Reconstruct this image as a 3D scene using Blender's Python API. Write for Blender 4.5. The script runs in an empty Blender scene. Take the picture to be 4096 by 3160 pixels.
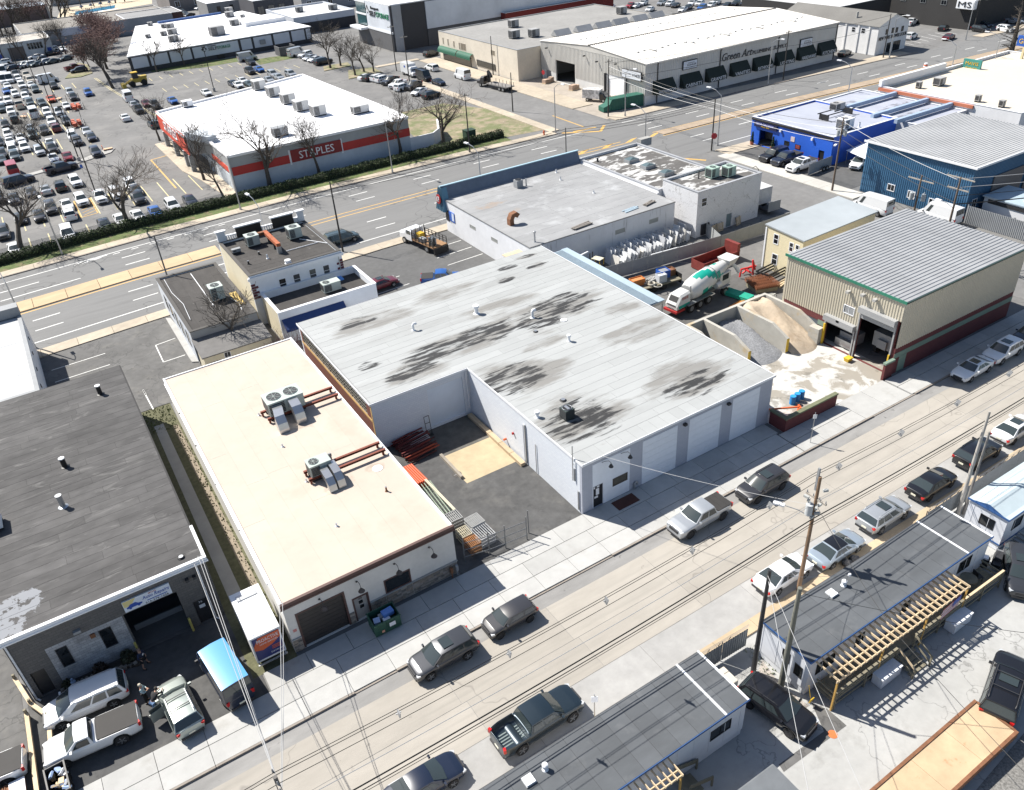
import bpy, math, random
from mathutils import Vector, Matrix
random.seed(7)
SC=bpy.context.scene; COL=SC.collection; PI=math.pi
# ---- camera
cam=bpy.data.cameras.new('camera'); co=bpy.data.objects.new('camera',cam); COL.objects.link(co)
cam.sensor_fit='HORIZONTAL'; cam.sensor_width=36; cam.lens=36*3214.72/4096; cam.clip_start=.5; cam.clip_end=3000
_r=Vector((.843484,-.533645,-.061308)); _u=Vector((.340089,.4422,.829939)); _f=Vector((.415782,.72089,-.554475))
_m=Matrix((( _r.x,_u.x,-_f.x),(_r.y,_u.y,-_f.y),(_r.z,_u.z,-_f.z)))
co.matrix_world=Matrix.Translation((-28.3954,-39.3243,44.2106))@_m.to_4x4()
SC.camera=co
# ---- sky and sun
SUN_EL=math.radians(49.5); SUN_AZ=math.radians(119.5)      # direction towards the sun
w=bpy.data.worlds.new('World'); SC.world=w; w.use_nodes=True; nt=w.node_tree
sk=nt.nodes.new('ShaderNodeTexSky'); sk.sky_type='NISHITA'; sk.sun_disc=False
sk.sun_elevation=SUN_EL; sk.sun_rotation=PI/2-SUN_AZ; sk.dust_density=1.0; sk.ozone_density=1.2
bg=nt.nodes['Background']; bg.inputs[1].default_value=.066; nt.links.new(sk.outputs[0],bg.inputs[0])
sl=bpy.data.lights.new('sun','SUN'); sl.energy=4.6; sl.angle=math.radians(.5); sl.color=(1,.955,.88)
so=bpy.data.objects.new('sun',sl); COL.objects.link(so); so.location=(0,0,90)
so.rotation_euler=(-Vector((math.cos(SUN_EL)*math.cos(SUN_AZ),math.cos(SUN_EL)*math.sin(SUN_AZ),math.sin(SUN_EL)))).to_track_quat('-Z','Y').to_euler()
vs=SC.view_settings; vs.view_transform='Standard'; vs.look='None'; vs.gamma=1; vs.use_curve_mapping=False; vs.exposure=.92
# ---- helpers
def hx(s):
    f=lambda c:(c/12.92 if c<=.04045 else ((c+.055)/1.055)**2.4)
    return tuple(f(int(s[i:i+2],16)/255) for i in (0,2,4))
MATS={}
def mat(n,col,rough=.8,var=.12,sc=1.5,metal=0,coat=0,bump=0,big=.12,bsc=.12,stretch=(1,1,1),spec=.5,emit=0,alpha=1):
    """weathered surface: colour broken up by fine and broad noise"""
    if n in MATS: return MATS[n]
    m=bpy.data.materials.new(n); m.use_nodes=True; t=m.node_tree; N=t.nodes; Lk=t.links; b=N['Principled BSDF']
    b.inputs['Roughness'].default_value=rough; b.inputs['Metallic'].default_value=metal; b.inputs['Coat Weight'].default_value=coat; b.inputs['Specular IOR Level'].default_value=spec
    b.inputs['Base Color'].default_value=(*col,1)
    if alpha<1: b.inputs['Alpha'].default_value=alpha
    if emit: b.inputs['Emission Color'].default_value=(*col,1); b.inputs['Emission Strength'].default_value=emit
    if var or big:
        g=N.new('ShaderNodeNewGeometry'); mp=N.new('ShaderNodeMapping'); mp.inputs['Scale'].default_value=stretch; Lk.new(g.outputs['Position'],mp.inputs[0])
        def noise(s,d):
            x=N.new('ShaderNodeTexNoise'); x.inputs['Scale'].default_value=s; x.inputs['Detail'].default_value=d; x.inputs['Roughness'].default_value=.65; Lk.new(mp.outputs[0],x.inputs[0]); return x.outputs[0]
        n1=noise(sc,5); n2=noise(bsc,3)
        def mr(i,v):
            x=N.new('ShaderNodeMapRange'); x.inputs[1].default_value=.28; x.inputs[2].default_value=.72; x.inputs[3].default_value=1-v; x.inputs[4].default_value=1+v; Lk.new(i,x.inputs[0]); return x.outputs[0]
        mu=N.new('ShaderNodeMath'); mu.operation='MULTIPLY'; Lk.new(mr(n1,var),mu.inputs[0]); Lk.new(mr(n2,big),mu.inputs[1])
        vm=N.new('ShaderNodeVectorMath'); vm.operation='SCALE'; vm.inputs[0].default_value=col; Lk.new(mu.outputs[0],vm.inputs['Scale']); Lk.new(vm.outputs[0],b.inputs['Base Color'])
        if bump:
            bp=N.new('ShaderNodeBump'); bp.inputs['Strength'].default_value=bump; bp.inputs['Distance'].default_value=.03; Lk.new(n1,bp.inputs['Height']); Lk.new(bp.outputs[0],b.inputs['Normal'])
    MATS[n]=m; return m
def layer(m,col,scale,lo,hi,stretch=(1,1,1),detail=6,kind='noise',amt=1,seed=0,mask=None,dist=0):
    """mix a stain colour over a material where a noise (or crack) pattern is high; mask=(x,y,rx,ry) list limits it to places"""
    t=m.node_tree; N=t.nodes; Lk=t.links; b=N['Principled BSDF']; bc=b.inputs['Base Color']
    g=N.new('ShaderNodeNewGeometry'); mp=N.new('ShaderNodeMapping'); mp.inputs['Scale'].default_value=stretch; mp.inputs['Location'].default_value=(seed,seed*1.7,0); Lk.new(g.outputs['Position'],mp.inputs[0])
    if kind=='noise':
        x=N.new('ShaderNodeTexNoise'); x.inputs['Scale'].default_value=scale; x.inputs['Detail'].default_value=detail; x.inputs['Roughness'].default_value=.62; x.inputs['Distortion'].default_value=dist; Lk.new(mp.outputs[0],x.inputs[0]); o=x.outputs[0]
    else:
        nz=N.new('ShaderNodeTexNoise'); nz.inputs['Scale'].default_value=scale*2; nz.inputs['Detail'].default_value=4; Lk.new(mp.outputs[0],nz.inputs[0])
        ad=N.new('ShaderNodeVectorMath'); ad.operation='MULTIPLY_ADD'; ad.inputs[1].default_value=(1.2/scale,)*3; Lk.new(nz.outputs[1],ad.inputs[0]); Lk.new(mp.outputs[0],ad.inputs[2])
        x=N.new('ShaderNodeTexVoronoi'); x.feature='DISTANCE_TO_EDGE'; x.inputs['Scale'].default_value=scale; Lk.new(ad.outputs[0],x.inputs[0]); o=x.outputs[0]
    if mask:
        tot=None
        for (px,py,rx,ry) in mask:
            sb=N.new('ShaderNodeVectorMath'); sb.operation='SUBTRACT'; Lk.new(g.outputs['Position'],sb.inputs[0]); sb.inputs[1].default_value=(px,py,0)
            dv=N.new('ShaderNodeVectorMath'); dv.operation='MULTIPLY'; Lk.new(sb.outputs[0],dv.inputs[0]); dv.inputs[1].default_value=(1/rx,1/ry,0)
            ln=N.new('ShaderNodeVectorMath'); ln.operation='LENGTH'; Lk.new(dv.outputs[0],ln.inputs[0])
            q=N.new('ShaderNodeMapRange'); q.inputs[1].default_value=1.1; q.inputs[2].default_value=.5; q.inputs[3].default_value=0; q.inputs[4].default_value=1; Lk.new(ln.outputs['Value'],q.inputs[0])
            if tot is None: tot=q.outputs[0]
            else:
                mx=N.new('ShaderNodeMath'); mx.operation='MAXIMUM'; Lk.new(tot,mx.inputs[0]); Lk.new(q.outputs[0],mx.inputs[1]); tot=mx.outputs[0]
        pm=N.new('ShaderNodeMath'); pm.operation='MULTIPLY_ADD'; Lk.new(tot,pm.inputs[0]); pm.inputs[1].default_value=.36; pm.inputs[2].default_value=-.28
        ad=N.new('ShaderNodeMath'); ad.operation='ADD'; Lk.new(o,ad.inputs[0]); Lk.new(pm.outputs[0],ad.inputs[1]); o=ad.outputs[0]
    r=N.new('ShaderNodeMapRange'); r.inputs[1].default_value=lo; r.inputs[2].default_value=hi; r.inputs[3].default_value=0; r.inputs[4].default_value=amt; Lk.new(o,r.inputs[0])
    mx=N.new('ShaderNodeMix'); mx.data_type='RGBA'; Lk.new(r.outputs[0],mx.inputs[0])
    if bc.links: Lk.new(bc.links[0].from_socket,mx.inputs[6])
    else: mx.inputs[6].default_value=bc.default_value
    mx.inputs[7].default_value=(*col,1); Lk.new(mx.outputs[2],bc); return m
def brickmat(n,c1,c2,mort,bw,bh,axis='x',ms=.012,rough=.85,bump=.3):
    m=mat(n,c1,rough,.0,big=0); t=m.node_tree; N=t.nodes; Lk=t.links; b=N['Principled BSDF']
    g=N.new('ShaderNodeNewGeometry'); sp=N.new('ShaderNodeSeparateXYZ'); Lk.new(g.outputs['Position'],sp.inputs[0]); cb=N.new('ShaderNodeCombineXYZ'); ad=N.new('ShaderNodeMath'); Lk.new(sp.outputs[0],ad.inputs[0]); Lk.new(sp.outputs[1],ad.inputs[1]); Lk.new(ad.outputs[0],cb.inputs[0]); Lk.new(sp.outputs[2],cb.inputs[1])
    k=N.new('ShaderNodeTexBrick'); k.inputs['Scale'].default_value=1; k.inputs['Brick Width'].default_value=bw; k.inputs['Row Height'].default_value=bh; k.inputs['Mortar Size'].default_value=ms
    k.inputs['Color1'].default_value=(*c1,1); k.inputs['Color2'].default_value=(*c2,1); k.inputs['Mortar'].default_value=(*mort,1); Lk.new(cb.outputs[0],k.inputs[0]); Lk.new(k.outputs[0],b.inputs['Base Color'])
    bp=N.new('ShaderNodeBump'); bp.inputs['Strength'].default_value=bump; bp.inputs['Distance'].default_value=.01; bp.invert=True; Lk.new(k.outputs[1],bp.inputs['Height']); Lk.new(bp.outputs[0],b.inputs['Normal']); return m
class MB:
    def __init__(s): s.v=[];s.f=[];s.m=[]
    def add(s,vs,fs,m=0):
        o=len(s.v); s.v+=[tuple(v) for v in vs]; s.f+=[tuple(i+o for i in f) for f in fs]; s.m+=[m]*len(fs); return s
    def box(s,x0,x1,y0,y1,z0,z1,m=0):
        return s.add([(x0,y0,z0),(x1,y0,z0),(x1,y1,z0),(x0,y1,z0),(x0,y0,z1),(x1,y0,z1),(x1,y1,z1),(x0,y1,z1)],[(0,3,2,1),(4,5,6,7),(0,1,5,4),(1,2,6,5),(2,3,7,6),(3,0,4,7)],m)
    def bx(s,c,sz,rz=0,rx=0,ry=0,m=0):
        R=Matrix.Rotation(rz,3,'Z')@Matrix.Rotation(ry,3,'Y')@Matrix.Rotation(rx,3,'X'); a,b,d=sz[0]/2,sz[1]/2,sz[2]/2
        P=[Vector(c)+R@Vector(q) for q in [(-a,-b,-d),(a,-b,-d),(a,b,-d),(-a,b,-d),(-a,-b,d),(a,-b,d),(a,b,d),(-a,b,d)]]
        return s.add(P,[(0,3,2,1),(4,5,6,7),(0,1,5,4),(1,2,6,5),(2,3,7,6),(3,0,4,7)],m)
    def bar(s,a,b,w,h=None,m=0):
        """rectangular bar between two points"""
        a=Vector(a);b=Vector(b);d=(b-a).normalized(); up=Vector((0,0,1)) if abs(d.z)<.95 else Vector((1,0,0)); x=d.cross(up).normalized()*(w/2); y=x.cross(d).normalized()*((h or w)/2)
        return s.add([a-x-y,a+x-y,a+x+y,a-x+y,b-x-y,b+x-y,b+x+y,b-x+y],[(0,1,2,3),(7,6,5,4),(0,4,5,1),(1,5,6,2),(2,6,7,3),(3,7,4,0)],m)
    def cyl(s,a,b,r,r2=None,n=10,m=0,cap=True):
        return s.tube([a,b],[r,r if r2 is None else r2],n,m,cap)
    def tube(s,pts,r,n=6,m=0,cap=True):
        pts=[Vector(p) for p in pts]; k=len(pts); rs=r if isinstance(r,(list,tuple)) else [r]*k; vs=[];fs=[]; px=None
        for i,p in enumerate(pts):
            d=(pts[min(i+1,k-1)]-pts[max(i-1,0)]).normalized()
            if px is None or abs(px.dot(d))>.95: up=Vector((0,0,1)) if abs(d.z)<.9 else Vector((1,0,0)); px=d.cross(up)
            px=(px-d*px.dot(d)).normalized(); py=d.cross(px)
            for j in range(n):
                t=2*PI*j/n; vs.append(p+(px*math.cos(t)+py*math.sin(t))*rs[i])
        for i in range(k-1):
            for j in range(n): a=i*n+j;b=i*n+(j+1)%n; fs.append((a,b,b+n,a+n))
        if cap: fs.append(tuple(range(n-1,-1,-1))); fs.append(tuple(range((k-1)*n,k*n)))
        return s.add(vs,fs,m)
    def prism(s,poly,z0,z1,m=0):
        k=len(poly); ar=sum(poly[i][0]*poly[(i+1)%k][1]-poly[(i+1)%k][0]*poly[i][1] for i in range(k))
        if ar<0: poly=poly[::-1]
        vs=[(p[0],p[1],z0) for p in poly]+[(p[0],p[1],z1) for p in poly]
        return s.add(vs,[tuple(range(k-1,-1,-1)),tuple(range(k,2*k))]+[(i,(i+1)%k,(i+1)%k+k,i+k) for i in range(k)],m)
    def sheet(s,poly,z,m=0):
        k=len(poly); ar=sum(poly[i][0]*poly[(i+1)%k][1]-poly[(i+1)%k][0]*poly[i][1] for i in range(k))
        if ar<0: poly=poly[::-1]
        return s.add([(p[0],p[1],z) for p in poly],[tuple(range(k))],m)
    def quad(s,a,b,c,d,m=0): return s.add([a,b,c,d],[(0,1,2,3)],m)
    def loft(s,rings,closed=True,cap=True,m=0):
        n=len(rings[0]); vs=[p for r in rings for p in r]; fs=[]
        for i in range(len(rings)-1):
            for j in range(n if closed else n-1): a=i*n+j;b=i*n+(j+1)%n; fs.append((a,b,b+n,a+n))
        if cap and closed: fs.append(tuple(range(n-1,-1,-1))); fs.append(tuple(range((len(rings)-1)*n,len(rings)*n)))
        return s.add(vs,fs,m)
    def xf(s,M):
        s.v=[tuple(M@Vector(v)) for v in s.v]; return s
    def join(s,o,moff=0,M=None):
        vs=o.v if M is None else [tuple(M@Vector(v)) for v in o.v]; k=len(s.v); s.v+=vs; s.f+=[tuple(i+k for i in f) for f in o.f]; s.m+=[x+moff for x in o.m]; return s
    def mesh(s,name,mats,sm=False):
        me=bpy.data.meshes.new(name); me.from_pydata(s.v,[],s.f)
        for q in (mats if isinstance(mats,(list,tuple)) else [mats]): me.materials.append(q)
        if max(s.m,default=0): me.polygons.foreach_set('material_index',s.m)
        if sm: me.shade_smooth(); me.set_sharp_from_angle(angle=math.radians(38))
        me.update(); return me
    def build(s,name,mats,par=None,sm=False,**k): return put(name,s.mesh(name,mats,sm),par,**k)
def put(name,me,par=None,loc=None,rz=None,label=None,cat=None,group=None,kind=None):
    o=bpy.data.objects.new(name,me); COL.objects.link(o)
    if par is not None:
        o.parent=par
        if loc is None and par.get('_w'): o.location=-wloc(par)
    if loc is not None: o.location=loc
    if rz is not None: o.rotation_euler=(0,0,rz)
    tag(o,label,cat,group,kind); return o
def wloc(o):
    v=Vector(o.location)
    while o.parent: o=o.parent; v=v+Vector(o.location)
    return v
def tag(o,label=None,cat=None,group=None,kind=None):
    for k,v in (('label',label),('category',cat),('group',group),('kind',kind)):
        if v: o[k]=v
    return o
def thing(name,label,cat,loc=(0,0,0),rz=0,group=None,world=False):
    """an Empty at the thing's base; world=True: its parts' meshes are given in world coordinates"""
    o=bpy.data.objects.new(name,None); COL.objects.link(o); o.location=loc; o.rotation_euler=(0,0,rz); o.empty_display_size=.3
    if world: o['_w']=1
    return tag(o,label,cat,group)
def sub(o,name,mb,mats,sm=False):
    """a sub-part of a part whose mesh is in the same coordinates as the part's"""
    return put(name,mb.mesh(name,mats,sm),o,loc=(0,0,0))
def copy_tree(o,parent=None):
    c=o.copy(); COL.objects.link(c); c.parent=parent
    for ch in o.children: copy_tree(ch,c)
    return c
def finish():
    for o in bpy.data.objects:
        if '_w' in o: del o['_w']
def wallside(mb,side,rc,z0,z1,th,ops=(),m=0,full=None):
    """one wall of an axis-aligned shell with real openings (u0,u1,zo0,zo1); u is x for S/N and y for W/E"""
    x0,x1,y0,y1=rc; a,b=(x0,x1) if side in 'SN' else (y0+th,y1-th)
    us=sorted({a,b,*[min(max(t,a),b) for o in ops for t in o[:2]]}); zs=sorted({z0,z1,*[min(max(t,z0),z1) for o in ops for t in o[2:4]]})
    for i in range(len(us)-1):
        u0,u1=us[i],us[i+1]; run=None
        for j in range(len(zs)):
            if j<len(zs)-1:
                uc,zc=(u0+u1)/2,(zs[j]+zs[j+1])/2
                solid=not any(o[0]<uc<o[1] and o[2]<zc<o[3] for o in ops)
            else: solid=False
            if solid and run is None: run=zs[j]
            if not solid and run is not None:
                q=zs[j]
                if side=='S': mb.box(u0,u1,y0,y0+th,run,q,m)
                elif side=='N': mb.box(u0,u1,y1-th,y1,run,q,m)
                elif side=='W': mb.box(x0,x0+th,u0,u1,run,q,m)
                else: mb.box(x1-th,x1,u0,u1,run,q,m)
                run=None
    return mb
def sidebox(mb,side,rc,u0,u1,z0,z1,d0,d1,m=0):
    """box on a wall: d is distance outward of the wall plane"""
    x0,x1,y0,y1=rc
    if side=='S': mb.box(u0,u1,y0-d1,y0-d0,z0,z1,m)
    elif side=='N': mb.box(u0,u1,y1+d0,y1+d1,z0,z1,m)
    elif side=='W': mb.box(x0-d1,x0-d0,u0,u1,z0,z1,m)
    else: mb.box(x1+d0,x1+d1,u0,u1,z0,z1,m)
    return mb
def window(par,side,rc,u0,u1,z0,z1,fm,gm,mull=(0,0),fw=.07,d=(-.10,.03),name='window',sill=None):
    mb=MB()
    for a,b,c,e in ((u0,u0+fw,z0,z1),(u1-fw,u1,z0,z1),(u0+fw,u1-fw,z0,z0+fw),(u0+fw,u1-fw,z1-fw,z1)): sidebox(mb,side,rc,a,b,c,e,d[0],d[1])
    for i in range(mull[0]):
        t=u0+(u1-u0)*(i+1)/(mull[0]+1); sidebox(mb,side,rc,t-fw*.3,t+fw*.3,z0+fw,z1-fw,d[0],d[1]-.012)
    for i in range(mull[1]):
        t=z0+(z1-z0)*(i+1)/(mull[1]+1); sidebox(mb,side,rc,u0+fw,u1-fw,t-fw*.3,t+fw*.3,d[0],d[1]-.015)
    f=mb.build(name,fm,par); g=MB(); sidebox(g,side,rc,u0+fw,u1-fw,z0+fw,z1-fw,d[0]+.01,d[1]-.035); sub(f,'pane',g,gm)
    if sill: g=MB(); sidebox(g,side,rc,u0-.08,u1+.08,z0-.08,z0-.002,.002,.09); sub(f,'sill',g,sill)
    return f
_tx={}
def text(body,w,h,o,u,up,m,par,ext=.02,name='lettering',shear=0,label=None,font=None):
    """extruded lettering fitted into w x h; o = lower-left corner, u = reading direction, up = upward direction"""
    cu=bpy.data.curves.new('t','FONT'); cu.body=body; cu.extrude=.5; cu.align_x='LEFT'; cu.shear=shear; cu.resolution_u=2
    ob=bpy.data.objects.new('t',cu); me=bpy.data.meshes.new_from_object(ob); bpy.data.objects.remove(ob)
    vs=[v.co.copy() for v in me.vertices]; x0=min(v.x for v in vs);x1=max(v.x for v in vs);y0=min(v.y for v in vs);y1=max(v.y for v in vs)
    u=Vector(u).normalized(); up=Vector(up).normalized(); nn=u.cross(up); o=Vector(o)
    for i,v in enumerate(vs): me.vertices[i].co=o+u*((v.x-x0)/(x1-x0)*w)+up*((v.y-y0)/(y1-y0)*h)+nn*((v.z+.5)*ext)
    me.materials.clear(); me.materials.append(m); me.name=name
    q=put(name,me,par,label=label); return q
def corr(mb,o,u,v,n,pitch,depth,m=0,prof=None):
    """ribbed metal sheet: n ribs along u, ruled along v"""
    o=Vector(o);u=Vector(u).normalized();v=Vector(v); nn=u.cross(v).normalized(); prof=prof or [(0,0),(.55,0),(.68,1),(.87,1)]
    ps=[]
    for i in range(n):
        for a,b in prof: ps.append(o+u*((i+a)*pitch)+nn*(b*depth))
    ps.append(o+u*(n*pitch)); k=len(ps)
    return mb.add(ps+[p+v for p in ps],[(i,i+1,i+1+k,i+k) for i in range(k-1)],m)
# ---- materials shared by everything
CONC=mat('concrete',(.34,.335,.32),.9,.10,.9,bump=.1); WHITE=mat('white_paint',(.74,.75,.77),.6,.04,2,big=.05)
GLASS=mat('dark_glass',(.012,.015,.018),.06,0,big=0,spec=.7); BLACK=mat('black_paint',(.012,.012,.013),.5,.2); DARK=mat('dark_metal',(.03,.03,.033),.55,.2,3)
STEEL=mat('galvanised',(.42,.43,.44),.35,.1,3,metal=.7); GREYP=mat('grey_paint',(.25,.26,.27),.6,.1); WOODP=mat('pole_wood',(.14,.105,.08),.9,.25,3,stretch=(4,4,.3))
LUMB=mat('raw_lumber',(.56,.44,.29),.8,.18,2,stretch=(1,1,1)); OLDW=mat('old_lumber',(.20,.18,.13),.9,.2,2); RUST=mat('rust',(.19,.085,.042),.85,.3,2.5)
TYRE=mat('tyre',(.018,.018,.018),.85,.1); RIM=mat('wheel_alloy',(.45,.46,.47),.3,0,big=0,metal=.8); DRIM=mat('dark_alloy',(.05,.05,.055),.35,0,big=0,metal=.6)
RED=mat('red_lens',(.45,.015,.015),.25,0,big=0); LENS=mat('head_lamp',(.7,.72,.74),.12,0,big=0,metal=.3); ACG=mat('ac_casing',(.40,.45,.42),.6,.06,2); PLATE=mat('plate',(.7,.68,.55),.5,0,big=0)
GREEN=mat('green_paint',(.02,.075,.05),.6,.15); YEL=mat('yellow_paint',(.62,.40,.03),.6,.12); ORANGE=mat('orange_paint',(.65,.12,.03),.6,.15); REDP=mat('red_paint',(.35,.02,.02),.6,.2); BLUEP=mat('blue_paint',(.02,.10,.42),.5,.1)
BRICK=brickmat('red_brick',(.20,.055,.035),(.15,.04,.028),(.16,.11,.09),.22,.075)

# ================= GROUND =================
def interp(x,T):
    for (a,p),(b,q) in zip(T,T[1:]):
        if x<=b: return p+(q-p)*(x-a)/(b-a)
    return T[-1][1]
MT=[(-200,66),(-60,72.6),(-35,74.1),(-20,75.3),(10,76.6),(40,77),(75,75.2),(100,74.5),(131,72.2),(172,69.7),(420,54)]
def MD(x): return interp(x,MT)
ASPH=mat('asphalt',(.150,.148,.145),.9,.10,1.3,bump=.15,big=.14,bsc=.09); layer(ASPH,(.26,.25,.235),.16,.5,.78,amt=.6,seed=3); layer(ASPH,(.07,.07,.07),.07,.015,.0,kind='crack',amt=.65)
HWAY=mat('highway_asphalt',(.165,.165,.163),.88,.07,1.6,bump=.12,big=.08,bsc=.05,stretch=(.18,1,1)); layer(HWAY,(.105,.105,.105),.55,.53,.72,stretch=(.05,1,1),amt=.7,seed=5); layer(HWAY,(.06,.06,.06),.05,.008,.0,kind='crack',amt=.7,seed=2)
LOTA=mat('lot_asphalt',(.112,.110,.107),.92,.16,1.2,bump=.2,big=.2,bsc=.25); layer(LOTA,(.20,.19,.17),.5,.54,.74,amt=.55,seed=9); layer(LOTA,(.05,.05,.05),.22,.02,.0,kind='crack',amt=.6,seed=4)
DLOT=mat('dark_lot_asphalt',(.072,.072,.072),.9,.22,1.4,bump=.2,big=.2,bsc=.3); layer(DLOT,(.15,.145,.135),.35,.52,.7,amt=.6,seed=1); layer(DLOT,(.025,.025,.025),.6,.6,.75,amt=.7,seed=12)
def rnd(m,a=.1):
    """each piece a little lighter or darker than its neighbours"""
    t=m.node_tree; N=t.nodes; b=N['Principled BSDF'].inputs['Base Color']; oi=N.new('ShaderNodeObjectInfo'); mr=N.new('ShaderNodeMapRange'); mr.inputs[3].default_value=1-a; mr.inputs[4].default_value=1+a
    t.links.new(oi.outputs['Random'],mr.inputs[0]); vm=N.new('ShaderNodeVectorMath'); vm.operation='SCALE'
    if b.links: t.links.new(b.links[0].from_socket,vm.inputs[0])
    else: vm.inputs[0].default_value=b.default_value[:3]
    t.links.new(mr.outputs[0],vm.inputs['Scale']); t.links.new(vm.outputs[0],b); return m
PAV=mat('pavement_concrete',(.385,.383,.37),.9,.07,1.2,bump=.08,big=.08,bsc=.2); layer(PAV,(.24,.225,.20),.45,.58,.8,amt=.55,seed=6); rnd(PAV,.07)
SLAB=mat('road_concrete',(.335,.31,.272),.9,.08,1.1,bump=.1,big=.08,bsc=.12,stretch=(.35,1,1)); layer(SLAB,(.25,.235,.21),.9,.53,.72,stretch=(.05,1.2,1),amt=.6,seed=8); layer(SLAB,(.14,.13,.12),.05,.005,.0,kind='crack',amt=.45,seed=19); layer(SLAB,(.13,.12,.11),1.1,.67,.72,amt=.5,seed=22); rnd(SLAB,.06)
GUTT=mat('gutter_asphalt',(.235,.23,.222),.9,.12,1.5,bump=.15,big=.15,bsc=.3,stretch=(.3,1,1)); layer(GUTT,(.075,.073,.07),.9,.63,.70,amt=.75,seed=14)
SLOT=mat('yard_concrete',(.355,.355,.345),.92,.08,1.4,bump=.12,big=.10,bsc=.15); layer(SLOT,(.12,.12,.115),.20,.012,.0,kind='crack',amt=.6,seed=6); layer(SLOT,(.19,.185,.17),.6,.56,.75,amt=.5,seed=16)
KERB=mat('kerb_stone',(.25,.22,.19),.9,.15,1.2); TANC=mat('sandy_concrete',(.42,.33,.22),.9,.1,1.2,bump=.1)
GRASS=mat('lawn',(.085,.115,.035),.95,.35,3,bump=.4,big=.3,bsc=.3); layer(GRASS,(.20,.15,.09),.8,.5,.66,amt=.8,seed=3)
DIRT=mat('bare_dirt',(.26,.215,.145),.95,.2,1.2,bump=.3,big=.2,bsc=.2); layer(DIRT,(.12,.145,.055),.35,.42,.58,amt=.85,seed=5); layer(DIRT,(.46,.42,.36),1.5,.62,.7,amt=.7,seed=11)
LINEW=mat('white_line',(.62,.62,.6),.7,.18,4,big=.1); LINEY=mat('yellow_line',(.55,.34,.10),.7,.15,3,big=.1); LINEYP=mat('pale_yellow_line',(.58,.50,.27),.7,.15,3,big=.1)
def S(name,mb,m,**k): return mb.build(name,m,kind='structure',**k)
S('ground',MB().sheet([(-700,-400),(1200,-400),(1200,1300),(-700,1300)],-.03),ASPH)
# highway
xs=[-200,-100,-60,-45,-35,-27,-20,-10,0,10,25,40,58,75,88,100,115,131,150,172,220,300,420]
def strip(o0,o1,z,x0=-200,x1=420):
    q=[x for x in xs if x0<x<x1]; q=[x0]+q+[x1]; mb=MB()
    for a,b in zip(q,q[1:]): mb.quad((a,MD(a)+o0,z),(b,MD(b)+o0,z),(b,MD(b)+o1,z),(a,MD(a)+o1,z))
    return mb
hw=S('highway',strip(-14.2,12.6,0),HWAY)
side=S('side_street',MB().sheet([(60.3,-5),(71.2,-5),(71.4,MD(71)-14.1),(60.5,MD(60)-14.1)],-.004).sheet([(61.6,MD(61)+12.5),(71.9,MD(72)+12.5),(71.6,420),(61.2,420)],-.004).sheet([(168,MD(170)+12.5),(182,MD(180)+12.5),(240,330),(222,330)],-.004),mat('side_asphalt',(.165,.163,.16),.9,.12,1.1,bump=.15,big=.18,bsc=.12))
def dashes(off,x0,x1,step,ln,w=.15,mb=None):
    mb=mb or MB(); x=x0
    while x<x1:
        y,y2=MD(x)+off,MD(x+ln)+off; mb.quad((x,y-w/2,.006),(x+ln,y2-w/2,.006),(x+ln,y2+w/2,.006),(x,y+w/2,.006)); x+=step
    return mb
lw=MB()
for o in (4.15,7.2): dashes(o,-21,62,11.9,3.3,.22,lw); dashes(o-.2,74,260,11.9,3.3,.22,lw)
dashes(4.1,-37,-27,20,10,.22,lw); dashes(7.1,-37,-31.5,20,5,.22,lw)
for o in (-5.4,-8.6): dashes(o,-34,62,11.6,3.2,.22,lw); dashes(o,76,260,11.8,3.2,.22,lw)
dashes(10.3,-80,60,6,6,.2,lw); dashes(10.6,73,88,3,3,.2,lw); dashes(-12.0,-80,16,6,6,.22,lw); dashes(-12.2,16,58,6,6,.2,lw); dashes(-11.9,76,130,6,6,.2,lw); dashes(9.6,-27,-6,2.6,1,.2,lw)
lw.quad((-26.5,84.3,.006),(-22.6,85.0,.006),(-22.5,85.3,.006),(-26.3,84.7,.006)); lw.add([(-27.2,84.3,.006),(-25.2,84.15,.006),(-25.7,85.3,.006)],[(0,1,2)])
put('lane_marking',lw.mesh('lane_marking',LINEW),hw)
ly=MB()
for o in (.55,-.75): dashes(o,-7,60,6,6,.22,ly)
dashes(1.45,73,300,6,6,.2,ly); dashes(-1.5,73,300,6,6,.2,ly); dashes(-2.15,-45,-9,6,6,.25,ly)
for i in range(6):
    x=44+i*5.2; ly.quad((x,MD(x)-.75,.006),(x+1.5,MD(x)-.75,.006),(x+4.2,MD(x)+.6,.006),(x+2.7,MD(x)+.6,.006))
for a,b in (((60.5,88.5),(66.5,84.2)),((66.5,84.2),(69.5,86.9)),((62.6,87.6),(67.6,87.0))):
    d=(Vector((*b,0))-Vector((*a,0))).normalized(); q=Vector((-d.y,d.x,0))*.28; A=Vector((*a,.008));B=Vector((*b,.008)); ly.quad(A-q,B-q,B+q,A+q)
for a,b in (((63.5,58.5),(66.2,62.4)),((66.2,62.4),(68.8,58.2))):
    d=(Vector((*b,0))-Vector((*a,0))).normalized(); q=Vector((-d.y,d.x,0))*.28; A=Vector((*a,.009));B=Vector((*b,.009)); ly.quad(A-q,B-q,B+q,A+q)
ly.quad((66.2,100,.004),(66.5,100,.004),(66.2,89,.004),(65.9,89,.004))
put('lane_marking',ly.mesh('lane_marking',LINEY),hw)
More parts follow.
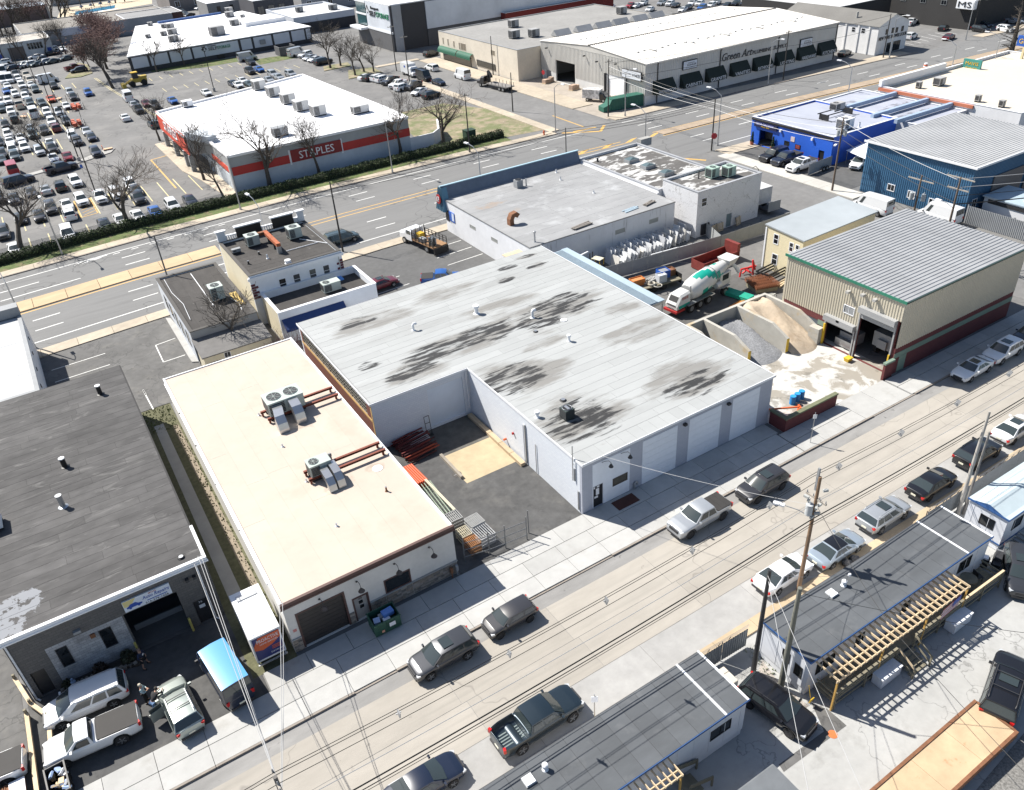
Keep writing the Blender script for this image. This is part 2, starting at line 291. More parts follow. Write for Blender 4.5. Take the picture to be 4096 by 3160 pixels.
# median: raised concrete left and right, with a joint every few metres
med=thing('median','','',(0,0,0)); med['kind']='structure'
MEDO=rnd(mat('median_concrete',(.46,.34,.21),.9,.12,.9,bump=.1,stretch=(.4,1,1)),.06); MEDG=rnd(mat('median_old_concrete',(.33,.26,.19),.9,.15,.9,bump=.1),.08)
x=-58.
while x<-9:
    e=min(x+4.1,-8.6); mb=MB(); mb.prism([(x,MD(x)-1.65),(e-.06,MD(e)-1.65),(e-.06,MD(e)+1.75),(x,MD(x)+1.75)],0,.14); put('slab',mb.mesh('slab',MEDO),med); x=e
x=73.5
while x<240:
    e=x+6; mb=MB(); mb.prism([(x,MD(x)-1.2),(e-.06,MD(e)-1.2),(e-.06,MD(e)+1.15),(x,MD(x)+1.15)],0,.12); put('slab',mb.mesh('slab',MEDG),med); x=e
# highway kerbs and pavements
def kerbstrip(name,o0,o1,x0,x1,h,m,seg=5.):
    st=thing(name,'','',(0,0,0)); st['kind']='structure'; x=x0
    while x<x1-.1:
        e=min(x+seg,x1); mb=MB(); mb.prism([(x,MD(x)+o0),(e-.04,MD(e)+o0),(e-.04,MD(e)+o1),(x,MD(x)+o1)],-.02,h); put('slab',mb.mesh('slab',m),st); x=e
    return st
BPAV=rnd(mat('buff_pavement',(.40,.345,.27),.9,.1,1.2,bump=.1,big=.15,bsc=.15),.09)
kerbstrip('highway_pavement',12.7,14.6,-62,59.5,.12,BPAV); kerbstrip('highway_kerb',12.4,12.68,-62,59.5,.13,KERB,15)
kerbstrip('highway_pavement',12.7,15.8,73.2,158,.12,BPAV); kerbstrip('highway_kerb',12.4,12.68,74,160,.13,KERB,15)
kerbstrip('highway_pavement',-16.4,-14.3,-62,60,.1,BPAV,4.); kerbstrip('highway_pavement',-17.5,-14.3,73.6,150,.1,BPAV,4.)
kerbstrip('highway_pavement',12.7,15.5,184,260,.12,BPAV)
# verge, corner plot
S('verge',strip(14.6,18.8,.05,-62,51),GRASS)
S('corner_plot',MB().sheet([(40,95.5),(60.3,92.6),(60.6,112),(55,126),(42,126),(38,106)],-.01),DIRT)
pv=thing('side_pavement','','',(0,0,0)); pv['kind']='structure'
def padrow(x0,x1,y0,y1,nx,ny,h,m,par,gap=.03,z0=-.02):
    mb=MB().box(0,(x1-x0)/nx-gap,0,(y1-y0)/ny-gap,z0,h); me=mb.mesh('slab',m)
    for i in range(nx):
        for j in range(ny): put('slab',me,par,loc=(x0+(x1-x0)*i/nx,y0+(y1-y0)*j/ny,random.uniform(-.004,.004)))
padrow(59.2,61.4,90.5,150,1,20,.1,BPAV,pv); padrow(72.1,77.4,101,172,1,12,.1,BPAV,pv); WPAV=rnd(mat('pale_pavement',(.45,.435,.40),.9,.07,1.2,bump=.08),.06)
padrow(71.6,74.6,31,58.5,1,9,.1,WPAV,pv); padrow(60.2,73,173,175,5,1,.1,BPAV,pv)
# ---- the near street
st=S('street',MB().sheet([(-75,-15.4),(62,-15.4),(62,-4.9),(-75,-4.9)],-.012),GUTT)
for y0,y1,m,nm in ((-9.62,-6.22,SLAB,'slab'),(-12.5,-9.66,SLAB,'slab')):
    me=MB().box(0,8.7,0,y1-y0,-.03,.0).mesh('slab',m); k=0
    for i in range(13): put(nm,me,st,loc=(-60.2+i*8.73+(.0 if y1>-9 else .35),y0,random.uniform(-.003,.003)))
me=MB().box(0,9.2,0,2.6,-.03,0).mesh('slab',rnd(mat('parking_lane_concrete',(.31,.305,.295),.9,.1,1.2,bump=.1,big=.12,bsc=.2),.08))
for i in range(13): put('slab',me,st,loc=(-60+i*9.24,-15.15,-.001))
pave=thing('pavement','','',(0,0,0)); pave['kind']='structure'
padrow(-69.9,20.1,-4.88,-3.32,30,1,.12,PAV,pave); padrow(-69.9,20.1,-3.3,-1.72,30,1,.12,PAV,pave); padrow(-26.4,20.4,-1.7,-.02,16,1,.115,PAV,pave)
padrow(20.2,28.2,-4.88,-3.32,3,1,.12,PAV,pave); padrow(20.2,28.2,-3.3,-1.95,3,1,.12,PAV,pave); padrow(34.8,59,-4.88,-3.32,8,1,.12,PAV,pave); padrow(34.8,59,-3.3,-1.9,8,1,.12,PAV,pave)
padrow(28.3,34.7,-4.88,-1.7,2,1,.05,PAV,pave)
kb=thing('kerb','','',(0,0,0)); kb['kind']='structure'
me=MB().box(0,2.97,0,.15,-.05,.125).mesh('kerb_stone',KERB); me2=MB().box(0,2.97,0,.15,-.05,.045).mesh('kerb_stone',KERB)
for i in range(43):
    x=-69.9+i*3; put('kerb_stone',me2 if (-24<x<-19 or 28<x<35 or -11<x<-2) else me,kb,loc=(x,-5.05,0))
sp=thing('south_kerb','','',(0,0,0)); sp['kind']='structure'
me=MB().box(0,3.4,0,.95,-.05,.11).mesh('slab',rnd(TANC,.08)); me2=MB().box(0,3.4,0,.95,-.05,.02).mesh('slab',rnd(mat('brown_apron',(.19,.16,.12),.9,.1),.05))
for i in range(30):
    x=-45+i*3.42; put('slab',me2 if -8.5<x<-4 else me,sp,loc=(x,-16.12,0))
S('south_yard',MB().sheet([(-75,-75),(70,-75),(70,-16.1),(-75,-16.1)],-.014),SLOT)
S('asphalt_patch',MB().sheet([(1.22,-21.91,0),(1.68,-22.76,0),(1.7,-24.12,0),(-3.57,-24.06,0),(-3.45,-23.58,0),(0.32,-23.62,0)],-.009),LOTA)
S('gravel_bed',MB().sheet([(1.15,-18.01,0),(0.69,-20.01,0),(0.96,-21.94,0),(0.38,-21.97,0),(0.47,-20.41,0),(0.18,-18.51,0)],-.006),mat('gravel',(.33,.30,.27),.95,.5,9,bump=.6))
S('gravel_bed',MB().sheet([(9.6,-30.18,0),(3.91,-30.69,0),(4.55,-33.13,0),(8.99,-32.76,0)],-.006),mat('dark_gravel',(.17,.165,.155),.95,.6,7,bump=.6))
# ---- yards and lots
S('shop_lot',MB().sheet([(-40.2,-1.74),(-26.5,-1.74),(-26.5,7),(-40.2,7)],-.008),DLOT)
S('truck_lot',MB().sheet([(-75,-1.74),(-40.5,-1.74),(-40.5,30),(-75,30)],-.01),LOTA)
S('pipe_yard',MB().sheet([(-11.2,0),(0,0),(0,18),(-11.2,18)],-.005),DLOT)
S('loading_pad',MB().sheet([(-5.6,9.0),(-.6,9.0),(-.6,13.5),(-5.6,13.5)],.004),mat('tan_pad',(.42,.34,.22),.9,.12,1.0,bump=.1)); S('shaded_dock_well',MB().sheet([(-5.6,13.52),(-.2,13.52),(-.2,17.8),(-5.6,17.8)],.003),mat('shade_dark_concrete',(.10,.095,.085),.9,.3,1.0,bump=.1))  # rear part of the pad: deep courtyard shade put into its darker colour
S('alley',MB().sheet([(-27.1,0),(-24,0),(-24,38.5),(-27.1,38.5)],-.006),mat('alley_weeds',(.10,.10,.055),.95,.35,2.5,bump=.4))
S('alley_path',MB().sheet([(-26.5,3),(-25.5,3),(-25.4,35),(-26.3,35)],-.001),CONC); S('alley_path',MB().sheet([(-24.75,3),(-24.2,3),(-24.2,34),(-24.75,34)],0),mat('brown_path',(.22,.185,.14),.9,.2))
S('rear_lot',MB().sheet([(-34.3,38.4),(-19,38.4),(-19,58.9),(-34.3,58.3)],-.006),LOTA)
S('corner_lot',MB().sheet([(1.6,37),(20.3,37),(20.3,60.2),(1.6,59.8)],-.006),mat('newer_asphalt',(.098,.098,.098),.9,.14,1.5,bump=.15,big=.12,bsc=.2))
S('stone_yard',MB().sheet([(22,24),(45,24),(45,42),(22,42)],-.006),mat('yard_asphalt',(.145,.142,.137),.9,.15,1.2,bump=.15,big=.2,bsc=.2))
WET=mat('washed_concrete',(.47,.46,.435),.85,.08,1.0,big=.08,bsc=.2); layer(WET,(.23,.205,.165),.36,.485,.54,amt=.8,seed=7,detail=8,dist=.6); layer(WET,(.13,.12,.10),.6,.58,.66,amt=.6,seed=17)
S('batch_yard',MB().sheet([(20.9,-1.7),(37,-1.7),(37,11),(20.9,11)],-.004),WET); S('truck_yard',MB().sheet([(20.9,10.9),(60,10.9),(60,24.2),(20.9,24.2)],-.007),mat('yard_old_asphalt',(.10,.098,.094),.9,.2,1.0,bump=.2,big=.25,bsc=.2))
S('shop_apron',MB().sheet([(74.7,34),(82,34),(82,61),(74.7,61)],-.005),mat('apron_asphalt',(.085,.085,.085),.9,.2,1.2,bump=.15)); S('loading_forecourt',MB().sheet([(72.5,90),(84.2,90),(84.2,131),(77,133),(72.5,128)],-.008),mat('forecourt',(.33,.29,.245),.9,.12,1.0,big=.15,bsc=.15))
# parking stalls
pk=MB()
def ln(a,b,w=.12,z=.0,mb=pk):
    a=Vector((a[0],a[1],z));b=Vector((b[0],b[1],z)); d=(b-a).normalized(); q=Vector((-d.y,d.x,0))*w/2; mb.quad(a-q,b-q,b+q,a+q)
for k in range(-14,8):
    x=-23.2+k*2.78
    if x<-1: ln((x,104.8),(x,114.9),.16,-.01)
    if x<-14: ln((x,152.3),(x,162.2),.16,-.01); ln((x,166.2),(x,174.6),.16,-.01); ln((x,186),(x,195),.16,-.01); ln((x,199,),(x,208),.16,-.01)
    if x<-8: ln((x,96.8),(x,101),.16,-.01); ln((x,216),(x,224.3),.16,-.01)
    if x<-18: ln((x,122),(x,126.5),.16,-.01)
for k in range(0,14): ln((9+k*2.75,190.6),(9+k*2.75,195.7),.14,-.01); ln((9+k*2.75,208),(9+k*2.75,212.6),.14,-.01)
for a,b in (((-3.2,226),(-2.2,205)),((-2.2,205),(.6,170)),((.6,170),(5.2,144))):
    ln(a,b,.14,-.01); ln((a[0]+.45,a[1]),(b[0]+.45,b[1]),.14,-.01)
S('car_park_marking',pk,LINEYP)
py=MB()
for a,b in (((-23.17,114.88,0),(-23.31,105.07,0)),((-23.31,105.07,0),(-20.7,105.4,0)),((-20.7,105.4,0),(-20.66,114.77,0))): ln(a,b,.2,-.008,py)
for i in range(6): ln((-22.8,105.8+i*1.5),(-20.6,107.2+i*1.5),.16,-.008,py)
for a,b in (((-7.19,130.31,0),(-3.72,131.1,0)),((-7.19,130.31,0),(-7.25,109.05,0))): ln(a,b,.28,-.008,py)
S('car_park_marking',py,LINEY)
pw=MB()
for i in range(5): ln((14.5,40.5+i*3.0+3),(20,40.7+i*3.0+3),.12,.0,pw)
for i,y in enumerate((50.5,47.6)): ln((2.5,y),(8,y+.2),.12,0,pw)
for i in range(4): ln((-33.5,44.5+i*3.1),(-27.8,44.7+i*3.1),.12,0,pw)
for a,b in (((-22.56,52.17,0),(-20.24,52.46,0)),((-22.56,52.17,0),(-22.67,47.55,0)),((-22.67,47.55,0),(-20.27,47.64,0)),((-25.8,42.85,0),(-25.68,38.3,0)),((-25.78,42.91,0),(-25.73,41.61,0))): ln(a,b,.12,.0,pw)
for k in range(8): ln((163.5+k*2.9,88.5),(164.8+k*2.9,93.5),.15,.0,pw)
S('parking_bay_marking',pw,LINEW)

# ================= MAIN BUILDINGS =================
def shell(par,rc,h,th,wm,ops={},z0=0,names=True):
    """four walls with openings"""
    for sd in 'SNWE':
        mb=MB(); wallside(mb,sd,rc,z0,h,th,ops.get(sd,())); mb.build('wall',wm if not isinstance(wm,dict) else wm.get(sd,wm['*']),par)
def roof_sheets(par,rc,z,m,wd=1.0,lo=4,hi=10,axis='x',lift=.006,gap=.022):
    """roofing laid in rolls; every roll a sheet of its own"""
    x0,x1,y0,y1=rc; a0,a1,b0,b1=(x0,x1,y0,y1) if axis=='x' else (y0,y1,x0,x1); n=max(1,round((b1-b0)/wd)); st=(b1-b0)/n
    for i in range(n):
        a=a0
        while a<a1-.01:
            e=min(a+random.uniform(lo,hi),a1)
            if a1-e<1.5: e=a1
            b=b0+i*st; q=random.uniform(0,.005); mb=MB()
            if axis=='x': mb.box(a,e-gap,b,b+st-gap,z-.03,z+lift+q)
            else: mb.box(b,b+st-gap,a,e-gap,z-.03,z+lift+q)
            put('roofing_sheet',mb.mesh('roofing_sheet',m),par,loc=-wloc(par)); a=e
def rooftop_unit(loc,sx,sy,sz,rz,label,fans=1,m=None,group='rooftop cooling units',legs=.25):
    t=thing('air_conditioner',label,'air conditioner',loc,rz,group); m=m or ACG
    MB().box(-sx/2,sx/2,-sy/2,sy/2,legs,legs+sz).build('casing',m,t)
    MB().box(-sx/2-.03,sx/2+.03,-sy/2-.03,sy/2+.03,legs+sz,legs+sz+.05).build('top_panel',m,t)
    for i in range(fans):
        cx=-sx/2+min(sx,sy)*.45+i*min(sx,sy)*.8 if sx>sy*1.2 else 0; r=min(sx,sy)*.33; f=MB()
        f.cyl((cx,0,legs+sz+.05),(cx,0,legs+sz+.09),r,n=18); o=f.build('fan_guard',DARK,t)
        g=MB(); g.tube([(cx+r*1.02*math.cos(a),r*1.02*math.sin(a),legs+sz+.09) for a in [k*PI/9 for k in range(19)]],.025,4)
        for k in range(4): a=k*PI/4; g.bar((cx-r*math.cos(a),-r*math.sin(a),legs+sz+.105),(cx+r*math.cos(a),r*math.sin(a),legs+sz+.105),.02)
        sub(o,'fan_ring',g,m)
    l=MB()
    for k in range(7): z=legs+.12+k*(sz-.2)/7; l.box(-sx/2+.1,-sx/2+.1+(sx-.2)*.45,-sy/2-.02,-sy/2-.001,z,z+(sz-.2)/10)
    for k in range(7): z=legs+.12+k*(sz-.2)/7; l.box(-sx/2-.02,-sx/2-.001,-sy/2+.08,sy/2-.08,z,z+(sz-.2)/10)
    l.build('louvre',DARK,t)
    for s in (-1,1): MB().box(-sx/2,sx/2,s*sy*.35-.06,s*sy*.35+.06,0,legs).build('base_rail',DARK,t)
    return t
def roof_vent(loc,r,h,label,style='cap',m=None,group='roof vents'):
    t=thing('roof_vent',label,'vent',loc,0,group); m=m or WHITE
    MB().cyl((0,0,0),(0,0,h),r,n=12).build('pipe',m,t,sm=True); MB().cyl((0,0,0),(0,0,.06),r*1.9,r*1.5,n=12).build('flashing',m,t,sm=True)
    if style=='cap': MB().cyl((0,0,h-.02),(0,0,h+.18),r*1.7,r*1.7,n=14).cyl((0,0,h+.18),(0,0,h+.24),r*1.7,r*.8,n=14).build('cap',m,t,sm=True)
    elif style=='gooseneck': MB().tube([(0,0,h),(0,0,h+.12),(.12,0,h+.24),(.28,0,h+.22),(.34,0,h+.1)],r*1.1,10).build('cap',m,t,sm=True)
    else: MB().cyl((0,0,h),(0,0,h+.03),r*1.15,n=12).build('cap',STEEL,t)
    return t
# ---- A: white building with the big grey-white roof
ROOFA=mat('grey_white_membrane',(.335,.345,.343),.75,.04,1.4,big=.07,bsc=.2,stretch=(.3,1,1)); rnd(ROOFA,.05); layer(ROOFA,(.225,.225,.22),.3,.55,.75,stretch=(.3,1.2,1),amt=.6,seed=21)
MK=[(-.8,22.6,6.1,3),(4.2,22.2,6.9,3.4),(-4.6,20.3,4.9,2.6),(13.8,22.4,7.1,3.8),(10.4,21.2,4.9,3.6),(3.2,13.6,6.3,4.3),(4.0,5.2,6.3,4.8),(14.2,4.2,7.1,3.7),(16.8,13.4,5.5,2.6),(14.6,34,2.5,1.1),(17.4,32.4,2.2,1.1),(12.6,31.4,2.1,0.9),(17.9,35.2,2,0.74),(-3.2,32.2,6.7,3.1),(9,26,6.9,2.6),(18.2,17.8,3.6,1.8),(8,17.2,4.1,1.3),(5,33,6.9,1.9)]
layer(ROOFA,(.185,.178,.165),.5,.455,.62,stretch=(.32,1.3,1),amt=.85,seed=2,mask=MK)
MK2=[(-.6,22.3,5.1,2.4),(4.6,22.4,5.9,2.7),(-4.4,20.4,3.9,1.9),(14.2,22.5,5.9,3.4),(10.6,21.4,4.5,2.8),(2.2,13.6,4.7,3.5),(3.4,4.9,4.7,4.2),(14.8,3.2,4.7,2.3),(14.6,34,2.2,0.97),(17.4,32.4,2,0.88),(18.0,35.2,1.5,0.7),(-4.4,32.6,3.3,1.4),(12.8,31.4,1.8,0.8),(-7.4,24,1.8,1.1)]
layer(ROOFA,(.016,.016,.017),1.7,.5,.60,stretch=(.2,1.2,1),amt=.97,seed=4,mask=MK2,detail=6)
WBRK=brickmat('white_brick',(.66,.69,.73),(.62,.65,.70),(.50,.53,.58),.42,.2,bump=.25,ms=.008); FRONTW=mat('front_white',(.70,.74,.80),.6,.04,2,big=.05); PILA=brickmat('grey_pilaster',(.40,.42,.48),(.38,.40,.46),(.34,.36,.41),.42,.2,bump=.15,ms=.008)
A=thing('warehouse','low white warehouse with a large stained grey-white roof and notched yard corner','building',(0,0,0),world=True)
RC1=(0,20.85,0,36.6); RC2=(-9.8,0,17.9,36.6)
mb=MB(); wallside(mb,'S',RC1,0,5.05,.3,[(1.08,2.06,.12,2.35),(3.02,4.56,1.42,2.25)]); mb.build('wall',PILA,A)
mb=MB(); mb.box(0,.3,.3,17.9,0,5.05); mb.build('wall',WBRK,A); MB().box(20.55,20.85,.3,36.3,0,5.05).build('wall',WBRK,A); MB().box(-9.8,20.85,36.3,36.6,0,5.05).build('wall',WBRK,A)
mb=MB(); wallside(mb,'S',(-9.8,0,17.9,36.3),0,5.05,.3,[(-4.3,-.6,.3,4.35)]); mb.build('wall',WBRK,A)
MB().box(-4.3,-.6,18.03,18.1,.3,4.35).build('garage_door',mat('bluewhite_door',(.62,.68,.76),.6,.03),A)
mb=MB(); wallside(mb,'W',(-9.8,0,17.9,36.6),0,5.05,.3,[(19.2,35.8,3.25,4.75)]); mb.build('wall',BRICK,A)
MB().box(-9.84,-9.8,18.2,36.3,3.0,3.24).build('lintel_band',mat('buff_stone',(.50,.34,.14),.85,.15),A); MB().box(-9.83,-9.8,17.9,18.15,0,5.0).build('corner_trim',mat('buff_stone',(.5,.34,.14)),A)
for k in range(9):   # clerestory windows
    y=19.2+k*1.845; window(A,'W',(-9.8,0,17.9,36.6),y,y+1.8,3.26,4.74,mat('rusty_sash',(.28,.26,.22),.7,.2),mat('clerestory_glass',(.03,.04,.045),.12,.5,2,big=0),(3,3),.05,(-.12,-.02))
ro=MB(); ro.box(-9.9,0,17.8,36.7,5.05,5.17); ro.box(0,20.95,-.1,36.7,5.05,5.17); R_A=ro.build('roof',mat('roof_seam',(.24,.245,.245),.9,.1),A)
roof_sheets(R_A,(0,20.85,1.5,17.9),5.17,ROOFA); roof_sheets(R_A,(-9.75,20.85,17.9,35.1),5.17,ROOFA); roof_sheets(R_A,(0,20.9,-.05,1.48),5.17,ROOFA,1.12,9,10,'y'); roof_sheets(R_A,(-9.8,20.9,35.12,36.65),5.17,ROOFA,1.15,9,10,'y')
e=MB(); e.box(-.05,21,-.16,-.1,5.0,5.22); e.box(20.95,21.01,-.16,36.7,5.0,5.21); e.box(-9.95,-9.9,17.8,36.7,4.98,5.21); e.box(-.06,-.0,-.1,17.8,4.98,5.2); e.box(-9.9,-.06,17.74,17.8,4.98,5.2); e.build('edge_flashing',WHITE,A)
fr=MB()
for a,b,c,d in ((1.02,4.78,.14,4.6),):
    wallside(fr,'S',(a,b,-.02,5),c,d,.018,[(1.08,2.06,.12,2.35),(3.02,4.56,1.42,2.25)])
fr.build('painted_panel',FRONTW,A)
for a,b,z in ((6.08,9.78,.14),(11.1,14.7,.14),(16.05,19.3,.14)):
    g=MB()
    for k in range(7): q=z+(4.62-z)*k/7; g.box(a,b,-.03,-.002,q,q+(4.62-z)/7-.012)
    g.build('garage_door',FRONTW,A)
d=MB().box(1.1,2.04,.08,.13,.13,2.33).build('door',mat('black_door',(.015,.015,.017),.4,.1),A); q=MB().box(1.4,1.72,.06,.079,1.3,1.95).box(1.25,1.6,.06,.079,1.0,1.2).box(1.18,1.32,.06,.079,2.02,2.2).box(1.5,1.75,.06,.079,2.05,2.2); sub(d,'notice',q,WHITE)
window(A,'S',RC1,3.02,4.56,1.42,2.25,mat('brown_frame',(.06,.045,.04),.6,.1),mat('tan_glass',(.10,.09,.07),.1,.2,1),(0,0),.07)
for x,z in ((2.39,4.15),(4.3,4.1)):
    g=MB().tube([(x-.45,-.02,4.45),(x-.45,-.3,4.75),(x-.2,-.55,4.85),(x,-.6,4.6),(x,-.6,4.45)],.02,6).build('lamp_arm',DARK,A); sub(g,'lamp_shade',MB().cyl((x,-.6,4.48),(x,-.6,4.2),.06,.2,12),DARK)
for x in (10.5,15.45): MB().box(x-.15,x+.15,-.28,-.02,4.35,4.55).build('wall_lamp',DARK,A)
g=MB().tube([(5.25,-.12,.1),(5.25,-.12,.7),(5.4,-.12,.85),(5.55,-.12,.7),(5.55,-.12,.5)],.09,8).build('standpipe',STEEL,A,sm=True)
for y,z0,z1 in ((8.05,.15,4.3),(6.5,.15,3.2)): MB().tube([(-.07,y,z1),(-.07,y,z0)],.06 if y>7 else .035,6).build('conduit',STEEL,A)
MB().tube([(-.07,8.35,.15),(-.07,8.35,4.1),(-.07,8.2,4.3),(-.07,8.05,4.2)],.05,6).build('conduit',WHITE,A)
g=MB().tube([(-.15,1.0,3.0),(-.15,1.0,6.4)],.045,6); g.tube([(-.15,1.0,4.6),(-.02,1.0,4.6)],.03,4); g.build('service_mast',STEEL,A); MB().box(-.1,-.01,.8,.95,3.0,4.2).build('meter_box',STEEL,A); MB().box(-.09,-.01,.36,.5,.3,2.2).build('gas_pipe',STEEL,A)
MB().tube([(-.3,17.7,.9),(-.3,17.7,4.9)],.06,6).build('downpipe',WHITE,A)
MB().cyl((-.02,10.1,2.2),(-.16,10.1,2.2),.12,n=12).build('alarm_bell',REDP,A); MB().cyl((-.02,11.5,.75),(-.3,11.5,.75),.1,n=10).build('hydrant_valve',ORANGE,A)
# canopy along the east eave
cp=thing('ribbed_canopy','pale blue ribbed metal strip canopy along the warehouse east edge','canopy',(21.6,17,4.9),world=True)
CBL=mat('pale_blue_metal',(.40,.49,.55),.5,.05,2,metal=.2); MB().box(21.02,23.2,17.0,34.4,4.9,4.98).build('deck',CBL,cp); MB().box(22.35,23.25,16.95,34.45,4.981,5.06).build('edge_panel',CBL,cp)
me=MB().box(0,1.28,0,.1,0,.09).mesh('rib',mat('blue_rib',(.30,.37,.42),.5,.05))
for k in range(86): put('rib',me,cp,loc=Vector((21.05,17.05+k*.2,4.985))-Vector(cp.location))
b=MB()
for y in (17.1,20,23,26,29,32,34.3): b.box(23.05,23.15,y-.05,y+.05,0,4.9)
for y in (17.1,34.3): b.box(21,23.1,y-.04,y+.04,4.55,4.9)
b.build('post',STEEL,cp)
MB().box(16.2,18.6,36.66,37.9,4.9,5.0).build('timber_patch',LUMB,None,label='bare brown timber boards bridging the roofs behind the canopy',cat='boards')
for (x,y,z),r,h,s,l in (((6.08,26.54,5.19),.2,.75,'cap','tall capped white vent near the middle of the stained roof'),((-.78,27.47,5.19),.12,.5,'gooseneck','white gooseneck vent on the left half of the stained roof'),((10.12,22.12,5.19),.14,.6,'gooseneck','white vent standing between the two darkest roof stains'),((10.26,15.94,5.19),.12,.5,'cap','white capped vent on the clean middle of the stained roof'),((.77,7.29,5.19),.13,.4,'cap','short white vent beside the dark condenser on the roof'),((3.93,8.0,5.19),.17,.12,'x','squat black roof drain just behind the dark condenser'),((8.76,19.5,5.19),.14,.1,'x','squat black roof drain in the middle of the roof')):
    roof_vent((x,y,z),r,h,l,s,DARK if 'black' in l else WHITE)
MB().cyl((12.3,19.7,5.19),(12.3,19.7,5.24),.34,n=18).build('flat_disc',WHITE,label='round white lid lying beside a dark roof stain',cat='lid')
t=thing('condenser','dark green condenser with fan on the front of the stained roof','condenser',(2.75,5.75,5.19)); CGR=mat('condenser_green',(.035,.05,.048),.6,.15,5)
MB().box(-.45,.45,-.45,.45,.05,.95).build('casing',CGR,t); MB().cyl((0,0,.95),(0,0,1.0),.4,n=20).build('fan_guard',BLACK,t); MB().tube([(.4*math.cos(a*PI/10),.4*math.sin(a*PI/10),1.0) for a in range(21)],.025,4).build('fan_ring',STEEL,t); MB().box(-.12,.12,-.3,.3,1.0,1.03).build('fan_blade',STEEL,t)
g=MB()
for k in range(10): g.box(-.465,.465,-.465,.465,.12+k*.08,.15+k*.08)
g.build('louvre',DARK,t)
MB().box(2.6,4.75,-1.45,-.35,.125,.14).xf(Matrix.Identity(4)).build('door_mat',mat('brown_mat',(.075,.03,.022),.95,.2),label='dark red-brown mat on the pavement before the black door',cat='mat')
# ---- B: tan-roofed building
RBm=mat('tan_membrane',(.47,.40,.335),.8,.035,.8,big=.05,bsc=.15); layer(RBm,(.36,.285,.22),.22,.53,.72,amt=.4,seed=5); layer(RBm,(.30,.25,.20),.6,.5,.62,amt=.6,seed=6,mask=[(-15.8,20,2.6,2),(-16.2,9.8,2.2,1.6),(-13,10,1.2,1)]); rnd(RBm,.02); BW=mat('warm_stucco',(.58,.56,.53),.85,.05,3,bump=.08); BRN=mat('brown_fascia',(.085,.045,.038),.6,.1)
RB=(-24,-11.25,.4,34.95); B=thing('stucco_workshop','long stucco workshop with a pale tan flat roof and brown fascia','building',(-17.6,.4,0),world=True)
shell(B,RB,4.5,.3,{'*':mat('white_block',(.62,.61,.58),.85,.06,2),'S':BW},{'S':[(-23.2,-20,.1,3.3),(-19.4,-18.3,.1,2.26),(-17.0,-14.95,1.35,2.65)]})
ro=MB().box(-24.05,-11.2,.35,35,4.5,4.6).build('roof',mat('tan_seam',(.36,.30,.25),.9,.05),B); roof_sheets(ro,(-23.9,-11.35,.55,34.85),4.6,RBm,1.85,8,14,'y',gap=.012)
e=MB(); e.box(-24.08,-23.9,.5,35,4.55,4.72); e.box(-11.36,-11.18,.5,35,4.55,4.72); e.box(-23.9,-11.36,34.85,35,4.55,4.7); e.build('coping',WHITE,B)
MB().box(-24.1,-11.15,.28,.5,4.33,4.74).build('fascia',BRN,B); MB().box(-24.15,-11.1,.25,.285,4.3,4.45).build('fascia_trim',BRN,B)
g=MB()
for k in range(9): q=.1+k*.355; g.box(-23.2,-20,.52,.58,q,q+.34)
g.build('garage_door',mat('dark_brown_door',(.035,.03,.028),.55,.08),B)
fm=MB(); 
for a,b,c,dd in ((-23.35,-23.2,.1,3.42),(-20,-19.85,.1,3.42),(-23.2,-20,3.3,3.42)): fm.box(a,b,.36,.55,c,dd)
fm.build('door_frame',BRN,B)
d=MB().box(-19.32,-18.38,.5,.56,.12,2.2).build('door',mat('grey_door',(.30,.29,.28),.6,.08),B); q=MB().box(-19.0,-18.7,.485,.499,1.5,1.8).box(-18.98,-18.68,.485,.499,1.05,1.35); sub(d,'pane',q,GLASS)
fm=MB()
for a,b,c,dd in ((-19.46,-19.34,.1,2.36),(-18.36,-18.24,.1,2.36),(-19.34,-18.36,2.22,2.36)): fm.box(a,b,.37,.56,c,dd)
fm.build('door_frame',BRN,B); text('44',.28,.2,(-19.0,.49,1.9),(1,0,0),(0,0,1),BLACK,B,.01)
window(B,'S',RB,-17.0,-14.95,1.35,2.65,BRN,GLASS,(0,0),.1)
STN=[mat('stone_%d'%i,c,.9,.2,3) for i,c in enumerate(((.22,.195,.17),(.30,.27,.24),(.17,.155,.14),(.26,.22,.18)))]
def stones(x0,x1,z0,z1,y):
    z=z0
    while z<z1-.05:
        h=random.choice((.12,.16,.2)); h=min(h,z1-z); x=x0
        while x<x1-.02:
            w_=random.uniform(.22,.55); w_=x1-x if x1-x-w_<.15 else w_
            put('stone',MB().box(x,x+w_-.015,y-random.uniform(.05,.1),y-.002,z,z+h-.015).mesh('stone',random.choice(STN)),B); x+=w_
        z+=h
stones(-18.2,-17.05,.1,1.28,.4); stones(-17.0,-14.95,.1,1.26,.4); stones(-14.9,-11.27,.1,1.15,.4); stones(-23.98,-23.36,.1,1.25,.4); stones(-19.84,-19.48,.1,1.2,.4)
[MB().box(*q).build('stone_cap',CONC,B) for q in ((-18.25,-11.22,.27,.4,1.29,1.34),(-24.05,-23.34,.27,.4,1.26,1.31))]
for x in (-21.55,-18.85,-16.0,-13.25):
    g=MB().tube([(x,.38,3.75),(x,.15,4.0),(x+.05,-.15,3.95),(x+.05,-.25,3.55)],.02,6).build('lamp_arm',DARK,B); sub(g,'lamp_shade',MB().cyl((x+.05,-.25,3.6),(x+.05,-.25,3.35),.07,.24,14).cyl((x+.0,.39,3.75),(x,.33,3.75),.07,n=8),mat('brown_shade',(.06,.045,.04),.5,.1))
for x in (-11.9,-11.45): MB().box(x-.1,x+.1,-.0,.2,.6,1.1).cyl((x,.1,.12),(x,.1,.6),.05,n=8).build('gas_meter',RUST if x<-11.6 else GREYP,B)
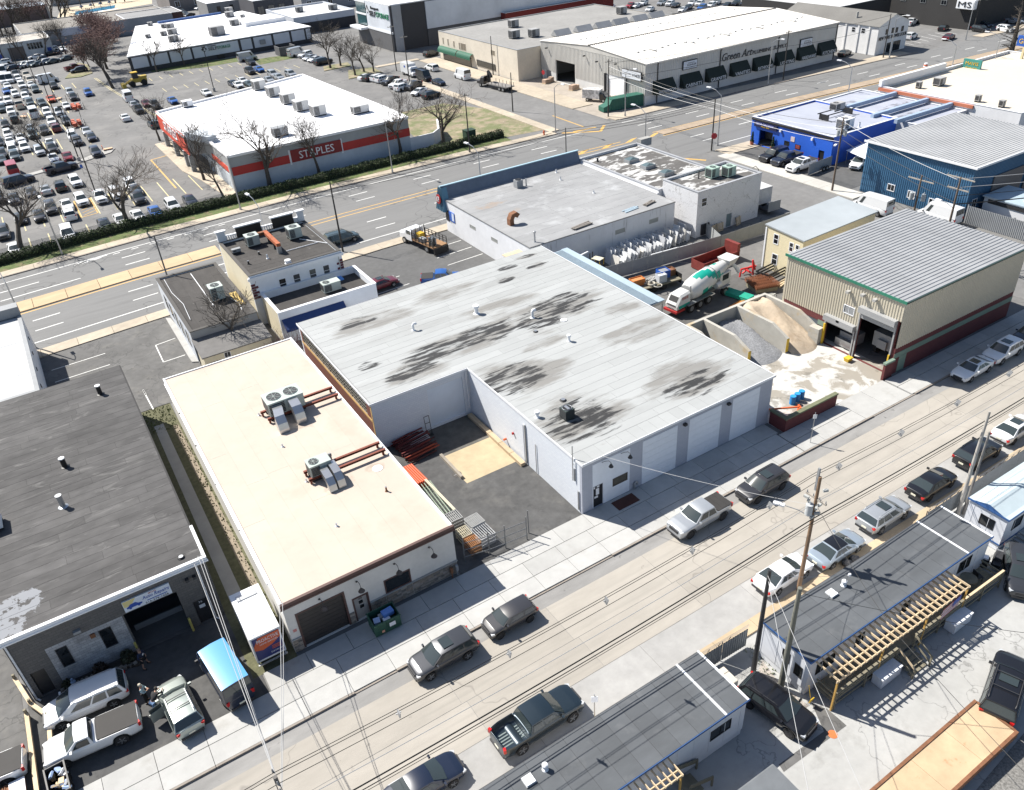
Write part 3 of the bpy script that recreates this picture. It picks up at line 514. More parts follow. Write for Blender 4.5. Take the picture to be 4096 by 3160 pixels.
MB().box(-23.75,-23.5,.38,.399,1.9,2.15).build('warning_sign',mat('sign_pink',(.5,.2,.18),.6,.05),B)
for y in (3,9.5,16,22,28): MB().box(-24.16,-24.0,y,y+6.3,4.42,4.53).build('gutter',WHITE,B)
for x,y,l in ((-18.3,23.13,'small white vent left of the larger roof cooling unit'),(-18.12,17.33,'small white vent alone between the two roof cooling units'),(-18.08,11.7,'small white vent left of the smaller roof cooling unit'),(-13.43,6.85,'rust-topped white pipe on the tan roof front right'),(-18.07,5.46,'small white vent on the tan roof front left')): roof_vent((x,y,4.61),.07,.22 if 'rust' not in l else .42,l,'x',RUST if 'rust' in l else WHITE,'small vents on the tan roof')
MB().cyl((-12.83,9.84,4.61),(-12.83,9.84,4.64),.42,n=20).build('roof_patch',WHITE,label='round white patch on the tan roof near the steel beams',cat='patch')
DUCT=mat('duct_metal',(.55,.56,.57),.28,.05,3,metal=.85)
def duct(t,x,y0,y1,z,w_=.62,kink=0):
    P=[(x,y0,z),(x+kink*.3,y0-(y0-y1)*.35,z+.02),(x+kink,y0-(y0-y1)*.75,z-.1),(x+kink,y1+.12,z-.45),(x+kink,y1,z-.85),(x+kink,y1-.02,.0)]; rings=[]
    for i,p in enumerate(P):
        p=Vector(p); dd=(Vector(P[min(i+1,len(P)-1)])-Vector(P[max(i-1,0)])).normalized(); n_=Vector((1,0,0)).cross(dd).normalized()
        rings.append([p+Vector((sx*w_/2,0,0))+n_*(sz*w_/2) for sx,sz in ((-1,-1),(1,-1),(1,1),(-1,1))])
    MB().loft(rings).build('duct',DUCT,t)
BEAM=mat('primer_steel',(.19,.05,.028),.7,.2,2)
t=rooftop_unit((-16.1,22.3,4.61),3.2,1.9,1.25,0,'large cooling unit with two silver ducts on the tan roof',2,legs=.55)
duct(t,-.9,-.95,-2.75,1.1,.85,-.25); duct(t,.55,-.7,-2.3,1.25,.85,0)
t2=rooftop_unit((-16.85,11.75,4.61),1.75,1.15,1.0,0,'smaller cooling unit with two silver ducts on the tan roof',1,legs=.5)
duct(t2,.1,-.57,-2.3,.9,.6); duct(t2,.85,-.4,-2.2,1.0,.6)
for n_,y,x0,lab in ((1,22.75,-18.2,'rear'),(1,21.35,-18,'second'),(2,12.35,-18,'third'),(2,11.2,-18,'front')):
    t=thing('steel_beam','rust-red steel beam carrying the %s cooling unit, %s of its pair'%('larger' if n_==1 else 'smaller','rear' if lab in('rear','third') else 'front'),'beam',((x0-11.5)/2,y,4.61),0,'steel beams under the roof units',world=True)
    b=MB(); b.box(x0,-11.45,y-.1,y+.1,4.95,4.97); b.box(x0,-11.45,y-.1,y+.1,5.13,5.15); b.box(x0,-11.45,y-.015,y+.015,4.97,5.13); b.build('girder',BEAM,t)
    for x in (x0+.15,-11.7): MB().box(x-.08,x+.08,y-.08,y+.08,4.62,4.95).build('stub_post',BEAM,t)
MB().box(-15.75,-15.5,12.6,12.75,5.0,5.65).box(-15.8,-15.45,12.66,12.7,5.35,5.6).build('junction_box',GREYP,label='small grey electrical box beside the smaller roof unit',cat='electrical box')
# ---- C: dark-roofed repair shop
RFC=mat('dark_membrane',(.062,.060,.060),.85,.22,1.2,big=.2,bsc=.3,stretch=(.5,1,1)); layer(RFC,(.17,.165,.16),.9,.57,.72,stretch=(.25,.9,1),amt=.7,seed=3,dist=1.6); layer(RFC,(.09,.087,.085),.35,.5,.68,amt=.5,seed=13); rnd(RFC,.16)
layer(RFC,(.24,.25,.27),1.6,.5,.54,amt=.9,seed=31,mask=[(-38.4,9.6,2.2,1.9),(-39.2,8.0,1.6,1.8)])
CMU=brickmat('grey_block',(.125,.12,.115),(.105,.10,.098),(.075,.072,.07),.42,.21,bump=.5); CMUW=brickmat('whitewashed_block',(.40,.41,.43),(.30,.31,.33),(.20,.20,.21),.42,.21,bump=.5); layer(CMUW,(.16,.16,.165),1.0,.5,.7,amt=.8,seed=4)
RCc=(-39.75,-27.1,6.8,38.4); C_=thing('repair_shop','grey block repair shop with a weathered dark flat roof and open bay','building',(-33.4,6.8,0),world=True)
opsC=[(-33.0,-29.5,.02,3.8),(-39.25,-38.4,.05,2.3),(-28.8,-27.82,.02,2.25),(-37.4,-36.68,1.63,3.37),(-34.73,-33.95,1.65,3.37)]
shell(C_,RCc,5.65,.35,CMU,{'S':opsC})
pm=MB(); wallside(pm,'S',(-37.85,-33.1,6.794,9),.3,3.75,.005,opsC); pm.build('whitewash',CMUW,C_)
ro=MB().box(-39.85,-27.05,6.72,38.45,5.65,5.74).build('roof',mat('tar',(.035,.034,.034),.9,.2),C_); roof_sheets(ro,(-39.75,-27.15,6.95,38.4),5.74,RFC,.95,3,9)
MB().box(-39.95,-26.95,6.6,6.86,5.5,5.82).box(-27.16,-26.95,6.86,10.5,5.6,5.82).build('fascia',WHITE,C_); MB().box(-40.0,-26.9,6.55,6.66,5.44,5.56).build('gutter',WHITE,C_)
for x in (-39.6,-27.75): MB().tube([(x,6.6,5.45),(x,6.72,5.2),(x,6.74,.1),(x+.2,6.5,.08)],.06,6).build('downpipe',WHITE,C_)
MB().box(-39.2,-38.45,6.95,7.02,.05,2.25).build('door',mat('dark_shop_door',(.03,.03,.032),.5,.2),C_)
d=MB().box(-28.78,-27.84,6.95,7.02,.04,2.22).build('door',mat('dark_shop_door',(.03,.03,.032)),C_); sub(d,'door_sign',MB().box(-28.5,-28.1,6.93,6.949,1.35,1.65),WHITE); text('36',.25,.16,(-28.45,6.94,1.85),(1,0,0),(0,0,1),WHITE,C_,.01)
for a,b in ((-37.4,-36.68),(-34.73,-33.95)): window(C_,'S',RCc,a,b,1.64,3.36,DARK,GLASS,(0,0),.05,sill=CONC)
MB().bx((-37.04,6.83,2.3),(.5,.02,.07),ry=-.1).bx((-37.04,6.83,2.3),(.16,.02,.2),ry=-.1).build('neon_sign',mat('neon_red',(.8,.08,.04),.5,0,big=0,emit=.6),C_)
MB().box(-36.0,-35.55,6.55,6.79,4.05,4.25).build('wall_lamp',GREYP,C_); MB().box(-35.25,-34.95,6.65,6.79,3.1,3.4).build('vent_hood',RUST,C_)
for x in (-28.6,-28.1): MB().box(x-.12,x+.12,6.5,6.79,4.4,4.6).build('flood_lamp',DARK,C_)
sg=MB().box(-32.78,-29.72,6.66,6.785,3.98,4.92).build('shop_sign',mat('sign_white',(.62,.67,.74),.5,.02),C_)
SBL=mat('sign_blue',(.02,.07,.35),.5,0,big=0)
text('Auto Repairs',1.75,.36,(-31.55,6.655,4.37),(1,0,0),(0,0,1),SBL,C_,.012,shear=.25); text("SETH'S",.5,.13,(-31.1,6.655,4.75),(1,0,0),(0,0,1),REDP,C_,.012); text('516-379-1426',1.5,.14,(-31.45,6.655,4.03),(1,0,0),(0,0,1),BLACK,C_,.012); MB().box(-31.3,-30.0,6.648,6.66,4.24,4.3).build('sign_stripe',SBL,C_)
g=MB().add([(-32.6,6.65,4.2),(-31.65,6.65,4.22),(-31.6,6.65,4.36),(-31.85,6.65,4.4),(-32.0,6.65,4.55),(-32.35,6.65,4.52),(-32.5,6.65,4.38),(-32.62,6.65,4.34)],[tuple(range(8))]).cyl((-32.4,6.65,4.2),(-32.4,6.64,4.2),.09,n=10).cyl((-31.85,6.65,4.22),(-31.85,6.64,4.22),.09,n=10).build('sign_picture',SBL,C_)
MB().add([(-32.75,6.655,4.9),(-31.9,6.655,4.9),(-32.3,6.655,4.4),(-32.75,6.655,4.4)],[(3,2,1,0)]).build('sign_panel',mat('sign_cream',(.65,.55,.25),.5,0,big=0),C_)
for x in (-33.08,-29.42): MB().cyl((x,6.55,0),(x,6.55,1.3),.08,n=8).build('bollard',mat('faded_yellow',(.5,.42,.12),.7,.2),C_,sm=True)
MB().box(-32.9,-29.6,9.0,9.1,.0,.5).build('shop_bench',GREYP,C_)
for x,y,h,m,l in ((-33.8,23.95,.8,BLACK,'black flue with white cap midway along the dark roof'),(-34.59,18.63,1.0,STEEL,'silver flue nearest the front of the dark roof'),(-29.55,33.94,.85,BLACK,'black flue at the far end of the dark roof')): 
    t=roof_vent((x,y,5.75),.2,h,l,'x',m,'flues on the dark roof'); MB().cyl((0,0,h+.03),(0,0,h+.1),.24,n=12).build('rain_cap',WHITE if m is not STEEL else STEEL,t)
roof_vent((-28.4,7.6,5.75),.14,.12,'squat black drain at the front corner of the dark roof','x',BLACK); rooftop_unit((-39.3,19.2,5.75),1.4,1.6,.7,0,'white boxy cooler at the left edge of the dark roof',1,WHITE)
# planter bed
t=thing('planter_bed','narrow rock-edged planting bed under the whitewashed wall','planter',(-35.6,6.5,0),world=True)
MB().prism([(-38,6.78),(-38,6.5),(-35,6.2),(-33.3,5.6),(-33.1,5.85),(-33.2,6.78)],0,.16).build('soil',mat('soil',(.06,.05,.04),.95,.3,4),t)
for k in range(16):
    x=-38+k*.3; y=6.45-max(0,(x+36.5))*.2; put('rock',MB().bx((x,y,.15),(random.uniform(.2,.34),.22,.25),random.random()).mesh('rock',random.choice(STN)),t)
# ---- D: cream metal building on the corner
CRM=mat('cream_metal',(.52,.475,.38),.5,.03,1.5,metal=.1,big=.04); GALV=mat('galvalume',(.33,.335,.34),.5,.05,1.2,metal=.12,big=.08,bsc=.3,stretch=(1,.3,1)); DBR=brickmat('maroon_block',(.14,.035,.035),(.12,.03,.03),(.09,.03,.03),.42,.2,bump=.2); DGR=mat('sage_band',(.17,.235,.185),.7,.06)
RD=(36,55.4,-1.55,12.4); Dd=thing('metal_depot','tall cream ribbed-metal depot with a maroon block base on the corner','building',(45.7,5.4,0),world=True)
opsW=[(-1.1,2.75,.03,5.3),(3.1,6.5,.03,2.9),(7.5,9.05,.03,2.3)]
mb=MB(); wallside(mb,'W',RD,0,7.9,.25,opsW); mb.build('wall',DBR,Dd)
mb=MB(); wallside(mb,'S',RD,0,2.98,.25); mb.build('wall',DBR,Dd); MB().box(36,55.4,12.15,12.4,0,7.9).build('wall',CRM,Dd); MB().box(55.15,55.4,-1.3,12.15,0,7.9).build('wall',CRM,Dd); MB().box(36.25,55.15,-1.45,-1.4,2.98,7.9).build('wall_lining',CRM,Dd)
MB().box(35.99,55.41,-1.58,-1.552,1.85,2.4).box(35.975,35.998,6.6,7.5,1.85,2.4).build('painted_band',DGR,Dd)
def cladding(par,side,rc,u0,u1,z0,z1,m,pitch=.3,dep=.05,sheetw=.9,ops=(),off=.005):
    """ribbed wall sheets, one object per sheet; openings leave shorter sheets"""
    n=max(1,round((u1-u0)/sheetw)); sw=(u1-u0)/n; k=max(1,round(sw/pitch))
    for i in range(n):
        a,b=u0+i*sw,u0+(i+1)*sw; segs=[(z0,z1)]
        for o in ops:
            if o[0]<(a+b)/2<o[1]: segs=[s for s in ((z0,min(o[2],z1)),(max(o[3],z0),z1)) if s[1]-s[0]>.2]
        for s in segs:
            mb=MB()
            if side=='S': corr(mb,(a,rc[2]-off,s[0]),(1,0,0),(0,0,s[1]-s[0]),k,sw/k-.0005,dep)
            elif side=='W': corr(mb,(rc[0]-off,b,s[0]),(0,-1,0),(0,0,s[1]-s[0]),k,sw/k-.0005,dep)
            elif side=='E': corr(mb,(rc[1]+off,a,s[0]),(0,1,0),(0,0,s[1]-s[0]),k,sw/k-.0005,dep)
            put('wall_sheet',mb.mesh('wall_sheet',m),par)
cladding(Dd,'S',RD,36,55.4,2.99,7.95,CRM); cladding(Dd,'W',RD,-1.55,12.4,2.99,7.95,CRM,ops=[(-1.2,2.85,0,5.9),(3.4,4.9,4.35,5.35)])
def metal_roof(par,x0,x1,y0,y1,z0,z1,axis,m,sheetw,pitch,dep=.06,name='roof_sheet'):
    """ribs run along y ('y') or x ('x'); z0 at the low coordinate, z1 at the high one"""
    if axis=='y':
        n=round((x1-x0)/sheetw); sw=(x1-x0)/n; k=max(1,round(sw/pitch))
        for i in range(n): mb=MB(); corr(mb,(x0+i*sw,y0,z0),(1,0,0),(0,y1-y0,z1-z0),k,sw/k,dep); put(name,mb.mesh(name,m),par)
    else:
        n=round((y1-y0)/sheetw); sw=(y1-y0)/n; k=max(1,round(sw/pitch))
        for i in range(n): mb=MB(); corr(mb,(x0,y0+(i+1)*sw,z0),(0,-1,0),(x1-x0,0,z1-z0),k,sw/k,dep); put(name,mb.mesh(name,m),par)
MB().box(35.9,55.5,-1.65,12.5,7.9,7.97).build('roof_deck',GREYP,Dd); metal_roof(Dd,35.85,55.55,-1.7,12.55,8.02,8.02,'x',GALV,.95,.48,.07)
MB().box(35.78,35.87,-1.75,12.6,7.85,8.12).build('gutter',mat('green_trim',(.03,.17,.11),.5,.08),Dd); MB().box(35.87,55.6,-1.79,-1.7,7.9,8.06).build('rake_trim',mat('dark_green_trim',(.03,.06,.05),.5,.08),Dd)
for u0,u1,zz,nm in ((-1.2,2.85,5.35,'big'),(3.0,6.6,2.95,'small')):
    MB().box(35.45,36.0,u0,u1,zz,zz+.6).build('shutter_box',GALV,Dd); g=MB()
    for k in range(6 if nm=='big' else 3): g.box(35.9,35.97,u0+.1,u1-.1,zz-.12-k*.12,zz-.015-k*.12)
    g.build('shutter_slats',GALV,Dd); [MB().box(35.85,35.99,q,q+.14,0,zz).build('door_track',GALV,Dd) for q in (u0,u1-.14)]
MB().box(36.05,36.1,7.52,9.02,.03,2.28).build('door',mat('slate_door',(.09,.11,.13),.6,.1),Dd); window(Dd,'W',RD,3.5,4.75,4.4,5.3,WHITE,GREYP,(1,0),.06,(.02,.09))
for y,z in ((4.4,6.85),(2.75,7.15),(1.4,7.15),(4.85,3.4)): MB().box(35.45,35.9,y-.18,y+.18,z-.12,z+.12).build('wall_lamp',CONC,Dd)
MB().box(34.7,36.0,-1.75,-1.5,0,1.75).build('wing_wall',DBR,Dd); MB().box(34.62,36.02,-1.79,-1.46,1.75,1.95).build('wing_cap',DGR,Dd); MB().box(36.9,38.0,-1.585,-1.553,.05,1.83).build('door',DGR,Dd)
MB().box(35.75,35.97,6.42,6.6,0,2.4).box(35.75,35.97,-1.2,-1.05,0,2.2).build('guard_post',YEL,Dd)
# interior glimpse: a loader bucket and a truck nose stand inside
t=thing('loader_bucket','grey loader bucket parked just inside the low depot door','bucket',(37.2,4.6,0.02)); MB().loft([[(x_,y_,z_) for y_,z_ in ((-1.0,.1),(1.0,.1),(1.0,.9),(-1.0,.9))] for x_ in (-.5,0)]).build('shell',STEEL,t); MB().box(0,1.6,-.9,.9,.3,1.5).build('nose',GREYP,t)
t=thing('mixer_tail','pale truck tail parked inside the tall depot door','truck',(38.4,.9,0.02)); MB().box(-.6,3.5,-1.2,1.2,1.2,2.8).build('body',GREYP,t); MB().box(-.9,-.6,-.5,.5,1.3,2.2).build('tail_door',GREYP,t)
for s in (-1,1): MB().cyl((.3,s*.9,.5),(.3,s*1.2,.5),.5,n=16).build('wheel',TYRE,t)
# ---- E: yellow clapboard office
YSID=mat('yellow_siding',(.70,.62,.42),.7,.04,2,big=.05); RE=(45.1,57.8,17.8,23.4)
E_=thing('clapboard_office','two-storey pale yellow clapboard office with a sloping grey-white roof','building',(51.4,20.6,0),world=True)
winE=[('W',19.1,19.75,3.3,4.5),('W',18.25,18.85,3.3,4.5),('W',21.4,22.2,3.5,4.8),('W',21.2,22.1,.9,2.3)]
shell(E_,RE,5.2,.2,YSID,{'W':[(a,b,c,d_) for _,a,b,c,d_ in winE]})
for sd,a,b,c,d_ in winE: window(E_,sd,RE,a,b,c,d_,WHITE,GLASS,(0,1),.09,(-.08,.05))
brd=MB()
for k in range(26): z=.1+k*.2; wallside(brd,'W',(45.085,46,17.78,23.42),z,z+.185,.012,[(a-.02,b+.02,c-.02,d_+.02) for _,a,b,c,d_ in winE]); brd.box(45.09,57.8,17.785,17.797,z,z+.185)
brd.build('clapboard',YSID,E_)['kind']='stuff'
mb=MB(); mb.add([(44.95,17.6,5.15),(57.95,17.6,5.45),(57.95,23.6,5.75),(44.95,23.6,5.45),(44.95,17.6,5.3),(57.95,17.6,5.6),(57.95,23.6,5.9),(44.95,23.6,5.6)],[(0,3,2,1),(4,5,6,7),(0,1,5,4),(1,2,6,5),(2,3,7,6),(3,0,4,7)]); mb.build('roof',mat('bluegrey_roof',(.32,.35,.37),.7,.03,1),E_)
mb=MB().add([(45.1,17.8,5.2),(57.8,17.8,5.2),(57.8,17.8,5.45),(45.1,17.8,5.15)],[(0,1,2,3)]).add([(57.8,17.8,5.2),(57.8,23.4,5.2),(57.8,23.4,5.72),(57.8,17.8,5.44)],[(0,1,2,3)]).add([(45.1,17.8,5.2),(45.1,23.4,5.2),(45.1,23.4,5.44),(45.1,17.8,5.15)],[(3,2,1,0)]); mb.build('gable_infill',YSID,E_)
MB().box(44.7,45.1,18.35,18.8,3.35,3.75).build('window_cooler',WHITE,E_); MB().box(45.0,45.1,23.3,23.5,0,5.2).build('corner_board',WHITE,E_)

# ================= OTHER BUILDINGS =================
def building(name,label,rc,h,wm,rm,ops={},par=.0,pth=.25,roofname='roof',sheets=None,pm=None):
    """walls, flat roof, optional parapet"""
    t=thing(name,label,'building',((rc[0]+rc[1])/2,(rc[2]+rc[3])/2,0),world=True); shell(t,rc,h+par,.3,wm,ops)
    x0,x1,y0,y1=rc; k=.3 if par else -.06; r=MB().box(x0+k,x1-k,y0+k,y1-k,h-.12,h+.0 if par else h+.06)
    if not par: r=MB().box(x0-.06,x1+.06,y0-.06,y1+.06,h+.0,h+.12)
    ro=r.build(roofname,rm,t); zt=h if par else h+.12
    if par:
        c=MB(); c.box(x0-.05,x1+.05,y0-.05,y0+.35,h+par,h+par+.07); c.box(x0-.05,x1+.05,y1-.35,y1+.05,h+par,h+par+.07); c.box(x0-.05,x0+.35,y0+.35,y1-.35,h+par,h+par+.07); c.box(x1-.35,x1+.05,y0+.35,y1-.35,h+par,h+par+.07); c.build('coping',pm or WHITE,t)
    t['_z']=zt
    if sheets: roof_sheets(ro,(x0+max(k,0)+.02,x1-max(k,0)-.02,y0+max(k,0)+.02,y1-max(k,0)-.02),zt,sheets[0],*sheets[1:])
    return t
SUNW=mat('bright_white_wall',(.66,.665,.68),.75,.05,1.2,big=.07); WROOF=mat('white_membrane',(.82,.82,.83),.75,.04,.6,big=.05,bsc=.08); BWIN=BLACK
# F1: white shop with the grey roof behind the warehouse
F1R=mat('pale_grey_roof',(.265,.268,.272),.85,.08,1,big=.12,bsc=.15,stretch=(.5,1,1)); layer(F1R,(.42,.43,.44),.3,.55,.7,amt=.6,seed=3); layer(F1R,(.30,.20,.12),.5,.5,.7,amt=.6,seed=8,mask=[(24,54,4,2),(25,50,2,1.5)]); rnd(F1R,.04)
F1W=mat('streaked_white_wall',(.64,.65,.67),.8,.05,1.2,big=.06); layer(F1W,(.13,.13,.12),1.6,.6,.72,stretch=(1,1,.14),amt=.6,seed=5)
RF=(20.3,43.6,38.1,60.2)
F1=building('tile_shop','white shop with pale grey flat roof and blue mansard facing the highway',RF,4.55,{'*':SUNW,'S':F1W},mat('pale_grey_seam',(.2,.2,.2),.9,.1),{'S':[(33.5,35.1,2.7,3.3),(39.2,40.75,2.65,3.25)],'W':[(51.6,53.2,2.6,3.1),(45.9,47.5,2.6,3.1)]},sheets=(F1R,1.9,8,14))
for sd,a,b,c,d_ in (('S',33.5,35.1,2.7,3.3),('S',39.2,40.75,2.65,3.25),('W',51.6,53.2,2.6,3.1),('W',45.9,47.5,2.6,3.1)): window(F1,sd,RF,a,b,c,d_,CONC,mat('glass_block',(.30,.32,.30),.3,.2,6),(4,1),.05,(-.08,.02))
BLM=mat('blue_standing_seam',(.085,.20,.29),.5,.06,metal=.2); DBL=mat('mansard_back',(.12,.15,.20),.7,.1)
mb=MB().add([(20.2,60.1,4.5),(44.2,60.1,4.5),(44.2,60.9,6.3),(20.2,60.9,6.3),(44.2,61.9,3.0),(20.2,61.9,3.0)],[(0,1,2,3),(3,2,4,5),(0,3,5),(1,4,2)]); mb.build('mansard',DBL,F1); MB().box(20.1,44.3,60.8,61.1,6.28,6.4).build('mansard_cap',mat('pale_blue_trim',(.35,.5,.58),.6,.05),F1)
mb=MB().add([(19.75,59.55,3.0),(19.75,62.0,3.0),(20.05,61.3,6.3),(20.05,60.3,6.3),(20.9,59.55,3.0),(20.9,60.3,6.3)],[(0,3,2,1),(0,4,5,3)]); mb.build('mansard_end',BLM,F1)
for k in range(5): y=59.75+k*.5; yt=60.35+k*.21; MB().add([(19.72,y,3.02),(19.72,y+.06,3.02),(20.02,yt+.03,6.25),(20.02,yt,6.25),(19.66,y,3.02),(19.66,y+.06,3.02),(19.96,yt+.03,6.25),(19.96,yt,6.25)],[(4,5,6,7)[::-1],(0,4,7,3),(1,2,6,5)]).build('seam',mat('dark_blue_seam',(.03,.09,.15),.5,.05),F1)
MB().cyl((19.72,60.75,4.7),(19.6,60.75,4.7),.68,n=20).build('sign_disc',REDP,F1); text('KP',.8,.75,(19.59,61.15,4.35),(0,-1,0),(0,0,1),WHITE,F1,.05)
MB().box(20.22,20.295,57.5,59.1,1.9,3.3).build('banner',BLUEP,F1); MB().box(20.22,20.295,59.15,60.1,2.6,3.2).box(20.22,20.295,59.15,60.1,1.7,2.55).build('banner',DARK,F1); MB().box(20.20,20.219,57.6,58.2,2.1,3.2).build('banner_panel',mat('banner_pale',(.55,.62,.75),.6,.1),F1)
z=4.68
t=thing('condenser','grey round-topped condenser on the tile shop roof','condenser',(30.9,57.2,z)); MB().box(-.5,.5,-.5,.5,0,1.1).build('casing',GREYP,t); MB().cyl((0,0,1.1),(0,0,1.18),.42,n=16).build('fan_guard',BLACK,t)
for x,y,h,l in ((32,56.8,1.1,'tall grey pipe beside the round-topped condenser'),(38.6,58.7,.5,'pair of white vents near the mansard, left one'),(37.2,55.6,.45,'pair of white vents near the mansard, right one'),(37.5,48,.3,'tiny dark vent alone in the middle of the tile shop roof'),(21.7,39.1,1.2,'steel flue at the tile shop roof front corner')): roof_vent((x,y,z),.1,h,l,'cap' if 'steel' in l else 'x',STEEL if 'steel' in l or 'grey' in l else WHITE,'vents on the tile shop roof')
t=thing('exhaust_hood','rust-red gooseneck exhaust hood on the tile shop roof','exhaust',(22.4,45.8,z)); P=[(0,0,.0),(0,0,.8),(.25,0,1.25),(.75,0,1.35),(1.05,0,1.05)]; rg=[]
for i,p in enumerate(P):
    dd=(Vector(P[min(i+1,4)])-Vector(P[max(i-1,0)])).normalized(); n_=Vector((0,1,0)).cross(dd); rg.append([Vector(p)+Vector((0,s*.4,0))+n_*(q*.3) for s,q in ((-1,-1),(1,-1),(1,1),(-1,1))])
MB().loft(rg).build('hood',RUST,t)
def woodpile(name,label,loc,ang,n,ln_,m,cat):
    t=thing(name,label,cat,loc,ang)
    for i in range(n): MB().bx((random.uniform(-.2,.2),(i%4-1.5)*.22,.06+(i//4)*.12),(ln_,.14,.09),random.uniform(-.12,.12)).build('plank',m,t)
    return t
woodpile('timber_sled','loose weathered timbers lying on the tile shop roof edge',(29,39.3,z),.1,8,3.0,mat('weathered_wood',(.22,.20,.18),.9,.2),'timber'); woodpile('scrap_pile','pile of scrap boards at the far corner of the tile shop roof',(40.5,39.8,z),.2,7,2.0,mat('weathered_wood',(.2,.2,.2)),'scrap'); woodpile('glass_sheets','pale sheets lying on the tile shop roof edge',(37.4,39.7,z),.1,4,2.4,CBL,'sheets')
# F2 / F3
F2R=mat('peeling_roof',(.10,.095,.09),.9,.2,1,bump=.3); layer(F2R,(.52,.52,.51),.75,.5,.56,stretch=(.55,1.1,1),amt=.9,seed=6,detail=9)
F2=building('peeling_roof_building','low white building with peeling black and white roof and three skylights',(44.3,56,42.2,61),4.7,SUNW,F2R,par=.3,pm=mat('grey_coping',(.3,.31,.33),.8,.1))
MB().box(44.0,44.299,42.2,61,2.2,4.6).build('wall_render',F1W,F2); MB().box(56.2,58.4,60.2,61.2,4.4,5.6).build('chimney_block',CONC,F2)
for i,y in enumerate((54.9,51.1,47.0)):
    t=thing('skylight','glass roof skylight on the peeling roof, %s of three'%('farthest','middle','nearest')[i],'skylight',(49.9,y,4.7),0,'skylights on the peeling roof'); MB().box(-.95,.95,-.7,.7,0,.5).build('kerb_frame',GREYP,t); MB().add([(-.9,-.65,.5),(.9,-.65,.5),(.9,.65,.5),(-.9,.65,.5),(0,-.3,.75),(0,.3,.75)],[(0,1,4),(1,2,5,4),(2,3,5),(3,0,4,5)]).build('glazing',mat('sky_glass',(.10,.14,.15),.15,.05),t)
roof_vent((46.2,58.5,4.7),.15,.6,'dark pipe at the far corner of the peeling roof','x',DARK)
RF3=(44.9,56.6,35.2,42.1); F3B=brickmat('painted_white_brick',(.66,.66,.67),(.62,.62,.63),(.52,.52,.54),.4,.2,bump=.3); layer(F3B,(.15,.14,.13),.35,.012,.0,kind='crack',amt=.7,seed=3)
F3=building('cracked_white_block','two-storey white painted block with cracked wall and stained roof',RF3,6.1,F3B,F2R,{'S':[(45.6,46.6,4.2,5.4),(50.5,51.5,.03,1.95)]},par=.25,pm=mat('grey_coping',(.3,.31,.33)))
window(F3,'S',RF3,45.6,46.6,4.2,5.4,WHITE,GLASS,(0,1),.08); MB().box(50.5,51.5,35.3,35.36,.03,1.93).build('door',mat('teal_grey_door',(.14,.19,.21),.6,.1),F3)
MB().box(45.8,47.2,35.0,35.19,.2,1.7).build('vent_louvre',DARK,F3); MB().tube([(56.75,36,.2),(56.75,36,6.6),(56.75,36.6,6.9),(56.5,36.9,6.6)],.05,6).build('ladder_rail',DARK,F3)
for x,y,n_ in ((50.9,38.9,'left'),(52.9,37.8,'right')): rooftop_unit((x,y,6.1),1.45,1.3,1.25,0,'pale green cooling unit on the cracked white block, %s of two'%n_,1,mat('pale_green_casing',(.33,.44,.38),.6,.05),'pale green roof units',.15)
roof_vent((49.2,39.7,6.1),.08,1.2,'thin dark pipe beside the pale green roof units','x',DARK)
for i,(x,r) in enumerate(((47.8,.15),(49.0,-.1),(52.4,.2))):
    t=thing('wooden_pallet','wooden pallet leaning on the cracked white wall, %s from the left'%('first','second','third')[i],'pallet',(x,34.9,.05),r,'pallets against the white wall')
    for k in range(6): MB().bx((0,-.25+k*.02,.12+k*.2),(1.1,.03,.12),rx=-.3).build('board',LUMB,t)
    MB().bx((-.45,-.1,.6),(.08,.1,1.2),rx=-.3).bx((.45,-.1,.6),(.08,.1,1.2),rx=-.3).build('bearer',OLDW,t)
# G1: two-storey shop with crenellated parapet
DKR=mat('brown_black_roof',(.052,.048,.045),.9,.18,1.3,big=.15,bsc=.3,stretch=(1,.4,1)); layer(DKR,(.2,.19,.18),2.5,.66,.74,stretch=(1,.25,1),amt=.6,seed=2); rnd(DKR,.1); G1W=mat('parlour_white',(.70,.72,.75),.7,.04,2); CREAM=mat('cream_wall',(.62,.56,.42),.8,.05,2); MARO=mat('maroon_trim',(.10,.02,.03),.7,.1)
RG1=(-11,.3,49,61.8); wG=[(-7.8,-6.9,3.65,5.0),(-6.05,-5.15,3.7,5.05),(-4.05,-3.15,3.7,5.1),(-2.3,-1.45,3.65,5.1)]
G1=building('corner_parlour','white two-storey shop with stepped parapet, maroon quoins and dark roof',RG1,6.1,{'*':G1W,'W':CREAM},mat('roof_tar',(.04,.038,.036),.9,.1),{'S':wG},par=.22,pm=mat('dark_coping',(.07,.065,.06),.8,.1),sheets=(DKR,1.0,4,8))
for i,(a,b,c,d_) in enumerate(wG): window(G1,'S',RG1,a,b,c,d_,WHITE,GLASS if i==0 else mat('shaded_glass',(.06,.065,.07),.15,.1),(0,1),.07,(-.09,.05))
for a,b,h in ((-11.0,-10.0,7.6),(-8.6,-5.4,7.7),(-3.9,-1.1,7.7),(-.5,.35,7.7)): MB().box(a,b,61.5,61.85,6.3,h).build('parapet_block',BLACK if b-a>1.5 else G1W,G1); MB().box(a-.15,b+.15,61.35,62.0,h,h+.15).build('parapet_cap',WHITE,G1); MB().box(a,b,61.851,61.9,6.3,h).build('parapet_face',WHITE,G1)
for a,b in ((-10.0,-8.6),(-5.4,-3.9),(-1.1,-.5)):
    for k in range(5): MB().box(a+.05+k*(b-a)/5,a+.05+k*(b-a)/5+.12,61.6,61.75,6.35,6.9).build('baluster',WHITE,G1)
    MB().box(a,b,61.5,61.85,6.9,7.02).build('handrail',WHITE,G1)
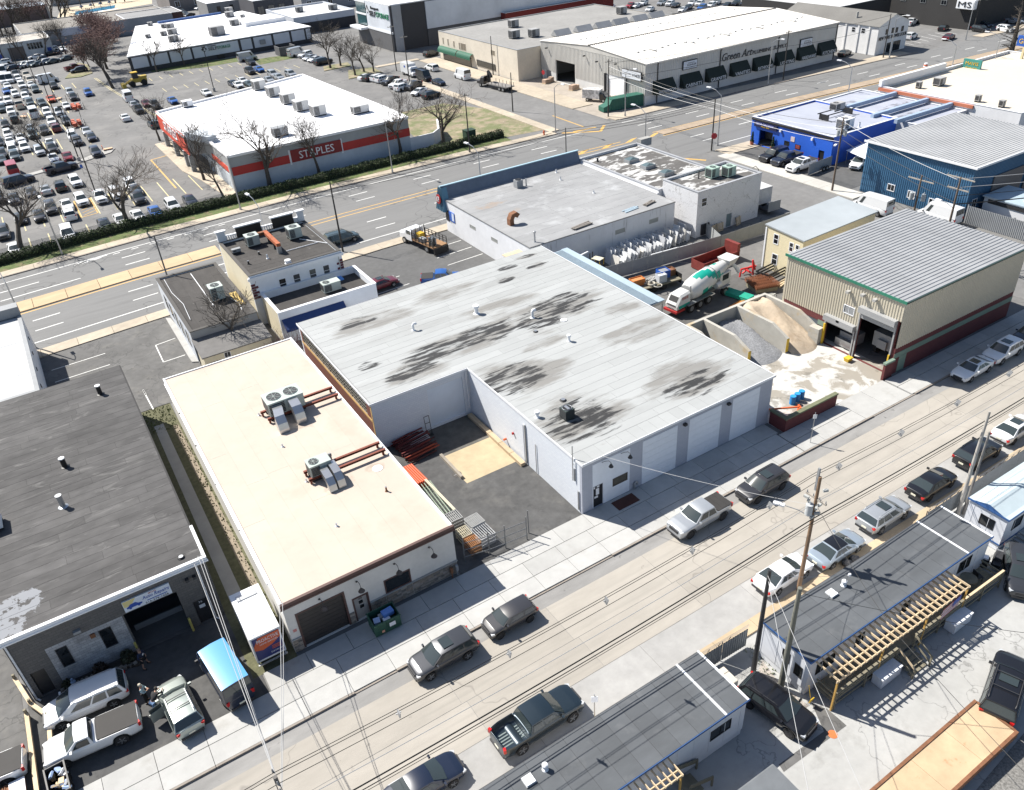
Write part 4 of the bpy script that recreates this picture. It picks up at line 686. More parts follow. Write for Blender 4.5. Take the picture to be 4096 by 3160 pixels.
for x,sd in ((-11.02,1),(.02,-1)):
    for k in range(6): w_=.5 if k%2 else .8; MB().box(x if sd>0 else .32-w_,x+w_ if sd>0 else .32,48.95,49.0,3.4+k*.32,3.66+k*.32).build('quoin',MARO,G1)
MB().tube([(-.15,48.9,3.4),(-.15,48.9,6.0)],.06,6).build('downpipe',STEEL,G1); MB().box(-11.2,.5,48.8,49.0,5.75,6.1).build('cornice',WHITE,G1)
RG2=(-10.2,1.65,42.6,48.95); G1b=building('parlour_annexe','single-storey white annexe with dark sunken roof behind a thick parapet',RG2,3.2,{'*':G1W,'W':CREAM},DKR,par=.75,pm=WHITE)
MB().box(-.9,1.7,48.9,49.4,3.2,3.35).box(-.9,-.4,47.6,48.9,3.2,3.35).build('blue_trim',mat('bright_blue_trim',(.12,.32,.72),.6,.05),G1b)
mb=MB().add([(-10,42.55,3.1),(-2.6,42.55,3.1),(-2.6,41.5,2.2),(-10,41.5,2.2),(-10,41.5,1.9),(-2.6,41.5,1.9)],[(3,2,1,0),(4,5,2,3)]); mb.build('awning',mat('navy_canvas',(.015,.04,.14),.8,.1),G1b)
rooftop_unit((-2.6,57.1,6.12),1.6,1.5,1.25,0,'pale cooling unit on rust feet at right of the parlour roof',1); rooftop_unit((-7.6,58.3,6.12),1.55,1.4,1.15,0,'pale cooling unit at left of the parlour roof',1); rooftop_unit((-2.7,45.9,3.2),2.1,1.2,1.0,0,'pale long cooling unit on the sunken annexe roof',1,legs=.1)
t=thing('rusty_duct','rusty orange roof duct between the two parlour cooling units','duct',(-5.7,56.5,6.12)); MB().box(-.25,.25,-3,2.4,.9,1.3).build('run',mat('orange_rust',(.35,.10,.04),.8,.3),t); MB().box(-.25,.25,-3.0,-2.5,.0,.9).build('drop',STEEL,t); MB().box(-1.3,-.25,1.9,2.4,.9,1.3).build('branch',RUST,t)
for y in (-1.2,1.): MB().box(-.2,.2,y-.04,y+.04,0,.9).build('stand',DARK,t)
for x,y,h,s,l in ((-7.45,53.1,.5,'x','white pipe on the parlour roof'),(-5.9,50.2,.2,'cap','mushroom vent at the front edge of the parlour roof'),(-7.9,55,.35,'x','short black pipe on the parlour roof left'),(-9.8,53,.4,'x','short black pipe by the parlour roof corner')): roof_vent((x,y,6.12),.1 if s=='x' else .22,h,l,s,WHITE if 'white' in l or 'mush' in l else BLACK)
rooftop_unit((-10,57.2,6.12),1.0,.5,.35,0,'low grey vent box by the parlour roof west edge',0,GREYP)
for a,b,nm in (((-2.3,56.2,6.2),(.0,52.5,6.2),'along the parapet'),((-4.9,53.6,6.2),(-.9,53.6,6.2),'across the roof')):
    MB().tube([a,b],.05,6).build('pipe_run',WHITE,label='thin white pipe lying %s on the parlour'%nm,cat='pipe')
# G2 / G3
RGG=(-19.4,-12.05,44.4,61.5); G2=building('dark_roof_shop','low white-walled shop with a dark flat roof and large cooling unit',RGG,3.85,{'*':mat('pale_blue_wall',(.55,.58,.62),.8,.05),'S':CONC},mat('roof_tar',(.04,.038,.036)),{'W':[(y,y+1.5,1.2,2.9) for y in (46.5,49.2,51.9,54.6,57.3)]},par=.15,pm=mat('dark_coping',(.07,.065,.06)),sheets=(DKR,1.0,4,9,'y'))
for y in (46.5,49.2,51.9,54.6,57.3): window(G2,'W',RGG,y,y+1.5,1.2,2.9,DARK,GLASS,(0,0),.06)
MB().box(-13.2,-12.1,47.5,51.5,3.88,3.95).build('ochre_patch',mat('ochre',(.5,.36,.12),.8,.1),G2); MB().box(-19.45,-17.9,44.2,44.39,.5,2.9).build('shutter',mat('slate_shutter',(.13,.15,.19),.7,.1),G2); MB().box(-13.6,-12.8,44.25,44.39,1.6,2.8).build('barred_window',WHITE,G2)
rooftop_unit((-14.6,50.9,3.87),1.5,1.5,1.5,0,'large pale cooling unit with a black fan on the dark shop roof',1)
MB().tube([(-15.5,60,4.05),(-15.55,49.3,4.05)],.05,6).build('pipe_run',WHITE,label='straight white pipe running along the dark shop roof',cat='pipe'); MB().tube([(-13.4,49.6,4.1),(-13.0,48,4.05),(-13.2,46,4.05)],.05,6).build('pipe_run',WHITE,label='bent white pipe behind the dark shop cooling unit',cat='pipe'); MB().tube([(-18.6,60.6,4.0),(-18.7,56,4.02),(-18.3,52,4.0),(-18.6,47.5,4.0)],.03,5).build('cable_run',WHITE,label='wavy white cable along the west edge of the dark shop',cat='cable')
G3=thing('lean_to','grey lean-to shed with small window below the dark shop','building',(-15.8,42.5,0),world=True); RG3=(-19.3,-12,40.7,44.38); shell(G3,RG3,2.5,.2,CREAM,{'S':[(-18.95,-17.7,.1,1.75),(-17.2,-16.5,1.75,2.4)]})
MB().add([(-19.5,40.5,2.5),(-11.9,40.5,2.5),(-11.9,44.38,3.0),(-19.5,44.38,3.0),(-19.5,40.5,2.62),(-11.9,40.5,2.62),(-11.9,44.38,3.12),(-19.5,44.38,3.12)],[(0,3,2,1),(4,5,6,7),(0,1,5,4),(1,2,6,5),(3,0,4,7)]).build('roof',mat('shed_roof',(.15,.145,.14),.85,.12),G3); MB().box(-18.95,-17.7,40.8,40.85,.1,1.75).build('door',DARK,G3); window(G3,'S',RG3,-17.2,-16.5,1.75,2.4,WHITE,GLASS,(1,0),.05)
S('footpath',MB().prism([(-20.06,58.33,0),(-19.57,57.94,0),(-18.74,46.77,0),(-19.12,44.76,0),(-20.03,45.32,0),(-20.08,46.49,0)],0,.12),CONC)
# K: left building, light metal roof
KR=mat('pale_metal_roof',(.40,.41,.42),.6,.06,1,big=.08,bsc=.3,stretch=(.2,1,1)); rnd(KR,.05)
RK=(-62,-34.35,39.4,59.7); K=building('pale_roof_shed','white-walled shed with a pale seamed roof at the left frame edge',RK,5.1,SUNW,mat('pale_seam',(.3,.3,.31),.8,.1),par=.12,pm=GREYP,sheets=(KR,1.1,12,16))
MB().box(-62,-34.3,58.5,59.9,5.2,6.3).build('front_parapet',GREYP,K)
for k in range(4): MB().box(-34.34,-34.28,43+k*4,43.4+k*4,3.6,3.9).build('wall_lamp',DARK,K)
# ---- STAPLES store
STR=mat('store_red',(.42,.030,.025),.6,.05); SGR=mat('store_grey',(.33,.34,.345),.75,.05,2); SBL2=mat('store_white_block',(.47,.51,.55),.8,.05,2)
St=thing('stationery_store','big white-roofed store with red fascia behind the hedge','building',(16,120,0),world=True)
ST=[(.6,98.7),(33.6,98.7),(33.6,108),(32.2,150.5),(-2.2,140.5),(-2.2,116),(.6,116)]
MB().prism([(.6,98.72),(33.58,98.72),(32.2,150.4),(1.6,141.3),(1.6,116),(.6,116)],0,2.6).build('wall',SBL2,St); MB().prism(ST,2.9,5.85).build('upper_wall',SGR,St)
MB().prism([(.7,98.9),(33.4,98.9),(33.4,108),(32,150.2),(-2.0,140.3),(-2.0,116.2),(.7,116.2)],5.851,5.95).build('roof',WROOF,St)
MB().box(.62,33.58,98.74,99.2,2.6,2.9).build('wall',SBL2,St)
def edge(par,pts,z0,z1,th,m,name):
    for a,b in zip(pts,pts[1:]): MB().bar((a[0],a[1],(z0+z1)/2),(b[0],b[1],(z0+z1)/2),th,z1-z0).build(name,m,par)
edge(St,ST+[ST[0]],5.95,6.35,.4,WROOF,'parapet'); 
MB().box(.55,33.65,98.62,98.7,2.9,4.3).build('red_band',STR,St); MB().box(10.9,20.2,98.5,98.61,2.95,5.0).build('sign_board',mat('sign_dark_red',(.22,.02,.02),.6,.05),St); text('STAPLES',6.4,1.25,(12.35,98.49,3.35),(1,0,0),(0,0,1),WHITE,St,.08)
for x in (10.75,20.25): MB().box(x-.15,x+.15,98.55,98.69,2.6,5.1).build('sign_post',WHITE,St)
MB().box(-2.35,-2.21,116,140.4,3.0,6.4).build('front_fascia',mat('store_orange_red',(.60,.065,.03),.6,.05),St); text('STAPLES',11,1.7,(-2.37,134.5,4.0),(0,-1,0),(0,0,1),WHITE,St,.1); MB().box(.5,.595,98.7,111,3.1,4.0).build('red_band',mat('store_orange_red',(.6,.065,.03)),St); MB().box(-2.32,-2.2,139,140.5,4.0,5.2).build('small_sign',DARK,St)
for y in (137.6,129,120.5,116.3): MB().box(-2.6,-1.8,y-.4,y+.4,0,3.0).build('column',SGR,St)
MB().prism([(.3,110),(1.9,110),(1.9,116.6),(-2.2,116.6),(-2.2,116)],5.9,7.1).build('tower',SBL2,St); MB().box(.4,.62,98.5,99.9,0,5.9).build('corner_pier',SGR,St)
S('store_walk',MB().prism([(-4.2,141),(-1,141.5),(.6,117),(.6,99),(-1.4,97.5),(-2.6,110),(-4,118)],-.02,.1),BPAV)
for i,(x,y) in enumerate(((19.9,144.8),(20.3,136.2),(20.5,127.6),(20.5,119.9),(21.7,113.8))): rooftop_unit((x+.5,y,5.96),2.5,2.4,1.7,0,'boxy white roof unit on the store, %s from the back of the row'%('first','second','third','fourth','fifth')[i],0,mat('unit_white',(.55,.55,.54),.6,.05),'row of roof units on the store')
rooftop_unit((28.8,109.2,5.96),3.2,1.6,1.2,0,'long white roof unit near the store right edge',0,mat('unit_white',(.55,.55,.54)));rooftop_unit((11.8,105.3,5.96),2.6,1.6,1.3,0,'grey roof unit at the front of the store roof',0,GREYP); rooftop_unit((4.2,141,5.96),2.0,1.4,1.0,0,'lone white roof unit at the store far left corner',0,WHITE)
t=thing('dock_wall','white curved screen wall at the store loading dock','wall',(38,100,0),world=True); 
for a,b in (((33.6,98.9),(38.5,99)),((38.5,99),(42,102)),((42,102),(43.5,107))): MB().bar((*a,1.2),(*b,1.2),.25,2.4).build('panel',SUNW,t)
# ---- SELF STORAGE buildings
CHAR=mat('charcoal_panel',(.045,.045,.05),.7,.08,2); SSW=mat('storage_white',(.58,.61,.66),.7,.03,1); 
S1=thing('storage_hall','long low storage hall with a white roof and charcoal pilasters','building',(34,250,0),world=True); P1=[(6.6,222.7),(61.6,225.2),(56.5,281),(20,281)]
MB().prism(P1,0,4.4).build('wall',CHAR,S1); MB().prism([(6.4,222.5),(61.8,225),(56.7,281.3),(19.8,281.3)],4.4,4.65).build('roof',WROOF,S1)
SL=(225.2-222.7)/55.
for a,b in ((7.4,11.7),(12.4,17.4),(18,24),(24.6,38.2),(39,42.3),(43,48.6),(49.3,54.4),(55.1,59.3),(59.9,61.3)): MB().add([(a,222.6+(a-6.6)*SL,1.2),(b,222.6+(b-6.6)*SL,1.2),(b,222.6+(b-6.6)*SL,4.1),(a,222.6+(a-6.6)*SL,4.1),(a,222.75+(a-6.6)*SL,1.2),(b,222.75+(b-6.6)*SL,1.2),(b,222.75+(b-6.6)*SL,4.1),(a,222.75+(a-6.6)*SL,4.1)],[(0,1,2,3),(0,4,5,1),(3,2,6,7),(0,3,7,4),(1,5,6,2)]).build('wall_panel',SSW,S1)
GRT=mat('sign_green',(.03,.22,.11),.6,.05); text('SELF',2.6,.8,(29.1,223.55,2.65),(1,.045,0),(0,0,1),DARK,S1,.1); text('STORAGE',3.9,.8,(31.8,223.68,2.65),(1,.045,0),(0,0,1),GRT,S1,.1); text('Freeport',2.4,.5,(29.1,223.55,3.55),(1,.045,0),(0,0,1),DARK,S1,.1)
MB().add([(27.0,223.45,3.2),(27.9,223.48,2.4),(28.7,223.5,3.2),(27.9,223.48,4.0)],[(0,1,2,3)]).add([(27.5,223.4,2.9),(27.9,223.4,2.75),(28.3,223.4,2.9),(27.9,223.4,3.7)],[(0,1,2,3)],1).build('logo',[DARK,WHITE],S1)
MB().box(31.4,33.2,223.3,223.7,0,1.15).build('door',BLACK,S1); MB().box(44.8,46.4,223.7,224.4,2.0,3.2).build('window',GREYP,S1); MB().prism([(46.6,243),(60,243.3),(58.8,254.5),(47.0,254.5)],4.65,5.9).build('upper_roof',WROOF,S1)
MB().prism([(27,279),(49,280.6),(49,281.2),(27,280)],4.65,5.3).build('blue_parapet',mat('parapet_blue',(.07,.14,.34),.7,.05),S1)
for i,(x,y,s) in enumerate(((24,277.3,1.5),(26.4,267,1.8),(27.6,263.4,2.4),(22.8,250.8,1.8),(25.4,250.2,2.6),(18,250.7,1.5),(22.6,236.5,2.6),(52.3,282,2.4),(49.2,270.2,2.6),(45.1,250.1,2.6),(35.5,235.4,4.2),(51.9,264,1.4))): rooftop_unit((x,y,4.66),s,s*.8,s*.55,0,'small grey unit on the storage hall roof, number %s from the left back'%('one two three four five six seven eight nine ten eleven twelve'.split()[i]),0,mat('unit_grey',(.33,.33,.33),.7,.1),'units on the storage hall roof')
S2=thing('storage_tower','tall white and charcoal storage block with green lettering','building',(106,215,0),world=True); RS2=(73.2,140,189,214)
MB().box(*RS2[:2],189,214,0,12).build('wall',CHAR,S2); MB().box(73,140.2,188.8,214.2,12,12.3).build('roof',WROOF,S2)
MB().box(72.9,73.19,189.6,206,5.2,11.9).build('wall_panel',SSW,S2); MB().box(72.7,73.19,189,206.2,4.6,5.15).build('ledge',WHITE,S2); MB().box(72.8,73.19,189,213.8,.0,4.5).build('base_wall',mat('charcoal_block',(.10,.10,.105),.8,.1,3),S2); MB().box(73.5,76.2,188.6,188.99,.0,12).build('corner_pier',mat('pier_grey',(.33,.34,.36),.7,.05),S2)
MB().box(84,140,188.6,188.99,4.6,11.8).build('wall_panel',SSW,S2); MB().box(84,140,188.75,188.99,.1,4.5).build('base_wall',mat('charcoal_block',(.1,.1,.105)),S2)
for z in (5.2,8.6):
    for k in range(6): MB().box(72.95,73.18,206.6+k*1.15,207.6+k*1.15,z,z+2.8).build('window',mat('teal_glass',(.04,.09,.10),.1,.05),S2)
MB().box(72.85,73.19,206.3,214,8.0,8.5).box(72.85,73.19,206.3,214,11.4,12).build('spandrel',WHITE,S2); MB().box(70.5,72.9,206,214.5,4.3,4.9).build('entrance_canopy',WHITE,S2)
text('SELF',4.4,1.35,(72.88,203.4,8.3),(0,-1,0),(0,0,1),DARK,S2,.15); text('STORAGE',8.6,1.35,(72.88,198.6,8.3),(0,-1,0),(0,0,1),GRT,S2,.15); text('Freeport',5.6,1.0,(72.88,202.2,9.9),(0,-1,0),(0,0,1),DARK,S2,.15)
MB().add([(72.86,206,9.8),(72.86,204.8,8.6),(72.86,203.8,9.8),(72.86,204.8,11.1)],[(0,1,2,3)]).add([(72.83,205.4,9.3),(72.83,204.8,9.1),(72.83,204.3,9.3),(72.83,204.8,10.6)],[(0,1,2,3)],1).build('logo',[DARK,WHITE],S2)
# mid low building between the halls
M1=building('flat_white_hall','low white hall with charcoal base between the two storage blocks',(62.5,84,243,272),4.6,SSW,mat('hall_roof',(.5,.5,.5),.8,.05),par=.5,pm=SSW); MB().box(62.4,84,242.85,242.99,0,3.2).build('base_wall',CHAR,M1)
rooftop_unit((70,258,4.6),2.2,2,1.4,0,'boxy unit on the flat white hall, left one',0,GREYP); rooftop_unit((80,252,4.6),2.6,2,1.4,0,'boxy unit on the flat white hall, right one',0,GREYP)
t=thing('bin_enclosure','charcoal block bin enclosure on the grass by the storage hall','enclosure',(49,213,0),world=True)
for a in ((46.2,51.2,211,211.3),(46.2,46.5,211.3,215.5),(50.9,51.2,211.3,215.5)): MB().box(*a,0,2.4).build('wall',mat('charcoal_block',(.1,.1,.105)),t)
S('storage_lawn',MB().sheet([(38.88,212.85,0),(37.86,204.42,0),(49.31,205.26,0),(48.86,211.13,0),(43.92,213.1,0)],-.01).sheet([(11.35,220.63,0),(24.75,214.43,0),(37.03,214.51,0),(38.44,220.43,0),(12.6,228.41,0)],-.01),GRASS)
# ---- cream annex with the green awning
CRW=mat('cream_render',(.60,.545,.46),.85,.06,2); RAN=(77.8,130,130.6,170); wAn=[(167.2,167.9,3.9,5.6),(164.4,165.2,3.8,5.55),(161.2,162,3.7,5.4),(158.2,159,3.6,5.4),(155.2,158,3.6,5.4),(140.8,142.8,4.3,5.6)]
GR2=mat('gravel_roof',(.25,.245,.235),.9,.12,1.2,big=.12,bsc=.1)
An=building('cream_showroom','long cream two-storey building with grey roof and green barrel awnings',RAN,6.8,CRW,GR2,{'W':wAn},par=.15,pm=GREYP)
for a,b,c,d_ in wAn: window(An,'W',RAN,a,b,c,d_,CRW,mat('tan_blind',(.20,.17,.13),.4,.1),(1,0),.08)
for a,b,tx in ((159.4,169.3,'GREEN ART'),(151.8,159,'BATH & TILE') ):
    mb=MB(); rg=[[(77.78-1.1*math.sin(k*PI/10),y,2.4+1.0*math.cos(k*PI/10)) for k in range(6)] for y in (a,b)]; mb.loft(rg,closed=False,cap=False); mb.build('awning',mat('awning_green',(.012,.10,.06),.7,.08),An); MB().box(76.66,76.7,a,b,2.0,2.41).build('valance',mat('awning_green',(.012,.1,.06)),An)
MB().box(77.6,77.79,153,168,.1,2.2).build('shopfront',GLASS,An); MB().box(77.65,77.79,141,150,1.0,2.4).build('shopfront',GLASS,An)
for k,x in enumerate((93.8,100.5,106.6,112.3,118.6,124.3)):
    t=thing('roof_monitor','grey gabled roof monitor behind the plumbing hall, %s from the left'%('first','second','third','fourth','fifth','sixth')[k],'skylight',(x+2,138.2,6.95),0,'gabled roof monitors'); MB().add([(-2.3,-1.4,0),(2.3,-1.4,0),(2.3,1.4,0),(-2.3,1.4,0),(-2.3,0,1.3),(2.3,0,1.3)],[(0,1,5,4),(2,3,4,5),(0,4,3),(1,2,5)]).build('gable',GALV if k!=3 else GREYP,t)
for x,y,n_ in ((94.2,158,'far left'),(86,144.7,'near left'),(90.1,142,'near right'),(124.4,150.1,'far right')): rooftop_unit((x,y,6.82),2.3,1.9,1.6,0,'grey cooling unit on the cream showroom roof, %s one'%n_,0,mat('unit_grey',(.33,.33,.33)),'units on the cream showroom roof')
Rb=building('red_warehouse','long low red-walled warehouse behind the cream showroom',(109,150,186,220),5.6,mat('barn_red',(.16,.018,.015),.8,.08),GR2,par=.1)
Bk=building('black_roof_store','low block with a black roof behind the plumbing hall',(140,157,133,147),5,CRW,mat('black_roof',(.03,.03,.032),.9,.15))
# ---- GA: plumbing hall
GAW=mat('pale_ribbed_wall',(.50,.49,.465),.55,.03,1,metal=.1); GAR=mat('pale_ribbed_roof',(.47,.45,.42),.55,.05,.5,metal=.1,big=.06,stretch=(.3,1,1)); RGA=(84.2,141.8,92.3,130.3); RY_=111.2
GA=thing('plumbing_hall','long pale ribbed-metal supply hall with dark green shop awnings','building',(113,111,0),world=True)
opG=[(116.6,124.2,.03,4.75),(98.1,105.4,.1,4.5),(126.1,128.2,.1,2.0)]
mb=MB(); wallside(mb,'W',RGA,0,8.1,.3,opG); mb.build('wall',mat('white_base',(.60,.60,.59),.8,.05),GA); MB().box(84.2,141.8,92.3,92.6,0,8.1).build('wall',mat('white_base',(.6,.6,.59)),GA); MB().box(141.5,141.8,92.6,130,0,8.1).box(84.5,141.5,130,130.3,0,8.1).build('wall',GAW,GA)
cladding(GA,'S',RGA,84.2,141.8,1.85,8.1,GAW,.5,.06,1.5); cladding(GA,'W',RGA,92.3,130.3,1.85,8.1,GAW,.5,.06,1.5,ops=opG)
MB().add([(84.15,92.3,8.1),(84.15,130.3,8.1),(84.15,RY_,9.35)],[(0,2,1)]).build('gable',GAW,GA)
metal_roof(GA,84,142,92,RY_,8.15,9.4,'y',GAR,1.8,.6,.07); metal_roof(GA,84,142,RY_,130.6,9.4,8.15,'y',GAR,1.8,.6,.07)
g=MB(); [g.box(84+k*.6,84.35+k*.6,RY_-.25,RY_+.25,9.38,9.56) for k in range(96)]; g.build('ridge_cap',DARK,GA)['kind']='stuff'
SKY=mat('translucent_panel',(.80,.80,.78),.5,.02)
for j,(yy,zz) in enumerate(((100.3,8.78),(120.5,8.88))):
    g=MB()
    for k in range(24): g.box(88+k*2.2,88.7+k*2.2,yy-.5+(k%3)*.4,yy-.1+(k%3)*.4,zz+.04,zz+.16)
    for k in range(5): g.box(92+k*10.5,92.5+k*10.5,yy-1.8,yy+1.2,zz-.08+.1,zz+.2)
    g.build('skylight_panels',SKY,GA)['kind']='stuff'
MB().box(83.95,142.05,91.85,92.0,7.95,8.2).build('gutter',STEEL,GA); MB().box(84.35,84.45,98.15,105.35,.1,4.45).build('loading_door',WHITE,GA); MB().box(83.7,84.15,98.1,98.4,.1,4.6).box(83.7,84.15,105.1,105.4,.1,4.6).build('dock_seal',DARK,GA); MB().box(84.3,84.4,126.15,128.15,.1,1.95).build('door',GREYP,GA)
for x in (87.3,104.7,122.2,141.4): MB().tube([(x,91.9,8.0),(x,92.15,7.6),(x,92.15,.1)],.1,6).build('downpipe',BLACK,GA)
AWG=mat('dark_awning',(.013,.022,.018),.85,.1)
for x0,w_,tx in ((86.1,5.4,'SHOWROOM'),(93.5,5.4,'CABINETS'),(100.6,5.2,'GRANITE'),(107.7,5.2,'VANITIES'),(114.6,5.3,'BATHROOMS'),(121.5,5.3,'LIGHTING'),(128.5,5.4,'HARDWARE'),(135.4,5.4,'KITCHENS')):
    mb=MB().add([(x0,92.24,4.55),(x0+w_,92.24,4.55),(x0+w_,90.9,2.9),(x0,90.9,2.9),(x0,90.9,1.95),(x0+w_,90.9,1.95),(x0,92.24,1.95),(x0+w_,92.24,1.95)],[(3,2,1,0),(4,5,2,3),(0,6,4,3),(1,2,5,7)]); a=mb.build('awning',AWG,GA)
    text(tx,w_*.84,.72,(x0+w_*.1,90.88,2.06),(1,0,0),(0,0,1),WHITE,GA,.02)
text('Green Art',9.0,1.55,(105.2,92.2,5.3),(1,0,0),(0,0,1),DARK,GA,.08,shear=.3); text('PLUMBING SUPPLY',10.6,.75,(114.3,92.2,5.35),(1,0,0),(0,0,1),DARK,GA,.08)
for x0,w_,z0,h_ in ((94.1,3.7,5.5,1.5),(129.3,3.7,4.6,1.5)):
    MB().box(x0-.12,x0+w_+.12,91.98,92.22,z0-.12,z0+h_+.12).build('sign_frame',BLACK,GA); MB().box(x0,x0+w_,91.95,91.979,z0,z0+h_).build('sign_face',mat('sign_pale',(.6,.63,.68),.5,.03),GA); text('KOHLER',w_*.66,.38,(x0+w_*.28,91.94,z0+.55),(1,0,0),(0,0,1),BLACK,GA,.02); MB().box(x0+w_*.3,x0+w_*.8,91.935,91.949,z0+1.05,z0+1.2).build('sign_line',GREYP,GA); text('379-6649',w_*.75,.2,(x0+w_*.15,91.94,z0+.15),(1,0,0),(0,0,1),BLACK,GA,.02)
MB().box(83.6,83.98,93,99.2,4.75,6.5).build('sign_frame',DARK,GA); MB().box(83.57,83.599,93.1,99.1,4.85,6.4).build('sign_face',mat('sign_pale',(.6,.63,.68)),GA); text('PLUMBING SUPPLY',2.9,.4,(83.56,98.9,5.5),(0,-1,0),(0,0,1),GREYP,GA,.02); text('KOHLER',2.4,.6,(83.56,95.7,5.3),(0,-1,0),(0,0,1),BLACK,GA,.02)
for y,z in ((112.5,7.2),(108,6.6),(101.5,7.0),(127.2,7.0)): MB().box(83.4,84.0,y-.15,y+.15,z-.15,z+.1).build('wall_lamp',DARK,GA)
# ---- shower-door house and dark brick block
RNY=(150.9,162,88,117); NYW=mat('house_white',(.70,.70,.70),.75,.05,1.5); wNS=[(153.6,154.6,4.2,5.4),(155.8,156.8,4.2,5.4),(157.3,158.2,4.1,5.3),(159.4,160.3,4.1,5.3),(157.3,160,.05,2.2),(154.9,156.4,.05,2.2)]; wNW=[(94.3,95.4,4.4,5.6),(91.5,92.7,4.4,5.6),(102,103.2,4.4,5.6)]
NY=thing('gabled_shop','white gabled shop with grey shingle roof beside the highway','building',(156.5,102,0),world=True); shell(NY,RNY,6.4,.3,NYW,{'S':wNS,'W':wNW})
for a,b,c,d_ in wNS: window(NY,'S',RNY,a,b,c,d_,DARK,GLASS,(0,1) if d_>3 else (2,0),.07)
for a,b,c,d_ in wNW: window(NY,'W',RNY,a,b,c,d_,WHITE,GLASS,(0,1),.09)
GS=mat('grey_shingle',(.155,.15,.14),.9,.1,3,big=.12); xm=156.4
MB().add([(150.6,87.7,6.3),(150.6,117.3,6.3),(xm,117.3,8.5),(xm,87.7,8.5),(162.3,87.7,6.3),(162.3,117.3,6.3)],[(0,3,2,1),(3,4,5,2)]).build('roof',GS,NY); MB().add([(150.9,88.01,6.4),(162,88.01,6.4),(xm,88.01,8.4)],[(0,1,2)]).add([(150.9,116.9,6.4),(162,116.9,6.4),(xm,116.9,8.4)],[(2,1,0)]).build('gable',NYW,NY); MB().cyl((153,96,7),(153,96,8.6),.25,n=10).build('chimney_pipe',CONC,NY)
text('NEW YORK SHOWER DOOR',10.2,.8,(151.5,87.97,3.1),(1,0,0),(0,0,1),BLACK,NY,.06)
for y in (90.4,93.4,97,101,105): MB().box(150.7,150.89,y-.2,y+.2,0,6.3).build('pilaster',NYW,NY)
DKB=mat('dark_brick',(.035,.034,.034),.85,.15,3); MSb=thing('dark_brick_block','large dark brick block with a white lettered sign board','building',(205,105,0),world=True); MB().box(190,215,89.5,150,0,7.5).build('wall',DKB,MSb); MB().box(189.8,215.2,89.3,150.2,7.5,7.8).build('roof',mat('dark_flat_roof',(.12,.12,.12),.9,.1),MSb); MB().box(188.6,189.9,88.6,93.4,5.0,7.2).build('sign_board',WHITE,MSb); text('MS',3.6,1.3,(188.55,92.9,5.4),(0,-1,0),(0,0,1),BLACK,MSb,.06)
for y in (97,103,109,116): window(MSb,'W',(190,215,89.5,150),y,y+1.6,5.2,6.4,GREYP,GLASS,(1,0),.08,(.0,.1))
b=building('grey_roof_block','low dark block with white-grey roof behind the gabled shop',(165,188,112,145),6.4,DKB,mat('pale_far_roof',(.5,.5,.5),.8,.1))
# ---- blue body shop, its neighbours
SBLU=mat('cobalt_wall',(.016,.10,.52),.55,.05,2); BSR=mat('silver_roof',(.34,.36,.42),.7,.06,1,big=.12,bsc=.2,stretch=(1,.5,1)); layer(BSR,(.13,.13,.15),.45,.52,.57,amt=.75,seed=4,mask=[(100,55.5,5,2),(104,48.5,6,2.5),(102,43.8,7,1.6),(110,52,4,2)],detail=8)
RBS=(80.9,96.5,42.9,60); oB=[(55.1,58.1,.05,2.7),(51.4,52.5,1.3,2.05),(49,50.15,1.2,1.95),(44.25,45.35,.05,2.05)]
BS=building('body_shop','cobalt blue body shop with silver roof on the side street',RBS,4.3,SBLU,BSR,{'W':oB},par=.25,pm=mat('roof_edge_white',(.6,.62,.66),.7,.05)); MB().box(80.75,80.89,42.8,60,4.1,4.45).build('black_fascia',BLACK,BS)
for a,b,c,d_ in oB[1:3]: window(BS,'W',RBS,a,b,c,d_,BLACK,GLASS,(0,0),.08)
MB().box(81.05,81.1,44.27,45.33,.05,2.0).build('door',BLACK,BS); MB().box(82.4,82.5,55.1,58.1,1.0,2.7).build('rolling_door',DARK,BS); MB().box(80.6,80.88,54.2,59.2,3.2,4.0).build('sign_board',mat('sign_navy',(.01,.012,.05),.5,.1),BS); text('CLEAR COLLISION',3.9,.33,(80.58,58.8,3.6),(0,-1,0),(0,0,1),mat('sign_lilac',(.4,.45,.9),.5,0,big=0),BS,.03); text('Auto Spa',1.8,.26,(80.58,57.6,3.26),(0,-1,0),(0,0,1),YEL,BS,.03,shear=.2)
MB().box(80.84,80.89,50.4,51.2,2.2,3.0).build('poster',mat('poster_pink',(.6,.5,.5),.6,.1),BS); MB().box(80.82,80.89,49.15,50.0,1.3,1.85).build('menu_board',mat('menu_red',(.25,.05,.05),.6,.6,9),BS)
for y in (53.4,46.8): MB().box(80.55,80.88,y-.15,y+.15,3.3,3.7).build('wall_lamp',WHITE,BS)
BS2=building('silver_roof_annexe','row of low silver-roofed bays joined to the blue body shop',(96.52,109.4,38.9,60),4.0,mat('pale_wall',(.5,.52,.56),.8,.05),BSR,par=.1,pm=mat('roof_edge_white',(.6,.62,.66)))
for y in (52.7,46.3,41.8): MB().box(94.5,109.3,y-.3,y+.3,4.25,4.9).build('party_wall',mat('roof_edge_blue',(.30,.38,.50),.7,.06),BS2)
rooftop_unit((91,50.8,5.4),2.2,1.4,1.0,0,'grey cooling unit on black steel frame above the body shop',1,mat('unit_grey',(.33,.33,.33))); 
t=thing('roof_frame','black steel frame carrying the body shop cooling unit','frame',(91,50.8,4.3)); 
for y in (-.9,.9): MB().bar((-3.6,y,1.0),(3.6,y,1.0),.14).build('beam',BLACK,t)
for x in (-3,3): MB().box(x-.08,x+.08,-.95,.95,0,.95).build('leg_frame',BLACK,t)
